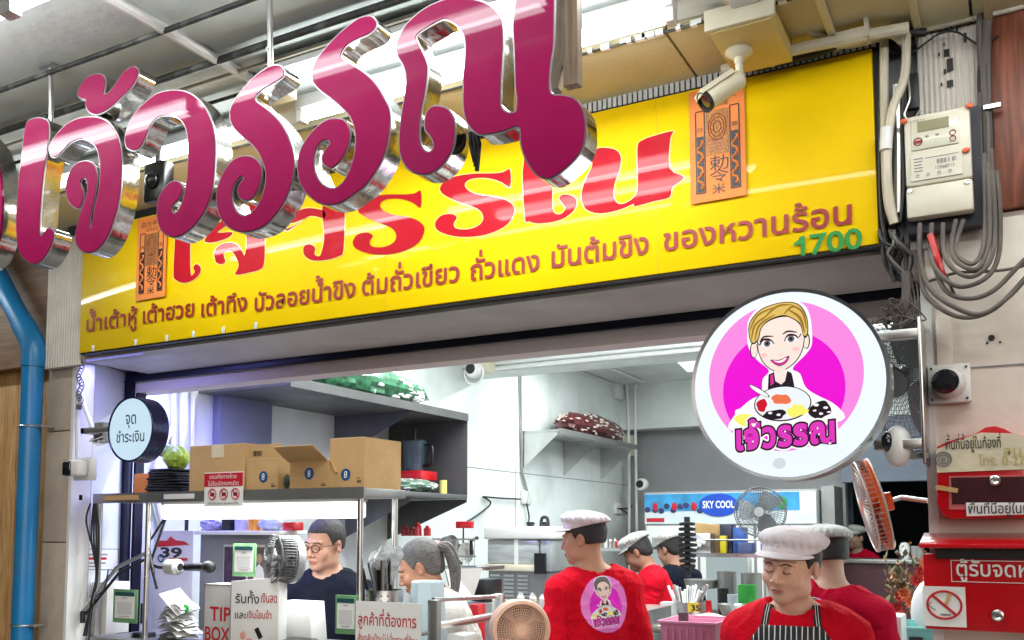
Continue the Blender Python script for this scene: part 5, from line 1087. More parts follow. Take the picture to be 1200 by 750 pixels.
# ------------------------------------------------------------------ left corner behind the post
def onwall(x, y, off=0): return P(x, y, X=IX+off)
b = MB()
for x in (203, 213, 226): b.tube([onwall(x, 452, .02), onwall(x-1, 590, .02)], .012, 8)
b.tube([onwall(203, 500, .02), onwall(180, 560, .03), onwall(196, 640, .02)], .014, 8, smooth=6)
tag(b.build('corner_conduits', M['whitepl'], smooth=True), 'white conduits on the bluish wall behind the round pay sign', 'conduits')
b = MB(); q0, q1 = onwall(253, 452, .02), onwall(314, 450, .02); b.box(IX+.001, IX+.06, q0[1], q1[1], 1.85, 2.62)
tag(b.build('grey_panel', mat('blue_grey_panel', S(112, 116, 142), .45), bev=.004), 'dull blue grey panel on the left wall behind the cardboard boxes', 'panel')
t = thing('glass_screen', 'frosted grey partition board behind the microphone and tip box', 'partition', (-3.2, 3.7, 0))
a, b_ = blk(236, 345, 3.62); MB().box(a, b_, 3.62, 3.65, 0, 1.58).build('board', M['greywall'], t)
z = PZ(280, 622, 3.5)[1]; MB().box(a-.02, b_+.05, 3.46, 3.66, z-.02, z).build('ledge', M['whitepl'], t, bev=.003)
MB().cyl((a, 3.52, 0), (a, 3.52, 1.75), .010, 10).build('dark_post', M['black'], t, smooth=True)
X0, Zt = PZ(184, 629, 3.35); X1, Zb = PZ(224, 662, 3.35); W, H = X1-X0, Zt-Zb
t = thing('price_poster', 'white poster with a red banner and the number 39 behind the microphone', 'poster', (X0, 3.35, 1.0))
MB().box(X0-.02, X1+.01, 3.35, 3.354, 1.05, Zt+.03).build('sheet', mat('lilac_paper', S(206, 204, 228), .5), t)
b = MB(); b.M = Matrix(); b.poly([(0, H*.62), (W*.95, H*.72), (W*.8, H*.84), (W*.55, H*.88), (W*.4, H*1.02), (W*.3, H*.86), (W*.02, H*.86)], (X0, 3.348, Zb)); b.box(X0+W*.38, X0+W*.9, 3.3475, 3.349, Zb+H*.14, Zb+H*.24); b.build('red_banner', M['printred'], t)
b = MB(); b.text('39', (X0+W*.12, 3.347, Zb+H*.26), H*.50, W*.62, bold=.03); b.build('number', M['printblack'], t)
b = MB(); b.text('บาท', (X0+W*.30, 3.347, Zb-.002), H*.13, W*.4, bold=.02); b.build('red_word', M['printred'], t)
b = MB(); b.ring((X0+W*.14, 3.3475, Zb+H*.22), .018, .004, n=20, m=4); b.build('blue_stamp', M['printblue'], t)
# shelf clutter under the ledge light
Zl = z
def small(name, x0, x1, yt, m, label, cat, Y=3.52, bev=.004, rnd=False):
    a, b_ = blk(x0, x1, Y); zt_ = PZ(x0, yt, Y)[1]
    if rnd: bb = MB(); bb.lathe([(0, 0), ((b_-a)/2, 0), ((b_-a)/2, zt_-Zl-.004), (0, zt_-Zl)], ((a+b_)/2, Y+.04, Zl+.001), n=18); return tag(bb.build(name, m, smooth=True), label, cat)
    return tag(MB().box(a, b_, Y, Y+.07, Zl+.001, zt_).build(name, m, bev=bev), label, cat)
small('white_canister', 271, 284, 603, mat('lilac_white', S(196, 196, 236), .4), 'pale lilac canister on the ledge under the shelf light', 'canister', rnd=True)
small('amber_jar', 287, 299, 603, mat('amber_jar', S(226, 150, 50), .3), 'amber jar with a white lid on the ledge', 'jar', rnd=True)
small('red_tag', 331, 345, 612, M['red'], 'bright red tag hanging behind the dark desk fan', 'tag')
crumple((PZ(316, 612, 3.54)[0], 3.55, Zl+.035), (.07, .04, .036), mat('lilac_film', S(190, 200, 226), .3, var=.3, scale=25), 'plastic_bag', 'lilac white plastic bag slumped on the ledge', 'bag', 12)
crumple((PZ(248, 612, 3.54)[0], 3.55, Zl+.03), (.07, .04, .032), mat('lilac_film2', S(170, 165, 205), .4, var=.5, scale=60), 'string_heap', 'heap of pale string on the ledge left of the canister', 'string', 14, amp=.7)
small('dark_pouch', 260, 270, 606, M['black'], 'small dark pouch beside the pale string heap', 'pouch')
a, b_ = blk(262, 320, 3.58); zt = PZ(262, 638, 3.58)[1]
t = thing('photo_frame', 'framed pair of photographs behind the tip box', 'picture', ((a+b_)/2, 3.58, zt-.2))
MB().box(a, b_, 3.585, 3.60, zt-.22, zt).build('frame', mat('pale_frame', S(206, 204, 200), .5), t, bev=.003)
MB().box(a+.012, (a+b_)/2-.01, 3.580, 3.5845, zt-.20, zt-.012).build('left_photo', mat('dark_photo', S(80, 60, 80), .3, var=.6, scale=30), t)
MB().box((a+b_)/2+.01, b_-.012, 3.580, 3.5845, zt-.20, zt-.012).build('right_photo', mat('brown_photo', S(110, 92, 84), .3, var=.3, scale=20), t)
q = ((a+b_)/2+b_)/2; b = MB(); b.poly(circ(.018, 20, (0, 0), .024), (q, 3.579, zt-.07)); b.build('portrait_head', mat('photo_skin', S(190, 150, 130), .5), t)
b = MB(); b.poly([(-.04, -.1), (-.03, -.03), (0, -.005), (.03, -.03), (.04, -.1)], (q, 3.5785, zt-.09)); b.build('portrait_shirt', M['paper'], t)
area('blue_glow', (-3.4, 3.42, 2.325), 1.0, .04, 17, (.30, .30, 1), (0, 0, 0))
bl = thing('blue_strip_lamp', 'thin blue lamp strip hidden behind the lintel at the left corner', 'lamp', (-3.4, 3.42, 2.34)); MB().box(-3.9, -2.9, 3.405, 3.435, 2.33, 2.345).build('strip', emat('blue_led', (.25, .25, 1), 2), bl); MB().box(-3.9, -2.9, 3.361, 3.44, 2.346, 2.356).build('rail', M['navy'], bl)
bl = thing('blue_strip_lamp', 'thin blue lamp strip under the soffit left of the payment sign', 'lamp', (-3.5, 2.84, 2.345)); MB().box(-3.7, -3.3, 2.80, 2.806, 2.341, 2.347).build('strip', emat('blue_led_dim', (.3, .3, .9), .8), bl)
area('blue_glow', (-3.5, 2.83, 2.333), .4, .02, 3.0, (.30, .30, 1), (18, 0, 0))

# ------------------------------------------------------------------ steel shelves on the left wall
def shelfX(x, y, Y): return float(P(x, y, Y=Y)[0])
Ye = 5.58; Xf = shelfX(548, 487, Ye); zT = PZ(548, 487, Ye)[1]; zB = PZ(548, 580, Ye)[1]
t = thing('steel_wall_shelf', 'long dull steel wall shelf with triangular bracket and boxed right end', 'shelf', (IX, 4.6, zB))
MB().box(IX, Xf, 3.75, Ye, zT-.03, zT).build('upper_board', M['shelfdk'], t, bev=.002)
MB().box(Xf-.003, Xf+.006, 3.75, Ye, zT-.04, zT+.012).build('front_lip', M['shelfdk'], t)
MB().box(IX, Xf, Ye-.006, Ye, zB, zT-.03).build('end_panel', M['shelfdk'], t)
MB().box(IX, Xf, Ye-.75, Ye, zB-.03, zB).build('lower_board', M['shelfdk'], t, bev=.002)
def brk(Y, zt_, d, h, parent, m):
    b = MB(); b.add([(IX, Y, zt_), (IX+d, Y, zt_), (IX+d, Y, zt_-.02), (IX, Y, zt_-h)]+[(IX, Y+.005, zt_), (IX+d, Y+.005, zt_), (IX+d, Y+.005, zt_-.02), (IX, Y+.005, zt_-h)], [(0, 1, 2, 3), (4, 5, 6, 7), (0, 1, 5, 4), (1, 2, 6, 5), (2, 3, 7, 6), (3, 0, 4, 7)]); b.build('bracket', m, parent)
Yb = float(P(392, 480, X=IX)[1]); brk(Yb, zT-.031, (Xf-IX)*.92, .30, t, M['shelfdk'])
brk(Ye-.012, zB-.031, (Xf-IX), .28, t, M['shelfdk'])
brk(Ye-.5, zB-.031, (Xf-IX)*.8, .26, t, M['shelfdk'])
gp = mat('green_printed_pack', S(58, 118, 84), .35, var=.7, scale=30)
def sack(c, s, m, label, name='patterned_sack', seed=1, m2=None):
    t = thing(name, label, 'sack', c); b = MB(); rs = np.random.RandomState(seed)
    crumple(c, s, m, 'bag', None, None, seed, 26, .25, parent=t)
    for i in range(150):
        a0, h = rs.uniform(0, 6.28), rs.uniform(-.6, .9); rr = math.sqrt(1-h*h)*1.04
        p = (c[0]+s[0]*rr*math.cos(a0), c[1]+s[1]*rr*math.sin(a0), max(c[2]-s[2]*.9, c[2]+s[2]*h*1.04))
        b.ell(p, (s[0]*.1*rs.uniform(.5, 1.3), s[1]*.06*rs.uniform(.6, 1.4), s[2]*.16*rs.uniform(.4, 1)), 6)
    o = b.build('printed_pattern', m2 or M['printwhite'], t); o['kind'] = 'stuff'
zz = zT+.013; p = P(437, 444, X=Xf-.2)
sack((Xf-.22, float(P(430, 440, X=Xf-.2)[1]), zz+.10), (.17, .62, .11), gp, 'green and white patterned packs heaped on the upper steel shelf', seed=4)
sack((IX+.3, Ye-.32, zB+.05), (.26, .22, .055), mat('green_grey_pack', S(120, 150, 130), .3, var=.4, scale=30), 'green and white packets on the lower steel shelf', seed=8)
tag(MB().box(IX+.15, Xf-.18, Ye-.3, Ye-.1, zB+.095, zB+.16).build('red_box', M['red'], bev=.01), 'dark red box behind the packets on the lower steel shelf', 'box')
X = IX+.33; t = thing('blender_jar', 'dark clear blender jug standing inside the boxed end of the steel shelf', 'jug', (X, Ye-.16, zB+.16))
MB().lathe([(0, 0), (.06, 0), (.07, .03), (.085, .20), (.088, .21), (.08, .22), (0, .222)], (X, Ye-.16, zB+.16), n=24).build('jug', mat('smoky_plastic', S(60, 80, 95), .15, var=.3, scale=12, coat=.5), t, smooth=True)
MB().tube([(X+.08, Ye-.16, zB+.34), (X+.14, Ye-.16, zB+.33), (X+.14, Ye-.16, zB+.22), (X+.07, Ye-.16, zB+.2)], .01, 8, smooth=4).build('handle', M['blackpl'], t, smooth=True)
MB().cyl((X, Ye-.16, zB+.382), (X, Ye-.16, zB+.46), .012, 10).build('lid_knob', M['blackpl'], t, smooth=True)
tag(MB().lathe([(0, 0), (.025, 0), (.025, .09), (0, .09)], (Xf-.04, Ye-.25, zB+.001), n=14).build('yellow_jar', mat('yellow_jar', S(230, 215, 120), .3), smooth=True), 'small pale yellow jar at the front of the lower steel shelf', 'jar')
# second shelf
Y1, Y2 = 7.66, 9.75; z2 = PZ(615, 506, Y1)[1]; z2 = float(P(615, 506, X=IX)[2]); X2 = shelfX(655, 506, Y1)
t = thing('steel_wall_shelf', 'shorter steel wall shelf on three triangular brackets further back', 'shelf', (IX, 8.7, z2-.4))
MB().box(IX, X2, Y1, Y2, z2-.025, z2).build('board', M['steel'], t, bev=.002); MB().box(X2, X2+.008, Y1, Y2, z2-.04, z2+.01).build('front_lip', M['steeldk'], t)
for Yb in (Y1, (Y1+Y2)/2-.1, Y2-.18): brk(Yb, z2-.026, X2-IX-.01, .34, t, M['steel'])
sack((IX+.2, (Y1+Y2)/2+.15, z2+.12), (.17, .75, .13), mat('dark_red_bean_pack', S(90, 36, 40), .3, var=.6, scale=22), 'dark red bean packets in clear wrap heaped on the shorter shelf', seed=11, m2=mat('pale_wrap', S(205, 190, 180), .25, var=.4, scale=20))
# conduits and boxes on the interior walls
b = MB(); b.tube([onwall(610, 438, .02), onwall(612, 555, .02)], .012, 8); b.tube([onwall(612, 555, .02), onwall(618, 578, .02), onwall(616, 590, .02)], .012, 8, smooth=4)
tag(b.build('wall_conduit', M['greywall'], smooth=True), 'vertical grey conduit left of the shorter steel shelf', 'conduit')
b = MB(); b.tube([(IX, 6.62, 2.875), (.1, 6.62, 2.875)], .014, 8); b.tube([(IX, 6.62, 2.915), (.1, 6.62, 2.915)], .008, 8)
tag(b.build('beam_conduit', M['whitepl'], smooth=True), 'white conduits running along the bottom of the inner beam', 'conduit')
b = MB()
for i, (px, zc) in enumerate(((668, 3.0), (703, 3.12))):
    b.tube([(IX+.02+.35*i, 7.0, IZ-.02), (IX+.02+.35*i, 9.9, IZ-.02), (IX+.10+.1*i, 10.15, IZ-.06), (IX+.10+.1*i, 10.15, 1.0)], .016, 8, smooth=4)
tag(b.build('corner_conduits', M['whitepl'], smooth=True), 'pale conduits bending down in the far left corner of the kitchen', 'conduits')
q = onwall(722, 459); tag(MB().box(IX, IX+.06, q[1]-.12, q[1]+.12, q[2]-.09, q[2]+.09).build('junction_box', M['whitepl'], bev=.004), 'white junction box near the far left ceiling corner', 'box')
q = onwall(741, 510); tag(MB().box(IX+.02, IX+.16, 10.2, 10.3, 2.42, 2.66).build('switch_box', M['cream'], bev=.004), 'cream switch box on the conduits in the far left corner', 'box')
for x, y, lab in ((615, 583, 'white socket on the wall above the drinks tank'), (723, 596, 'white socket on the far wall with black cables')):
    q = onwall(x, y); tag(MB().box(IX, IX+.03, q[1]-.09, q[1]+.09, q[2]-.06, q[2]+.06).build('wall_socket', M['whitepl'], bev=.004), lab, 'socket')
ww = thing('wall_wiring', 'black cables looping along the left kitchen wall between sockets', 'cables', P(620, 590, X=IX))
for pts in ([(566, 582), (575, 590), (562, 602), (548, 611)], [(723, 596), (741, 592), (745, 560), (744, 620)], [(744, 560), (745, 600), (746, 640)], [(726, 596), (736, 604), (736, 625)], [(566, 582), (590, 584), (610, 585)], [(617, 590), (620, 606), (618, 618)]):
    MB().tube([onwall(x, y, .03) for x, y in pts], .008, 6, smooth=5).build('cable', M['black'], ww, smooth=True)
def mini_cam(p, label, s=1):
    t = thing('security_camera', label, 'camera', p); b = MB(); b.lathe([(0, 0), (.06*s, 0), (.06*s, -.03*s), (.05*s, -.05*s), (0, -.06*s)], (p[0], p[1], p[2]), 'y', 20); b.build('body', M['whitepl'], t, smooth=True)
    MB().lathe([(.038*s, -.05*s), (.03*s, -.068*s), (0, -.072*s)], (p[0]-.01, p[1], p[2]+.005), 'y', 18).build('lens', M['blackpl'], t, smooth=True)
    return t
q = P(557, 434, Y=6.4); t = mini_cam(q, 'round white camera at the end of the inner beam', 1.15); MB().box(q[0]-.05, q[0]+.06, 6.4, 6.62, q[2]+.0, q[2]+.11).build('mount_box', M['cream'], t)
MB().ring((q[0], 6.38, q[2]-.03), .085, .008, n=24).build('cable_loop', M['whitepl'], t, smooth=True)
mini_cam(P(753, 568, Y=10.0), 'small white camera in the corner above the ice cream freezer', 1.2)
q = P(847, 423, Y=6.3); b = MB(); b.ell((q[0], 6.3, q[2]), (.035, .035, .03), 12)
# ceiling light panels in the shop
a = P(748, 427, Z=IZ-.03); tl_ = thing('ceiling_panel_light', 'tilted pale light panel on the kitchen ceiling beyond the inner beam', 'lamp', (-2.5, 8.2, IZ))
b = MB(); b.M = T(-2.45, 8.6, IZ-.06) @ RZ(8) ; b.box(-.3, .3, -.62, .62, -.02, .02); b.build('panel', emat('dim_panel', (.9, .95, .95), 1.1), tl_)

# ------------------------------------------------------------------ kitchen equipment
def zof(x, y, Y): return PZ(x, y, Y)[1]
# cabinet freezer with sky cool header
YF = 9.35; a, b_ = blk(755, 958, YF); zt = zof(755, 579, YF); zm = zof(755, 614, YF); 
t = thing('drinks_fridge', 'tall three door display fridge with a blue header reading SKY COOL', 'fridge', ((a+b_)/2, YF+.35, 0))
MB().box(a, b_, YF, YF+.7, 0, zt+.02).build('cabinet', M['greywall'], t, bev=.01)
MB().box(a+.01, b_-.01, YF-.012, YF-.001, zm, zt).build('header', mat('white_header', S(214, 224, 230), .3, bump=0), t)
MB().box(a+.012, b_-.16, YF-.016, YF-.0125, zm+(zt-zm)*.42, zt-.005).build('blue_band', mat('sky_print', S(60, 150, 205), .3, var=.3, scale=6, bump=0), t)
W = b_-a; xc = a+W*.425; zc = zm+(zt-zm)*.6
b = MB(); b.poly(circ(.20, 40, (0, 0), .115), (xc+.05, YF-.020, zc)); b.build('blue_oval', mat('royal_blue_print', S(30, 76, 190), .3, bump=0), t)
b = MB(); b.text('SKY COOL', (xc+.05, YF-.0225, zc-.028), .10, .32, bold=.03, center=True); b.build('lettering', M['printwhite'], t)
b = MB()
for i in range(10): b.ell((a+.05+i*.068+random.uniform(-.01, .01), YF-.018, zc-.03+random.uniform(-.03, .03)), (.034, .003, .03), 8)
b.build('printed_pictures', mat('snack_print', S(50, 60, 110), .3, var=.6, scale=30), t)
b = MB()
for i in (1, 4, 7): b.ell((a+.06+i*.068, YF-.022, zc-.01), (.03, .003, .045), 8)
b.box(a+.03, a+.22, YF-.016, YF-.013, zm+.02, zm+.06); b.build('red_prints', M['printred'], t)
b = MB(); b.ell((b_-.32, YF-.018, zc+.01), (.05, .004, .06), 10, noise=.2); b.build('green_print', M['green'], t)
for i in range(3):
    u0, u1 = a+.03+(W-.04)*i/3, a+(W-.04)*(i+1)/3
    MB().box(u0, u1, YF-.03, YF-.002, .15, zm-.02).build('door', M['whitepl'], t, bev=.004)
    MB().box(u0+.06, u1-.06, YF-.034, YF-.031, .2, zm-.14).build('pane', emat('lit_glass_%d' % i, (.66, .78, .80), .42), t)
    MB().box(u1-.045, u1-.025, YF-.06, YF-.031, .8, 1.3).build('handle', M['steeldk'], t, bev=.003)
MB().box(b_+.02, b_+.14, YF+.1, YF+.6, 0, zt+.05).build('side_column', M['steeldk'], t)
def blob_items(n, x0, x1, ytop, ybot, Y, mats, name, label, cat, seed):
    rs = random.Random(seed)
    t = thing(name, label, cat, P((x0+x1)/2, ybot, Y=Y))
    for i in range(n):
        x = x0+(x1-x0)*(i+.5)/n; a, b_ = blk(x-(x1-x0)/n*.42, x+(x1-x0)/n*.42, Y); z0 = zof(x, ybot, Y); z1 = zof(x, ytop+rs.uniform(0, 6), Y); rr = (b_-a)/2
        bb = MB(); bb.lathe([(0, 0), (rr, 0), (rr, (z1-z0)*.7), (rr*.5, (z1-z0)*.85), (rr*.5, z1-z0), (0, z1-z0)], ((a+b_)/2, Y+rs.uniform(0, .06), z0), n=12)
        bb.build('bottle', rs.choice(mats), t, smooth=True)
    return t
# wire shelf in front of the fridge
YS = 7.6; a, b_ = blk(790, 915, YS); zs_ = zof(800, 648, YS)
t = thing('steel_rack', 'steel rack shelf with cartons in front of the fridge', 'rack', ((a+b_)/2, YS, 0))
MB().box(a, b_+.2, YS, YS+.45, zs_-.03, zs_).build('shelf_board', M['steel'], t)
for x in (a+.02, b_+.1): MB().cyl((x, YS+.02, 0), (x, YS+.02, zs_+.13), .014, 10).build('post', M['steel'], t, smooth=True)
MB().tube([(a, YS+.02, zs_+.11), (b_+.15, YS+.02, zs_+.11)], .007, 8).build('rail', M['steel'], t)
MB().box(a, b_+.3, YS+.02, YS+.5, .9, .93).build('lower_board', M['steel'], t)
def onrack(name, x0, x1, yt, m, label, cat, dy=.08, d=.14, rot=0):
    a, b_ = blk(x0, x1, YS+dy); zt_ = zof(x0, yt, YS+dy); bb = MB(); bb.M = T((a+b_)/2, YS+dy+d/2, zs_+.001) @ RY(rot); bb.box(-(b_-a)/2, (b_-a)/2, -d/2, d/2, 0, max(.03, zt_-zs_)); return tag(bb.build(name, m, bev=.003), label, cat)
onrack('kraft_tray', 811, 842, 614, M['card'], 'tilted kraft cardboard tray on top of the steel rack', 'tray', dy=.2, rot=6)
onrack('foil_tray', 800, 832, 625, M['steel'], 'shiny steel tray resting on the rack beside rolled paper', 'tray', dy=.05)
onrack('dark_tin', 843, 857, 615, mat('dark_tin', S(40, 36, 60), .4), 'dark printed tin on the steel rack', 'tin')
onrack('yellow_tub', 843, 850, 628, mat('yellow_tub', S(220, 200, 40), .4), 'small yellow tub before the dark tin', 'tub', dy=.02, d=.05)
onrack('blue_bag', 858, 871, 618, mat('blue_bag', S(60, 100, 180), .5, var=.4, scale=20), 'blue and white bag on the steel rack', 'bag')
onrack('blue_basket', 864, 880, 636, mat('blue_basket', S(90, 100, 150), .5), 'dull blue basket at the edge of the steel rack', 'basket', dy=.03)
onrack('lilac_basket', 890, 899, 637, mat('lilac_basket', S(130, 120, 180), .5), 'small lilac basket behind the worker cap on the rack', 'basket', dy=.03)
for i in range(3):
    b = MB(); c = P(806+i*5, 638-i*2, Y=YS+.03); b.tube([c-np.array([.07, 0, -.03+.01*i]), c+np.array([.08, 0, -.035+.01*i])], .022, 12); tag(b.build('paper_roll', M['paper'], smooth=True), ['lowest roll of white paper lying on the rack', 'middle roll of white paper lying on the rack', 'top roll of white paper lying on the rack'][i], 'roll', 'paper rolls on the rack')
# prep bench with pots
YB = 5.2
bench = thing('prep_bench', 'stainless prep bench in the middle of the kitchen', 'bench', (-1.5, YB+.3, 0))
a, b_ = blk(735, 960, YB); zb_ = zof(800, 735, YB)
MB().box(a, b_+.3, YB, YB+.9, zb_-.04, zb_).build('top', M['steel'], bench, bev=.004); 
for x in (a+.05, b_+.25):
    for y in (YB+.05, YB+.85): MB().cyl((x, y, 0), (x, y, zb_-.04), .02, 10).build('leg', M['steel'], bench)
MB().box(a+.1, b_+.3, YB+.1, YB+.9, .3, .33).build('lower_shelf', M['steel'], bench)
def pot(x0, x1, yt, yb, Y, m, name, label, cat, wall=True, taper=1, base=None):
    a, b_ = blk(x0, x1, Y); rr = (b_-a)/2; z1 = zof((x0+x1)/2, yt, Y); z0 = base if base else zof((x0+x1)/2, yb, Y)
    bb = MB(); h = z1-z0; bb.lathe([(0, 0), (rr*taper, 0), (rr, h*.97), (rr*1.04, h), (rr*.95, h), (rr*taper*.95, .01), (0, .01)], ((a+b_)/2, Y+rr, z0), n=28)
    return tag(bb.build(name, m, smooth=True), label, cat)
pot(787, 823, 706, 735, YB+.05, M['steel'], 'steel_pot', 'steel pot with a yellow 35 tag full of ladles', 'pot', base=zb_)
a, b_ = blk(804, 823, YB+.03); t = thing('price_tag', 'yellow tag with the number 35 on the steel pot', 'tag', (a, YB, 1.2)); z0, z1 = zof(810, 717, YB+.03), zof(810, 706, YB+.03)
MB().box(a, b_-.03, YB+.028, YB+.034, z0, z1).build('tag', mat('yellow_tag', S(240, 205, 70), .5), t); b = MB(); b.text('35', (a+.022, YB+.026, z0+.008), .044, .05, bold=.03); b.build('number', M['printblack'], t)
t = thing('ladles', 'fan of steel ladle handles standing in the steel pot', 'ladles', P(805, 706, Y=YB+.1))
for i in range(15):
    x = 791+i*2.1; e = x+(x-805)*.55; p0, p1 = P(x, 708, Y=YB+.12), P(e, 690-random.uniform(-4, 5), Y=YB+.12+random.uniform(-.04, .06)); MB().tube([p0, p1], .006, 6, r1=.009).build('handle', M['steel'] if i % 3 else M['whitepl'], t, smooth=True)
pot(795, 834, 680, 690, YB+.5, M['steeldk'], 'shallow_pan', 'shallow steel pan behind the ladles', 'pan', taper=.9)
pot(836, 858, 670, 697, YB+.55, M['steeldk'], 'black_pot', 'taller dark cooking pot on the prep bench', 'pot', base=zb_)
pot(864, 888, 672, 697, YB+.5, M['steeldk'], 'square_pot', 'second dark pot sitting beside the green tub', 'pot', base=zb_)
pot(838, 850, 690, 708, YB+.3, M['black'], 'stacked_bowls', 'stack of small black bowls before the taller dark pot', 'bowls', base=zb_)
pot(860, 882, 686, 700, YB+.3, mat('green_tub', S(60, 170, 70), .4), 'green_tub', 'bright green plastic tub among the pots', 'tub', base=zb_)
pot(849, 861, 697, 712, YB+.2, mat('pale_cup', S(205, 220, 228), .3), 'pale_cup', 'pale blue white cup between the bowls and the steel bowl', 'cup', base=zb_)
pot(834, 868, 709, 725, YB+.05, M['steel'], 'mixing_bowl', 'shiny steel mixing bowl on the bench', 'bowl', taper=.55)
pot(824, 831, 704, 720, YB+.04, M['red'], 'sauce_bottle', 'small red bottle next to the tagged steel pot', 'bottle', base=zb_)
crumple((P(832, 722, Y=YB)[0], YB+.0, zb_+.04), (.10, .05, .04), M['paper'], 'crumpled_cloth', 'crumpled white cloth before the steel mixing bowl', 'cloth', 21)
q = P(766, 668, Y=YB+.9); b = MB()
for i in range(9): b.lathe([(0, 0), (.06-.003*abs(i-4), .0), (.065-.003*abs(i-4), .02), (0, .03)], (float(P(806, 668, Y=6.0)[0]), 6.0, 1.33+i*.034), n=16)
b.cyl((float(P(806, 668, Y=6.0)[0]), 6.0, zb_), (float(P(806, 668, Y=6.0)[0]), 6.0, 1.66), .02, 10)
tag(b.build('stacked_cups', M['black'], smooth=True), 'tall stack of dark cups behind the shallow steel pan', 'cups')
# pink basket, red lid in the foreground
YK = 3.9; a, b_ = blk(771, 836, YK); zt = zof(800, 728, YK); zb2 = .98
fb = thing('serving_bench', 'stainless serving bench along the shop front', 'bench', (-.9, 3.6, 0)); 
MB().box(-1.55, -.25, 3.42, 4.5, zb2-.04, zb2).build('top', M['steel'], fb, bev=.004); MB().box(-1.52, -.28, 3.45, 4.45, .1, zb2-.05).build('cabinet', M['steel'], fb)
t = thing('pink_basket', 'pink plastic basket at the bottom edge beside the red lid', 'basket', ((a+b_)/2, YK+.15, zb2))
pk = mat('pink_plastic', S(232, 150, 186), .35)
b = MB(); w_, d_, h_ = (b_-a), .3, zt-zb2-.001
for i in range(2):
    s0, s1 = (.82, 1.0)
def tray(w, d, h, m, c, parent, name='tub'):
    b = MB(); b.M = T(*c); o = []; 
    for s, z in ((.84, 0), (1, h), (1.06, h), (1.06, h-.012), (.97, h-.012), (.8, .008)): o.append([(-w/2*s, -d/2*s, z), (w/2*s, -d/2*s, z), (w/2*s, d/2*s, z), (-w/2*s, d/2*s, z)])
    vs = [p for r_ in o for p in r_]; fs = [(4*i+j, 4*i+(j+1) % 4, 4*i+4+(j+1) % 4, 4*i+4+j) for i in range(5) for j in range(4)]+[(0, 1, 2, 3), (20, 21, 22, 23)]
    b.add(vs, fs); return b.build(name, m, parent, bev=.002)
tray(w_, d_, h_, pk, ((a+b_)/2, YK+.15, zb2+.001), t)
for i in range(7): MB().box(a+.03+i*(w_-.06)/6-.003, a+.03+i*(w_-.06)/6+.003, YK-.004, YK+.016, zb2+.02, zt-.03).build('rib', pk, t)
tag(MB().box(*blk(793, 804, YK+.1), YK+.1, YK+.11, zt-.05, zof(800, 718, YK+.1)).build('scoop_blade', M['cable']), 'grey scoop blade sticking out of the pink basket', 'scoop')
a, b_ = blk(832, 880, YK-.1); rr = (b_-a)/2; zr = zof(850, 728, YK-.1)
t = thing('red_lid_tub', 'white tub with a wide red lid beside the woman in the striped apron', 'tub', ((a+b_)/2, YK+.1, zb2))
MB().lathe([(0, 0), (rr*.86, 0), (rr*.9, zr-zb2-.02), (0, zr-zb2-.02)], ((a+b_)/2+.03, YK+.06, zb2+.001), n=32).build('tub', M['whitepl'], t, smooth=True)
MB().lathe([(rr*.95, -.035), (rr*1.02, -.03), (rr*1.04, 0), (rr*.98, .004), (rr*.95, -.006), (0, -.008)], ((a+b_)/2+.03, YK+.06, zr), n=40).build('lid', M['red'], t, smooth=True)
# teal crate
a, b_ = blk(1046, 1090, 4.6); zt = zof(1060, 734, 4.6); t = thing('teal_crate', 'pale teal plastic crate under the white chair back', 'crate', ((a+b_)/2, 4.75, .8))
tray(b_-a, .35, zt-.8, mat('teal_plastic', S(140, 200, 196), .4), ((a+b_)/2, 4.78, .8), t); MB().box(a+.05, b_-.05, 4.600, 4.612, zt-.07, zt-.045).build('hand_slot', M['black'], t)
tag(MB().box(a-.1, b_+.3, 4.55, 5.1, 0, .798).build('crate_stand', M['steeldk']), 'dull steel cabinet under the teal crate', 'cabinet')
a, b_ = blk(1033, 1046, 4.3); tag(MB().box(a, b_+.02, 4.3, 4.5, .8, zof(1040, 722, 4.3)).build('white_bin', M['whitepl'], bev=.01), 'white bin beside the back of the right hand worker', 'bin')
a, b_ = blk(1067, 1092, 4.9); t = thing('white_chair', 'rounded white chair back half hidden by the letter box', 'chair', ((a+b_)/2, 4.95, 0))
MB().ell(((a+b_)/2+.04, 4.98, 1.18), (.11, .05, .17), 20).build('backrest', M['whitepl'], t, smooth=True); MB().cyl(((a+b_)/2+.04, 4.98, 0), ((a+b_)/2+.04, 4.98, 1.05), .02, 10).build('post', M['steel'], t)
# drinks tank, ice machine
YD = 5.9; a, b_ = blk(571, 645, YD); a2, b2 = blk(571, 631, YD); zt, zl, zc2 = zof(600, 617, YD), zof(600, 632, YD), zof(600, 666, YD)
t = thing('drinks_dispenser', 'double clear drinks dispenser with white lids on a steel cooler', 'dispenser', ((a+b_)/2, YD+.2, 0))
MB().box(a-.02, b_+.03, YD-.02, YD+.42, zl, zt).build('lid', M['whitepl'], t, bev=.012, seg=3)
MB().box(a, b2, YD, YD+.4, zc2+.03, zl-.002).build('tank', mat('cloudy_tank', S(176, 182, 180), .2, var=.25, scale=5, stretch=(1, 1, 6), coat=.6), t, bev=.01)
MB().box(b2+.01, b_+.01, YD, YD+.4, zc2-.02, zl-.002).build('tank', mat('cloudy_tank2', S(160, 168, 168), .2, var=.25, scale=5, coat=.6), t, bev=.01)
MB().box(a+.22, a+.25, YD-.006, YD, zc2+.03, zl).build('divider', M['whitepl'], t)
MB().box(a-.01, b2+.01, YD-.02, YD+.41, zc2-.02, zc2+.028).build('tray', M['cream'], t, bev=.006)
MB().box(b2-.02, b2+.06, YD-.03, YD-.002, zof(620, 672, YD), zof(620, 648, YD)).build('tap_block', M['blackpl'], t)
MB().box(a, b_, YD+.02, YD+.42, 0, zc2-.022).build('cooler', M['steeldk'], t)
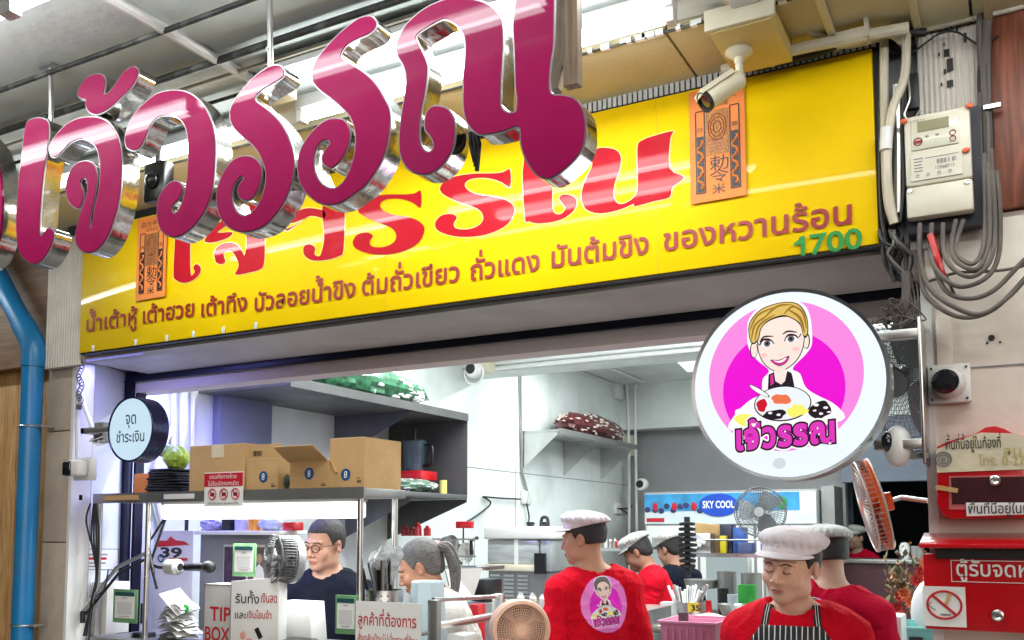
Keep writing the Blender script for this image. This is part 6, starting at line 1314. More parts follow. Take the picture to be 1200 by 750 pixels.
for i in range(3):
    for j in range(12): MB().box(a+.02+i*.11, a+.10+i*.11, YD+.006, YD+.02, zc2-.06-j*.028, zc2-.045-j*.028).build('louvre', M['steel'], t)
for i in range(2): MB().lathe([(.02, 0), (.03, .015), (.028, .03), (0, .034)], (b_-.06-.12*i, YD+.05, zt), n=14).build('knob', M['blackpl'], t, smooth=True)
MB().tube([(a+.33, YD+.2, zt), (a+.34, YD+.2, zt+.06), (a+.38, YD+.2, zt+.06), (a+.39, YD+.2, zt)], .012, 8, smooth=4).build('hose_loop', M['black'], t, smooth=True)
# bottles, dish rack and wall bits left of the dispenser
blob_items(4, 466, 500, 612, 628, 5.3, [M['red'], M['steel'], M['signtext']], 'bottle_group', 'dark red and steel bottles on the ledge behind the grey haired woman', 'bottles', 5)
t = thing('dish_rack', 'wire dish rack holding steel pans behind the grey haired woman', 'rack', P(540, 660, Y=5.3))
for y in (632, 652, 664):
    b = MB(); b.tube([P(500, y, Y=5.3), P(558, y, Y=5.3)], .006, 6); b.build('wire_rail', M['steel'], t)
    b = MB(); b.tube([P(500, y, Y=5.6), P(558, y, Y=5.6)], .006, 6); b.build('wire_rail', M['steel'], t)
for i in range(9): b = MB(); b.tube([P(500+i*7, 630, Y=5.3), P(500+i*7, 664, Y=5.3)], .003, 5); b.build('wire_upright', M['steel'], t)
MB().box(*blk(498, 562, 5.28), 5.28, 5.62, zof(530, 668, 5.28), zof(530, 664, 5.28)).build('tray', M['steel'], t)
for x, y, r_ in ((529, 640, .075), (537, 652, .06), (546, 648, .07)):
    q = P(x, y, Y=5.42); b = MB(); b.M = T(*q) @ RZ(20*r_*50); b.lathe([(r_, 0), (r_*.9, .05), (0, .055)], (0, 0, 0), 'y', 24); b.build('pan', M['steel'], t, smooth=True)
b = MB(); b.tube([P(553, 650, Y=5.4), P(552, 634, Y=5.4), P(560, 630, Y=5.4)], .012, 8); b.build('ladle', M['black'], t, smooth=True)
tag(MB().box(*blk(534, 552, 5.5), 5.5, 5.54, zof(543, 619, 5.5), zof(543, 611, 5.5)).build('red_sign_plate', M['red'], bev=.002), 'small red box on the wall above the dish rack', 'box')
b = MB(); b.tube([P(543, 615, Y=5.52), P(543, 640, Y=5.52)], .006, 6); tag(b.build('rack_cable', M['black'], smooth=True), 'black cable below the small red wall box', 'cable')
# tablet on a stand
t = thing('tablet', 'white edged tablet screen leaning behind the grey haired woman', 'tablet', P(545, 690, Y=4.4))
b = MB(); vs = [P(522, 667, Y=4.3), P(559, 666, Y=4.55), P(548, 700, Y=4.5), P(530, 700, Y=4.3)]
b.add([tuple(v) for v in vs]+[tuple(v+np.array([.02, .03, 0])) for v in vs], [(0, 1, 2, 3), (4, 5, 6, 7), (0, 1, 5, 4), (1, 2, 6, 5), (2, 3, 7, 6), (3, 0, 4, 7)]); b.build('case', M['whitepl'], t)
b = MB(); c_ = sum(vs)/4; b.add([tuple(c_+(v-c_)*.9-np.array([.006, .012, 0])) for v in vs], [(0, 1, 2, 3)]); b.build('screen_edge', M['blackpl'], t)
b = MB(); b.add([tuple(c_+(v-c_)*.78-np.array([.009, .018, 0])) for v in vs], [(0, 1, 2, 3)]); b.build('screen', emat('tablet_screen', (.36, .33, .55), .8), t)
b = MB(); b.box(*blk(540, 575, 4.6), 4.6, 4.9, 0, zof(560, 706, 4.6)); tag(b.build('side_cabinet', M['steeldk'], bev=.003), 'dark steel cabinet behind the tablet', 'cabinet')
tag(MB().box(*blk(556, 574, 4.65), 4.6, 4.8, zof(560, 705, 4.6)+.001, zof(560, 679, 4.6)).build('coffee_grinder', M['blackpl'], bev=.01), 'small black machine next to the tablet', 'machine')
tag(MB().box(*blk(550, 561, 4.3), 4.3, 4.38, .9, zof(555, 708, 4.3)).build('red_cup', M['red'], bev=.008), 'red plastic cup between the bars of the steel rail', 'cup')
# clutter behind the dispenser worker
blob_items(7, 600, 650, 694, 712, 5.0, [M['steel'], M['whitepl'], M['steeldk'], M['cream']], 'jar_group', 'row of steel and white jars under the drinks dispenser', 'jars', 8)
tag(MB().box(*blk(575, 745, 5.0), 5.0, 5.6, 0, zof(620, 712, 5.0)-.002).build('work_table', M['steel'], bev=.004), 'steel work table with jars before the drinks dispenser', 'table')
blob_items(9, 700, 745, 628, 642, 8.2, [M['steel'], mat('olive_tin', S(140, 140, 90), .4), M['whitepl'], M['red']], 'tin_group', 'row of tins and jars on a ledge behind the first red worker', 'tins', 9)
tag(MB().box(IX, IX+1.2, 8.15, 8.6, zof(720, 642, 8.2)-.03, zof(720, 642, 8.2)-.001).build('wall_ledge', M['steel']), 'steel ledge carrying tins behind the first red worker', 'ledge')
tag(MB().box(*blk(772, 786, 5.9), 5.9, 6.0, .9, zof(780, 706, 5.9)).build('menu_clip', M['paper']), 'white slip hanging between the workers at the bench', 'paper')
# wall fans
wire_ = mat('fan_wire', S(110, 112, 116), .4, .5)
c = P(891, 600, Y=7.2); t, A = fan('stand_fan', 'grey wire guard fan standing in front of the fridge', 'fan', c, (.1, -1, 0), .185, .10, wire_, mat('grey_fan_hub', S(150, 152, 154), .4), spokes=60, blades=3, bladem=mat('smoky_blade', S(130, 136, 140), .25), rings=6, wr=.0016)
b = MB(); b.tube([c+np.array([0, .1, 0]), c+np.array([0, .12, -.25]), (c[0], c[1]+.12, 0)], .018, 10); b.build('stand', M['steel'], t, smooth=True); MB().ell(c+np.array([0, .02, -.17]), (.035, .03, .03), 14).build('switch_knob', M['steeldk'], t, smooth=True)
c = P(1062, 440, Y=3.4); t, A = fan('wall_fan', 'big black wire guard of a ceiling fan between the round sign and the pillar', 'fan', c, (-.35, -.8, -.35), .25, .12, wire_, wire_, spokes=70, blades=3, bladem=mat('grey_blade', S(120, 124, 130), .3), rings=14, wr=.0011)
MB().tube([c+np.array([0, .1, 0]), c+np.array([.1, .2, .3]), (c[0]+.1, c[1]+.2, 3.2)], .02, 10).build('arm', M['steeldk'], t, smooth=True)
c = P(1022, 592, Y=3.3); cage = mat('pale_wire', S(206, 196, 190), .4, .3)
t, A = fan('orange_fan', 'orange bladed wall fan seen edge on, held by a steel arm from the pillar', 'fan', c, (-.945, -.23, -.23), .15, .042, cage, M['orange'], spokes=54, blades=3, bladem=M['orange'], rings=7, wr=.0012)
b = MB(); b.M = A; b.lathe([(.146, .004), (.152, .008), (.150, .020), (.10, .030), (.0, .034)], (0, 0, 0), 'y', 44); b.build('back_shell', M['orange'], t, smooth=True)
b = MB(); b.M = A; b.lathe([(0, .03), (.032, .03), (.030, .062), (.0, .066)], (0, 0, 0), 'y', 24); b.build('motor', M['orange'], t, smooth=True)
e = A @ Vector((0, .062, 0)); MB().tube([e, e+Vector((.03, 0, .01)), P(1088, 587, Y=3.26)], .008, 8).build('arm', M['steel'], t, smooth=True)
# dark back room
a, b_ = blk(960, 1100, 9.9); zc3 = zof(1000, 655, 9.9)
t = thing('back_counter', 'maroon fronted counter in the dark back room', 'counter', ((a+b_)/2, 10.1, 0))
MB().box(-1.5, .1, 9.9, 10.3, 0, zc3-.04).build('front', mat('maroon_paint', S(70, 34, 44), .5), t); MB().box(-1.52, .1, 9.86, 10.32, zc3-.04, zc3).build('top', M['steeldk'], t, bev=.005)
tag(MB().lathe([(0, 0), (.05, 0), (.05, .12), (.03, .16), (0, .165)], (float(P(1060, 650, Y=9.95)[0]), 9.98, zc3+.001), n=18).build('white_bottle', M['whitepl'], smooth=True), 'squat white bottle on the dark back counter', 'bottle')
for i in range(2): tag(MB().lathe([(0, 0), (.035, 0), (.035, .13), (0, .13)], (float(P(1072+i*6, 650, Y=9.95)[0]), 9.98, zc3+.001), n=14).build('small_glass', M['greywall'], smooth=True), ['grey glass nearer the white bottle on the back counter', 'grey glass further right on the back counter'][i], 'glass')
# artificial flowers
fl = thing('flower_arrangement', 'dusty artificial flowers with red and orange blooms beside the letter box', 'flowers', P(1050, 730, Y=5.2))
fb_ = MB(); rs = random.Random(3)
for i in range(260):
    x, y = rs.gauss(1056, 15), rs.gauss(688, 20)
    if y > 728 or x < 1036 or x > 1100: continue
    p = P(x, y, Y=5.2+rs.uniform(-.12, .12)); fb_.M = T(*p) @ RZ(rs.uniform(0, 360)) @ RX(rs.uniform(-60, 60)); s_ = rs.uniform(.02, .045)
    fb_.add([(0, 0, 0), (s_*.4, 0, s_*.5), (0, 0, s_*1.2), (-s_*.4, 0, s_*.5)], [(0, 1, 2), (0, 2, 3)], k=rs.choice((0, 0, 1, 1, 2)))
fo = fb_.build('leaves', [mat('olive_leaf', S(92, 92, 56), .7), mat('tan_petal', S(168, 128, 92), .7), mat('brown_leaf', S(86, 58, 44), .7)], fl); fo['kind'] = 'stuff'
for x, y, c_ in ((1060, 695, 'orange'), (1075, 680, 'red'), (1052, 712, 'red'), (1068, 705, 'orange'), (1080, 670, 'red'), (1056, 698, 'red'), (1085, 660, 'orange')):
    b = MB()
    for k in range(9):
        b.M = T(*P(x, y, Y=5.05)) @ RY(40*k) @ RX(25); b.add([(0, 0, 0), (.014, -.01, .02), (0, -.018, .045), (-.014, -.01, .02)], [(0, 1, 2, 3)])
    b.M = T(*P(x, y, Y=5.05)); b.ell((0, -.01, 0), (.012, .012, .012), 8); b.build('bloom', mat('bloom_red', S(190, 50, 44), .6) if c_ == 'red' else mat('bloom_orange', S(222, 120, 70), .6), fl)
MB().lathe([(0, 0), (.07, .02), (.09, .12), (.06, .15), (.0, .15)], (float(P(1055, 740, Y=5.2)[0]), 5.2, .95), n=20).build('vase', M['red'], fl, smooth=True)
MB().box(float(P(1055, 740, Y=5.2)[0])-.12, float(P(1055, 740, Y=5.2)[0])+.12, 5.1, 5.3, 0, .949).build('plinth', M['black'], fl)

# ------------------------------------------------------------------ people: one continuous skin each, clothing and hair as parts
def rotm(yaw=0, pitch=0, roll=0):
    cy, sy, cp, sp, cr, sr_ = math.cos(R(yaw)), math.sin(R(yaw)), math.cos(R(pitch)), math.sin(R(pitch)), math.cos(R(roll)), math.sin(R(roll))
    Z = np.array([[cy, -sy, 0], [sy, cy, 0], [0, 0, 1.]]); X = np.array([[1, 0, 0], [0, cp, -sp], [0, sp, cp]]); Y = np.array([[cr, 0, sr_], [0, 1, 0], [-sr_, 0, cr]])
    return Z @ X @ Y
def d_cap(p, a, b, ra, rb):
    a, b = np.asarray(a, np.float32), np.asarray(b, np.float32); ab = b-a; t = np.clip(((p-a) @ ab)/max(1e-9, float(ab @ ab)), 0, 1)
    return np.linalg.norm(p-a-t[:, None]*ab, axis=1)-(ra+(rb-ra)*t)
def d_ell(p, c, r, M_=None):
    q = p-np.asarray(c, np.float32)
    if M_ is not None: q = q @ M_.astype(np.float32)
    r = np.asarray(r, np.float32); k0 = np.linalg.norm(q/r, axis=1); k1 = np.linalg.norm(q/(r*r), axis=1)
    return k0*(k0-1)/np.maximum(k1, 1e-6)
def smin(a, b, k): h = np.clip(.5+.5*(b-a)/k, 0, 1); return b+(a-b)*h-k*h*(1-h)
def smax(a, b, k): return -smin(-a, -b, k)
def nets(f, lo, hi, h):
    lo, hi = np.array(lo, float), np.array(hi, float); H = h*4
    n = np.ceil((hi-lo)/H).astype(int)+1; g = np.stack(np.meshgrid(*[lo[i]+H*np.arange(n[i]) for i in range(3)], indexing='ij'), -1).reshape(-1, 3).astype(np.float32)
    co = f(g).reshape(n); N = (n-1)*4+1
    V = np.repeat(np.repeat(np.repeat(co[:-1, :-1, :-1], 4, 0), 4, 1), 4, 2); V = np.pad(V, [(0, 1)]*3, mode='edge')
    near = np.abs(V) < H*2.0; idx = np.argwhere(near); V = np.where(V > 0, 1., -1.).astype(np.float32)
    V[near] = f((lo+idx*h).astype(np.float32))
    s = V < 0; c = np.zeros(tuple(np.array(V.shape)-1), int)
    for i in (0, 1):
        for j in (0, 1):
            for k in (0, 1): c += s[i:i+c.shape[0], j:j+c.shape[1], k:k+c.shape[2]]
    act = (c > 0) & (c < 8); ids = -np.ones(act.shape, int); ci = np.argwhere(act); ids[act] = np.arange(len(ci))
    P_ = (lo+(ci+.5)*h).astype(np.float32)
    e = h*.3
    for _ in range(4):
        d = f(P_); gr = np.stack([f(P_+np.eye(3, dtype=np.float32)[i]*e)-f(P_-np.eye(3, dtype=np.float32)[i]*e) for i in range(3)], 1)/(2*e)
        gn = np.maximum((gr*gr).sum(1), .2); P_ = P_-np.clip(d/gn, -h, h)[:, None]*gr
    F = []
    for ax in range(3):
        u, v = [(1, 2), (2, 0), (0, 1)][ax]
        sl0 = [slice(None)]*3; sl1 = [slice(None)]*3; sl0[ax] = slice(0, -1); sl1[ax] = slice(1, None)
        A, B = s[tuple(sl0)], s[tuple(sl1)]; E_ = np.argwhere(A != B)
        E_ = E_[(E_[:, u] > 0) & (E_[:, v] > 0) & (E_[:, u] < V.shape[u]-1) & (E_[:, v] < V.shape[v]-1)]
        fl = A[tuple(E_.T)]
        q = []
        for du, dv in ((1, 1), (0, 1), (0, 0), (1, 0)):
            w_ = E_.copy(); w_[:, u] -= du; w_[:, v] -= dv; q.append(ids[tuple(w_.T)])
        q = np.stack(q, 1); q[~fl] = q[~fl][:, ::-1]; F.append(q)
    F = np.vstack(F); F = F[(F >= 0).all(1)]
    return P_, F
def put(name, V, F, m, parent, W, col=None, label=None):
    V = V @ W[:3, :3].T+W[:3, 3]; L = root_loc(parent)
    me = bpy.data.meshes.new(name); me.vertices.add(len(V)); me.vertices.foreach_set('co', (V-np.array(L)).astype(np.float32).ravel())
    me.loops.add(F.size); me.loops.foreach_set('vertex_index', F.ravel().astype(np.int32)); me.polygons.add(len(F)); me.polygons.foreach_set('loop_start', np.arange(0, F.size, 4, dtype=np.int32)); me.polygons.foreach_set('loop_total', np.full(len(F), 4, np.int32))
    me.update(calc_edges=True); me.validate(); me.polygons.foreach_set('use_smooth', [True]*len(me.polygons)); me.materials.append(m)
    if col is not None:
        a = me.color_attributes.new('Col', 'FLOAT_COLOR', 'POINT'); a.data.foreach_set('color', np.hstack([col, np.ones((len(col), 1))]).astype(np.float32).ravel())
    o = bpy.data.objects.new(name, me); C.objects.link(o); o.parent = parent
    if label: o['label'] = label
    return o
def noise3(p, f, seed=0):
    rs = np.random.RandomState(seed); s = 0
    for i in range(6):
        d = rs.normal(size=3); d /= np.linalg.norm(d); q = p @ d.astype(np.float32); e = rs.normal(size=3); e /= np.linalg.norm(e)
        s = s+np.sin(q*f*rs.uniform(.7, 1.6)+rs.uniform(0, 6)+1.6*np.sin((p @ e.astype(np.float32))*f*.7+rs.uniform(0, 6)))
    return s/6
def person(label, pos, top, yaw, head=(0, 0, 0), lean=(0, 0), arms=None, shirt='redshirt', skin=S(196, 150, 124), cap=None, hair='hairb', female=False, hs=1., build=1., apron=False, h=.0055,
           sleeve=.9, logo=False, glasses=False, fw=1., group=None, hairstyle='short', neckhole=.085, mouth=S(160, 92, 84), closed=True, tattoo=False, trim=False):
    # local frame: figure faces -Y, x to its left hand, z up. top = world height of the crown
    t = thing('person', label, 'person', (pos[0], pos[1], 0), group)
    W = np.eye(4); W[:3, :3] = rotm(yaw); W[:3, 3] = (pos[0], pos[1], 0)
    HR = rotm(*head) @ np.eye(3); lr = rotm(0, lean[0], lean[1])
    hipz = .93*top/1.68; pel = np.array([0, 0, hipz])
    neckz = .56*(top/1.68); B = lambda x, y, z: pel+lr @ np.array([x, y, z])     # torso frame: z from hip
    nk = B(0, .01, neckz-.065); off = HR @ np.array([0, -.035, .155*hs]); hc = nk+off*1.0+np.array([0, 0, .01])
    dz = top-(hc[2]+.118*hs)   # lift everything so that the crown is where it should be
    pel = pel+np.array([0, 0, dz]); nk = B(0, .01, neckz-.065); hc = nk+off+np.array([0, 0, .01])
    sw = (.150 if female else .168)*build; bw = build
    sh = [B(s*sw, .01, neckz-.138) for s in (1, -1)]
    arms = arms or [((.03, .04, -.27), (.0, -.20, -.10)), ((.03, .04, -.27), (.0, -.20, -.10))]
    el, wr_, hd = [], [], []
    for i, s in enumerate((1, -1)):
        a = np.array(arms[i][0])*[s, 1, 1]; b_ = np.array(arms[i][1])*[s, 1, 1]; e_ = sh[i]+a; w_ = e_+b_*1.12; el.append(e_); wr_.append(w_); hd.append(w_+b_/np.linalg.norm(b_)*.085)
    def torso(p):
        d = d_ell(p, B(0, .0, neckz-.24), (.150*bw, .105*bw, .20), lr)
        d = smin(d, d_ell(p, B(0, -.005, neckz-.42), (.135*bw, .105*bw, .18), lr), .06)
        d = smin(d, d_ell(p, B(0, 0, .02), (.165*bw, .115*bw, .13), lr), .05)
        d = smin(d, d_cap(p, B(.09*bw, .015, neckz-.118), B(-.09*bw, .015, neckz-.118), .053*bw, .053*bw), .06)
        for i in (0, 1): d = smin(d, d_cap(p, nk+(sh[i]-nk)*.3, sh[i], .046, .050*bw), .05)
        if female: 
            for s in (1, -1): d = smin(d, d_ell(p, B(s*.07, -.085, neckz-.27), (.062, .05, .06), lr), .04)
        return d
    def uparm(p, ex=0):
        return np.minimum(*[d_cap(p, sh[i], sh[i]+(el[i]-sh[i])*(1+ex), .052*bw, .045*bw) for i in (0, 1)])
    def headf(P0):
        p = ((P0-hc) @ HR)/(hs*np.array([fw, 1, 1])); p = p.astype(np.float32); fw_ = .94 if female else 1.
        d = d_ell(p, (0, .020, .030), (.074, .094, .086))
        d = smin(d, d_ell(p, (0, -.022, -.038), (.058*fw_, .064, .078)), .03)
        d = smin(d, d_ell(p, (0, -.060, -.096), (.024, .020, .020)), .03)
        for s in (1, -1):
            d = smin(d, d_ell(p, (s*.036, -.055, -.034), (.026, .024, .026)), .02)
            d = smin(d, d_ell(p, (s*.048, -.005, -.072), (.016, .03, .026)), .03)
            d = smin(d, d_cap(p, (s*.012, -.082, .022), (s*.046, -.068, .020), .008, .007), .012)
            d = smax(d, -d_ell(p, (s*.031, -.103, -.002), (.020, .020, .015)), .014)
            d = smin(d, d_ell(p, (s*.031, -.0755, -.002), (.0150, .0125, .0120)), .004)
        d = smin(d, d_cap(p, (0, -.084, .004), (0, -.100, -.034), .0055, .0105), .010)
        for s in (1, -1): d = smin(d, d_ell(p, (s*.0125, -.090, -.039), (.0085, .010, .0075)), .006)
        d = smin(d, d_ell(p, (0, -.083, -.0655), (.025, .011, .0058)), .004)
        d = smin(d, d_ell(p, (0, -.081, -.0745), (.020, .012, .0068)), .004)
        d = smax(d, -d_ell(p, (0, -.096, -.0700), (.022, .010, .0012)), .003)
        Er = rotm(0, 0, 0)
        for s in (1, -1):
            e = d_ell(p, (s*.077, .018, -.008), (.010, .018, .032), rotm(s*22, -8, 0)); e = smax(e, -d_ell(p, (s*.088, .012, -.006), (.008, .010, .019)), .004); d = smin(d, e, .006)
        return d*hs
    def neckf(p): return d_cap(p, hc+HR @ np.array([0, .03, -.06])*hs, nk+np.array([0, 0, -.03]), .050*(.9 if female else 1.02)*hs, .062*(.9 if female else 1.05))
    def forearm(p):
        d = np.full(len(p), 9., np.float32)
        for i, s in enumerate((1, -1)):
            d = np.minimum(d, smin(d_cap(p, sh[i], el[i], .050*bw, .040*bw), d_cap(p, el[i], wr_[i], .041*bw, .026), .02))
            ax = (hd[i]-wr_[i])/np.linalg.norm(hd[i]-wr_[i]); lat = np.cross(ax, [0, 0, 1.]); lat = lat/max(1e-6, np.linalg.norm(lat)); dn = np.cross(ax, lat)
            d = smin(d, d_cap(p, wr_[i], wr_[i]+ax*.06, .024, .032), .02); d = smin(d, d_cap(p, wr_[i]+ax*.02+lat*.02, wr_[i]+ax*.07-lat*.02, .020, .020), .02)
            for k, (o_, ln) in enumerate(((-.030, .060), (-.011, .072), (.009, .068), (.028, .054))):
                k0 = wr_[i]+ax*.085+lat*o_; k1 = k0+ax*ln*.5+dn*.008*(1 if dn[2] < 0 else -1); k2 = k1+ax*ln*.4+dn*.026*(1 if dn[2] < 0 else -1)
                d = smin(d, np.minimum(d_cap(p, k0, k1, .0095, .0085), d_cap(p, k1, k2, .0085, .007)), .004)
            q0 = wr_[i]+ax*.03-lat*.03*s; q1 = q0+ax*.035-lat*.025*s; d = smin(d, np.minimum(d_cap(p, q0, q1, .013, .010), d_cap(p, q1, q1+ax*.03, .010, .008)), .006)
        return d
    def bodyf(p):
        d = smin(torso(p), forearm(p), .03)
        return smin(smin(headf(p), neckf(p), .03), d, .035)
    W[:2, 3] = np.array(pos[:2])-(W[:3, :3] @ hc)[:2]; t.location = (float(W[0, 3]), float(W[1, 3]), 0)
    allp = np.array([hc, nk, *sh, *el, *wr_, *hd, pel]); lo = allp.min(0)-.14; hi = allp.max(0)+.16; lo[2] = max(lo[2], pel[2]-.1)
    V, F = nets(bodyf, lo, hi, h)
    q = ((V-hc) @ HR)/hs; col = np.tile(np.array(skin), (len(V), 1)).astype(np.float32)
    def mixc(wt, c): nonlocal col; wt = np.clip(wt, 0, 1)[:, None]; col = col*(1-wt)+np.array(c)*wt
    g = lambda c, r: np.exp(-(((q-np.array(c))/np.array(r))**2).sum(1))
    rosy = (skin[0]*1.05, skin[1]*.78, skin[2]*.74)
    for s in (1, -1): mixc(.5*g((s*.04, -.07, -.035), (.022, .03, .02)), rosy); mixc(.5*g((s*.085, .02, -.01), (.01, .03, .03)), rosy)
    mixc(.5*g((0, -.105, -.034), (.014, .02, .012)), rosy)
    mixc(1.6*g((0, -.088, -.070), (.019, .02, .0085)), mouth)
    col = col*(1+.05*noise3(V, 60, 3)+.05*noise3(V, 260, 4))[:, None]; mixc(.35*g((0, -.07, -.10), (.05, .04, .03))*(noise3(V, 300, 8)*.5+.5), (skin[0]*.8, skin[1]*.76, skin[2]*.74))
    if tattoo: mixc(.6*(noise3(V, 160, 5) > .12)*np.exp(-(((V-(nk+np.array([-.03, .05, -.04])))/np.array([.05, .08, .035]))**2).sum(1)), S(90, 110, 110))
    put('body', V, F, M['skin'], t, W, col)
    # brows and closed lids
    def onface(x, z):                          # head-local surface point
        y = -.13
        for _ in range(40):
            d = float(headf((hc+HR @ (np.array([[x, y, z]])*hs).T.ravel())[None].astype(np.float32))[0])/hs
            if d < .0004: break
            y += max(.0003, d*.7)
        return hc+HR @ (np.array([x, y-.0006, z])*hs)
    def strip(pts, r, name, m):
        b = MB(); b.M = Matrix(W.tolist()); b.tube([onface(x, z) for x, z in pts], r*hs, 5, smooth=3); b.build(name, m, t, smooth=True)
    hcol = M['hairg'] if hair == 'hairg' else M['hairb']
    for s in (1, -1):
        strip([(s*.014, .0165), (s*.030, .0215), (s*.046, .0155)], .0024, 'eyebrow', hcol)
        strip([(s*.018, -.0065), (s*.031, -.0105), (s*.046, -.0055)], .0016, 'eyelash', M['hairb'])
    strip([(-.020, -.0700), (-.008, -.0703), (.008, -.0703), (.020, -.0700)], .0008, 'mouth_line', mat('mouth_line', S(90, 44, 40), .6))
    # shirt
    ns = hash(label) % 1000 if False else sum(map(ord, label)) % 997
    def wr(p):
        a_ = noise3(p*np.array([1, 1, .7], np.float32), 20, ns); b2 = noise3(p*np.array([1, 1, .5], np.float32), 42, ns+1)
        c3 = noise3(p*np.array([.6, .6, 1.2], np.float32), 28, ns+2)
        return .008*a_+.018*(.45-np.abs(a_*1.4+.2))*.5+.012*np.maximum(0, .35-np.abs(b2)*1.6)+.011*np.maximum(0, .3-np.abs(c3)*1.5)
    nh = nk+lr @ np.array([0, -.012, .03])
    ends = [sh[i]+(el[i]-sh[i])*sleeve for i in (0, 1)]; dirs = [(el[i]-sh[i])/np.linalg.norm(el[i]-sh[i]) for i in (0, 1)]
    def shirtf(p):
        u = np.stack([d_cap(p, sh[i], sh[i]+(el[i]-sh[i])*sleeve*1.2, .050*bw, .062*bw) for i in (0, 1)])
        for i in (0, 1): u[i] = smax(u[i], (p-ends[i].astype(np.float32)) @ dirs[i].astype(np.float32)-.0, .006)
        d = smin(torso(p)-.004, u.min(0), .035)-.011-wr(p)
        d = smax(d, -d_ell(p, nh, (neckhole, neckhole*.95, neckhole*.72), lr), .008)
        return smax(d, (pel[2]-.06)-p[:, 2], .01)
    V, F = nets(shirtf, [lo[0], lo[1], pel[2]-.1], [hi[0], hi[1], nk[2]+.08], max(h, .0065)); put('shirt', V, F, M[shirt], t, W)
    if trim:
        b = MB(); b.M = Matrix(W.tolist()); rg = []
        for i in range(25):
            a = 2*math.pi*i/24; dv = lr @ np.array([math.cos(a)*neckhole*.86, math.sin(a)*neckhole*.82, 0]); base = nh+dv
            z = .0; pt = base.copy(); 
            for k in range(60):
                pt = base+lr @ np.array([0, 0, .06-.003*k])
                if float(shirtf(pt[None].astype(np.float32))[0]) < .002: break
            rg.append(pt)
        b.tube(rg, .005, 6, cap=False); b.build('collar_trim', M['printwhite'], t, smooth=True)
    # trousers
    def legf(p):
        d = np.full(len(p), 9., np.float32)
        for s in (1, -1): d = np.minimum(d, smin(d_cap(p, pel+np.array([s*.085, 0, -.02]), np.array([s*.10, -.02, pel[2]*.5]), .092*bw, .062*bw), d_cap(p, np.array([s*.10, -.02, pel[2]*.5]), np.array([s*.10, .01, .07]), .062*bw, .05), .03))
        d = smin(d, d_ell(p, pel, (.17*bw, .12*bw, .12)), .04)
        for s in (1, -1): d = smin(d, d_cap(p, np.array([s*.10, .03, .035]), np.array([s*.11, -.13, .03]), .035, .034), .03)
        return d-.004
    V, F = nets(legf, [-.26*bw, -.24, -.02], [.26*bw, .2, pel[2]+.13], .018); V[:, 2] = np.maximum(V[:, 2], 0.001); put('trousers', V, F, M['trouser'], t, W)
    # hair
    def hq(p): return (((p-hc) @ HR)/(hs*np.array([fw, 1, 1]))).astype(np.float32)
    def hairf(P0):
        p = hq(P0); d = d_ell(p, (0, .026, .036), (.083, .100, .090))-.0015*noise3(p, 120, 4)
        d = smin(d, d_ell(p, (0, .062, -.015), (.064, .052, .060)), .02)
        zf = .060 if not (cap and hairstyle == 'crop') else .030
        cut = np.maximum(-(p[:, 1]+.045+.0*p[:, 2]), -9)      # forward of this plane only above the hairline
        face = smax(p[:, 2]-(zf-.0+np.abs(p[:, 0])*-.15), p[:, 1]*-9, 9)
        f1 = -(zf-p[:, 2])                                    # below hairline
        m1 = np.minimum(p[:, 1]-(-.018+np.clip(p[:, 2], -.1, .06)*-.35), 9)
        side = -np.maximum(f1, m1)                            # >0 = removed when below hairline and in front
        d = smax(d, side, .008)
        ear = -d_ell(p, (0, .012, -.012), (.2, .022, .036)) if hairstyle != 'long' else -9*np.ones(len(p), np.float32)
        d = smax(d, ear, .006)
        return smax(d, (-.062 if hairstyle != 'crop' else -.030)-p[:, 2], .01)*hs
    L2 = hc-.16*hs; H2 = hc+.16*hs
    if hair: 
        V, F = nets(hairf, L2, H2, .0055*max(1, h/.0055)); put('hair', V, F, M[hair], t, W)
    if hairstyle == 'ponytail':
        b = MB(); b.M = Matrix(W.tolist()); L_ = lambda v: hc+HR @ (np.array(v)*hs)
        for k in range(9):
            o_ = np.array([math.cos(k*2.4)*.012, math.sin(k*2.4)*.010, math.sin(k*1.3)*.012]); h0 = L_((0, .108, .050)); hy = rotm(head[0]); b.tube([h0+o_*.3, h0+hy @ np.array([0, .045, -.005])+o_, h0+hy @ np.array([0, .075, -.075])+o_*1.4, h0+hy @ np.array([0, .085, -.155])+o_*1.2, h0+hy @ np.array([0, .075, -.23])+o_*.4], .020, 8, smooth=5, r1=.008)
        b.build('ponytail', M['hairg'], t, smooth=True)
        b = MB(); b.M = Matrix(W.tolist()); b.ell(L_((0, .112, .055)), (.024, .018, .024), 12); b.build('hair_tie', mat('pink_tie', S(220, 170, 170), .6), t, smooth=True)
        b = MB(); b.M = Matrix(W.tolist()); b.tube([L_((-.05, .07, -.02)), L_((-.07, .085, .03)), L_((-.035, .1, .075))], .009, 8, smooth=4); b.build('hair_clip', M['paper'], t, smooth=True)
    if cap:
        mc = M[cap]; mesh = cap == 'capmesh'
        def capf(P0):
            p = hq(P0); ang_ = np.arctan2(p[:, 0], -p[:, 1]+.02); w_ = .004*noise3(p, 45, ns+7)+.0035*np.sin(ang_*24+3*noise3(p, 30, ns))*np.exp(-((p[:, 2]-.082)/.022)**2)+.003*(1-np.abs(noise3(p, 60, ns+8))*2.2)
            d = d_ell(p, (0, .026, .088), (.100, .118, .041 if not mesh else .046), rotm(0, -9, 0))-w_
            d = smin(d, smax(d_ell(p, (0, .018, .050), (.087, .106, .080)), np.abs(p[:, 2]-.066-.1*p[:, 1]*0)-.020, .004)-.0008*noise3(p, 90, 2), .012)
            d = smax(d, .050-p[:, 2]+.12*p[:, 1], .004)
            return d*hs
        V, F = nets(capf, hc-.17*hs, hc+.19*hs, .0055*max(1, h/.0055)); put('cap', V, F, mc, t, W)
        b = MB(); n = 20; vs = []; fs = []
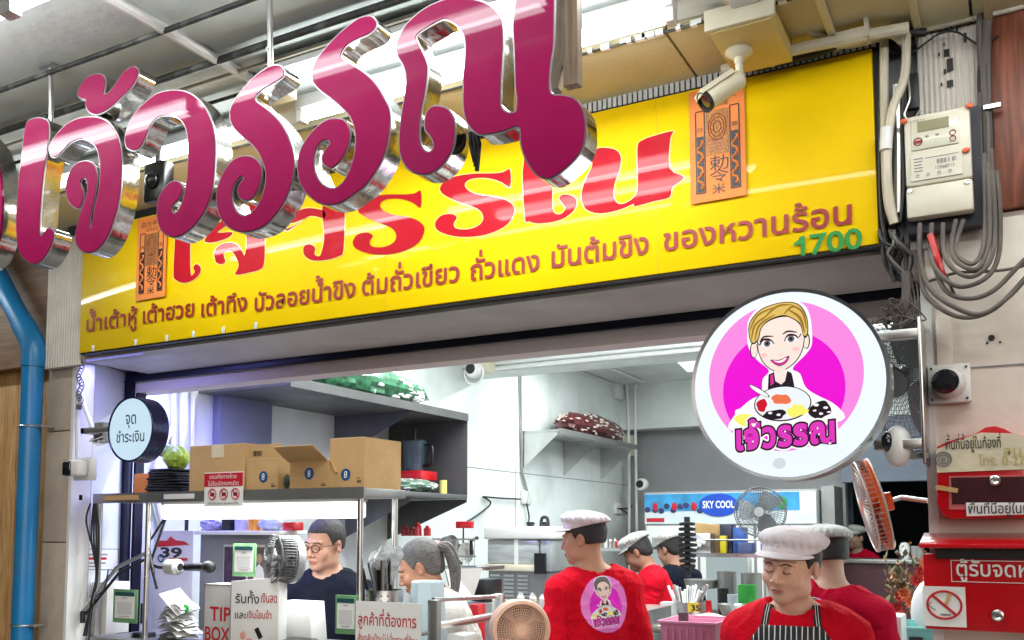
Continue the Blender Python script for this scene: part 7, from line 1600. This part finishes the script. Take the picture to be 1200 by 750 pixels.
        for j in range(n+1):
            a = R(-72+144*j/n)
            for k in range(5):
                u = k/4; rr = .088+.040*u*math.cos(a)**.7 if abs(math.cos(a)) > 0 else .088
                x, y, z = rr*math.sin(a)*.98, -(rr*math.cos(a))*1.08+.012, .060-.012*u*math.cos(a)-.012*math.sin(a)**2
                vs += [tuple(hc+HR @ (np.array([x, y, z])*hs)), tuple(hc+HR @ (np.array([x, y, z-.004])*hs))]
        for j in range(n):
            for k in range(4):
                i0, i1 = (j*5+k)*2, ((j+1)*5+k)*2; fs += [(i0, i1, i1+2, i0+2), (i0+1, i0+3, i1+3, i1+1)]
            i0, i1 = (j*5+4)*2, ((j+1)*5+4)*2; fs.append((i0, i1, i1+1, i0+1))
        b.M = Matrix(W.tolist()); b.add(vs, fs); b.build('cap_brim', mc, t, smooth=True, ang=50)
    if glasses:
        b = MB(); b.M = Matrix(W.tolist()); L_ = lambda v: hc+HR @ (np.array(v)*hs)
        for s in (1, -1):
            pts = [L_((s*.033+.0245*math.cos(a), -.103+.004*abs(math.cos(a)), -.002+.018*math.sin(a)*(1 if math.sin(a) < 0 else .8))) for a in [2*math.pi*i/24 for i in range(25)]]
            b.tube(pts, .0026, 6, cap=False); b.tube([L_((s*.057, -.100, .006)), L_((s*.080, -.06, .007)), L_((s*.082, .012, .004)), L_((s*.080, .026, -.01))], .0017, 6)
        b.tube([L_((-.009, -.104, .001)), L_((0, -.106, .004)), L_((.009, -.104, .001))], .0016, 6); b.build('glasses', mat('dark_red_frame', S(60, 22, 30), .3), t, smooth=True)
    def surf(f, x, z, sgn, y0=.35):           # march onto the clothing from front (-1) or back (+1), torso frame
        y = np.full(len(x), y0*sgn, np.float32); base = B(0, 0, neckz)
        for _ in range(60):
            pt = (base+np.stack([x, y, z], 1) @ lr.T).astype(np.float32); d = f(pt); y = y-sgn*np.clip(d*.6, -.02, .03)
        return base+np.stack([x, y, z], 1) @ lr.T, np.abs(d)
    if apron:
        nx, nz = 44, 60; xs_ = np.linspace(-1, 1, nx); zz_ = np.linspace(0, 1, nz); gx, gz = np.meshgrid(xs_, zz_, indexing='ij')
        zt = -.090; zl = zt-.62*gz; wid = np.clip(.085+.30*np.clip(gz-.0, 0, 1)*1.1, 0, .165)*bw; wid = wid+.02*np.sin(np.clip(gz*3, 0, 1)*1.57)
        pts, _ = surf(lambda p: smin(shirtf(p), d_ell(p, B(0, 0, .02), (.175*bw, .125*bw, .2), lr), .03)-.006, (gx*wid).ravel(), zl.ravel(), -1)
        F = np.array([[i*nz+j, (i+1)*nz+j, (i+1)*nz+j+1, i*nz+j+1] for i in range(nx-1) for j in range(nz-1)])
        o = put('apron', pts, F, M['apron_m'], t, W); o.modifiers.new('thick', 'SOLIDIFY').thickness = .003
        uv = np.stack([gx.ravel(), gz.ravel()], 1)
        a = o.data.attributes.new('stripe', 'FLOAT', 'POINT'); a.data.foreach_set('value', (gx*wid).ravel().astype(np.float32))
        b = MB(); b.M = Matrix(W.tolist()); g_ = MB(); g_.M = Matrix(W.tolist())
        for s in (1, -1):
            xs2 = np.linspace(.082, .072, 14)*s; zs2 = np.linspace(zt-.01, -.030, 14); pp, dq = surf(lambda p: smin(shirtf(p), bodyf(p), .01)-.003, xs2.astype(np.float32), zs2.astype(np.float32), -1)
            pp = [p_ for p_, d_ in zip(pp, dq) if d_ < .004]+[nk+lr @ np.array([s*.062, -.012, .012]), nk+lr @ np.array([s*.060, .03, .03]), nk+lr @ np.array([s*.03, .066, .022])]
            for w0, w1, bb, e in ((-.011, .011, b, 0), (-.0045, -.0025, g_, .0012), (.0025, .0045, g_, .0012)):
                vs = []; 
                for p in pp: vs += [tuple(p+lr @ np.array([w0, -e, 0])), tuple(p+lr @ np.array([w1, -e, 0]))]
                bb.add(vs, [(2*i, 2*i+1, 2*i+3, 2*i+2) for i in range(len(pp)-1)])
        b.build('apron_strap', M['apron_plain'], t, smooth=True); g_.build('strap_stripe', M['printwhite'], t)
    if apron == 'back' or apron is True and not female:
        pass
    if logo:                                   # round print on the back, laid onto the cloth
        sgn = 1; n = 150 if h < .006 else 90; rad = logo[0]; cx, cz = logo[1], logo[2]
        g1 = np.linspace(-1, 1, n); gx, gz = np.meshgrid(g1, g1, indexing='ij')
        pts, dd = surf(lambda p: shirtf(p)-.0025, (cx-gx*rad).ravel().astype(np.float32), (cz+gz*rad*1.1).ravel().astype(np.float32), 1)
        cc = (g1[:-1]+g1[1:])/2; ax_, az_ = np.meshgrid(cc, cc, indexing='ij'); q2 = np.stack([ax_.ravel(), az_.ravel()], 1); ci = -np.ones(len(q2), int)
        ci[(q2**2).sum(1) < .93] = keys.index('pink'); ci[((q2[:, 0]-.02)**2+(q2[:, 1]+.05)**2) < .45] = keys.index('mag')
        for v, f, c in logo_layers(False)[2:]:
            kk = keys.index(c if c not in ('blond', 'gold') else 'grey')
            v = v*1.05
            for tr in f:
                a_, b_2, c_ = v[tr[0]], v[tr[1]], v[tr[2]]
                mn, mx = np.minimum(np.minimum(a_, b_2), c_), np.maximum(np.maximum(a_, b_2), c_)
                sel = np.where((q2[:, 0] >= mn[0]) & (q2[:, 0] <= mx[0]) & (q2[:, 1] >= mn[1]) & (q2[:, 1] <= mx[1]))[0]
                if not len(sel): continue
                pq = q2[sel]; e = lambda u, w2: (w2[0]-u[0])*(pq[:, 1]-u[1])-(w2[1]-u[1])*(pq[:, 0]-u[0])
                s1, s2, s3 = e(a_, b_2), e(b_2, c_), e(c_, a_); ins = ((s1 >= 0) & (s2 >= 0) & (s3 >= 0)) | ((s1 <= 0) & (s2 <= 0) & (s3 <= 0)); ci[sel[ins]] = kk
        F = np.array([[i*n+j, (i+1)*n+j, (i+1)*n+j+1, i*n+j+1] for i in range(n-1) for j in range(n-1)]); kp = ci >= 0
        o = put('back_print', pts, F[kp], M['redshirt'], t, W); o.data.materials.clear()
        for k_ in keys: o.data.materials.append(mat('print_'+k_, LC[k_], .6, var=.03, bump=0))
        if len(o.data.polygons) == kp.sum(): o.data.polygons.foreach_set('material_index', ci[kp].astype(np.int32))
    return t, W, dict(hc=hc, HR=HR, B=B, lr=lr, neckz=neckz, surf=surf, shirtf=shirtf, wr=wr_, el=el, nk=nk)
def stripe_mat(name, attr):
    m = stripes(name, S(28, 28, 34), S(225, 225, 228), .0165, .0032); n = m.node_tree
    at = n.nodes.new('ShaderNodeAttribute'); at.attribute_name = 'stripe'
    for q in n.nodes:
        if q.type == 'MATH' and q.operation == 'MULTIPLY': n.links.new(at.outputs['Fac'], q.inputs[0]); ad = q
    ad.use_clamp = False; return m
M['apron_m'] = stripe_mat('striped_apron', 'stripe'); M['apron_plain'] = mat('apron_strap', S(30, 30, 36), .8, bump=0)
def at(x, y, Y): p = P(x, y, Y=Y); return (float(p[0]), float(p[1])), float(p[2])
armdown = [((.05, .02, -.27), (-.06, -.20, -.08)), ((.05, .02, -.27), (-.06, -.20, -.08))]
# woman in the foreground
pos, _ = at(925, 650, 3.1); _, zt = at(921, 622, 3.1)
person('woman in white cap, red T-shirt and black pinstripe apron looking down', pos, zt, 4, head=(-20, 7, 5), lean=(4, 0), arms=armdown, shirt='redshirt', skin=S(224, 178, 152), cap='capcloth', female=True, fw=1.1, hs=.95, build=1.06, apron=True, h=.0040, sleeve=.92, hairstyle='crop', mouth=S(176, 98, 96), neckhole=.083)
# man seen from behind with the printed shirt
pos, _ = at(682, 630, 4.0); _, zt = at(682, 602, 4.0)
person('man from behind with a round cartoon print on his red T-shirt, head turned left', pos, zt, 226, head=(50, 6, 0), lean=(4, 3), arms=armdown, shirt='redshirt', skin=S(190, 142, 112), cap='capcloth', hs=.97, build=.98, h=.005, logo=(.118, -.005, -.205), neckhole=.100, tattoo=True, sleeve=.95, hairstyle='crop')
# worker in profile at the bench
pos, _ = at(746, 650, 6.3); _, zt = at(746, 628, 6.3)
person('worker in mesh cap and red shirt with white collar stripe bending over the bench', pos, zt, -75, head=(-8, 30, 0), lean=(14, 0), arms=[((.02, -.05, -.27), (-.02, -.14, -.18)), ((.02, -.02, -.28), (-.02, -.1, -.2))], shirt='redshirt', skin=S(150, 104, 80), cap='capmesh', h=.008, trim=True, sleeve=.9)
pos, _ = at(784, 650, 6.9); _, zt = at(783, 626, 6.9)
person('worker in pale mesh cap and dark navy shirt behind the bending red worker', pos, zt, -115, head=(5, 18, 0), arms=armdown, shirt='navyshirt', skin=S(160, 116, 92), cap='capmesh', h=.009, sleeve=.9)
# man with glasses
pos, _ = at(379, 640, 3.46); _, zt = at(372, 608, 3.46)
t, W, I = person('man with glasses and short hair in a black T-shirt looking down', pos, zt, 14, head=(-14, 8, 3), lean=(4, 0), arms=armdown, shirt='navyshirt', skin=S(206, 158, 134), hair='hairs', glasses=True, h=.0045, build=1.02, sleeve=.95, hairstyle='crop', neckhole=.080)
b = MB(); b.M = Matrix(W.tolist())
for i, (x, hgt) in enumerate(((.128, .018), (.112, .030), (.096, .044))):
    cs_ = [(x-.006, 0), (x+.006, 0), (x+.000, hgt), (x-.010, hgt*.8)]
    pp, _ = I['surf'](lambda p: I['shirtf'](p)-.003, np.array([c[0] for c in cs_], np.float32), np.array([-.17+c[1] for c in cs_], np.float32), -1); b = MB(); b.M = Matrix(W.tolist()); b.add([tuple(p) for p in pp], [(0, 1, 2, 3)]); b.build('emblem_stripe', M['printwhite'], t)
# grey haired woman
pos, _ = at(491, 655, 3.5); _, zt = at(489, 634, 3.5)
person('grey haired woman with a ponytail in a white T-shirt, bent low', pos, zt, -62, head=(-4, 24, 0), lean=(20, 0), arms=[((.03, -.06, -.25), (-.02, -.18, -.10)), ((.03, -.06, -.25), (-.02, -.18, -.10))], shirt='whiteshirt', skin=S(186, 136, 108), hair='hairg', female=True, h=.005, sleeve=.85, hairstyle='ponytail', build=1.02, neckhole=.075)
# worker behind the woman
pos, _ = at(967, 640, 4.15); _, zt = at(970, 619, 4.15)
person('worker with back turned in mesh cap and crimson T-shirt behind the apron woman', pos, zt, 176, head=(44, 8, 0), lean=(4, -6), arms=[((.06, .02, -.26), (-.02, -.16, -.14)), ((.06, .02, -.26), (-.02, -.16, -.14))], shirt='redshirt2', skin=S(206, 166, 144), cap='capmesh', h=.0055, logo=(.10, .05, -.20), hs=.95, neckhole=.09, hairstyle='crop')
# distant man
pos, _ = at(1002, 635, 10.62); _, zt = at(1004, 617, 10.62)
person('small distant worker with cap and dark red shirt in the gloomy back room', pos, zt, -18, head=(-18, 0, 0), arms=armdown, shirt='redshirt2', skin=S(180, 140, 120), cap='capmesh', h=.012)
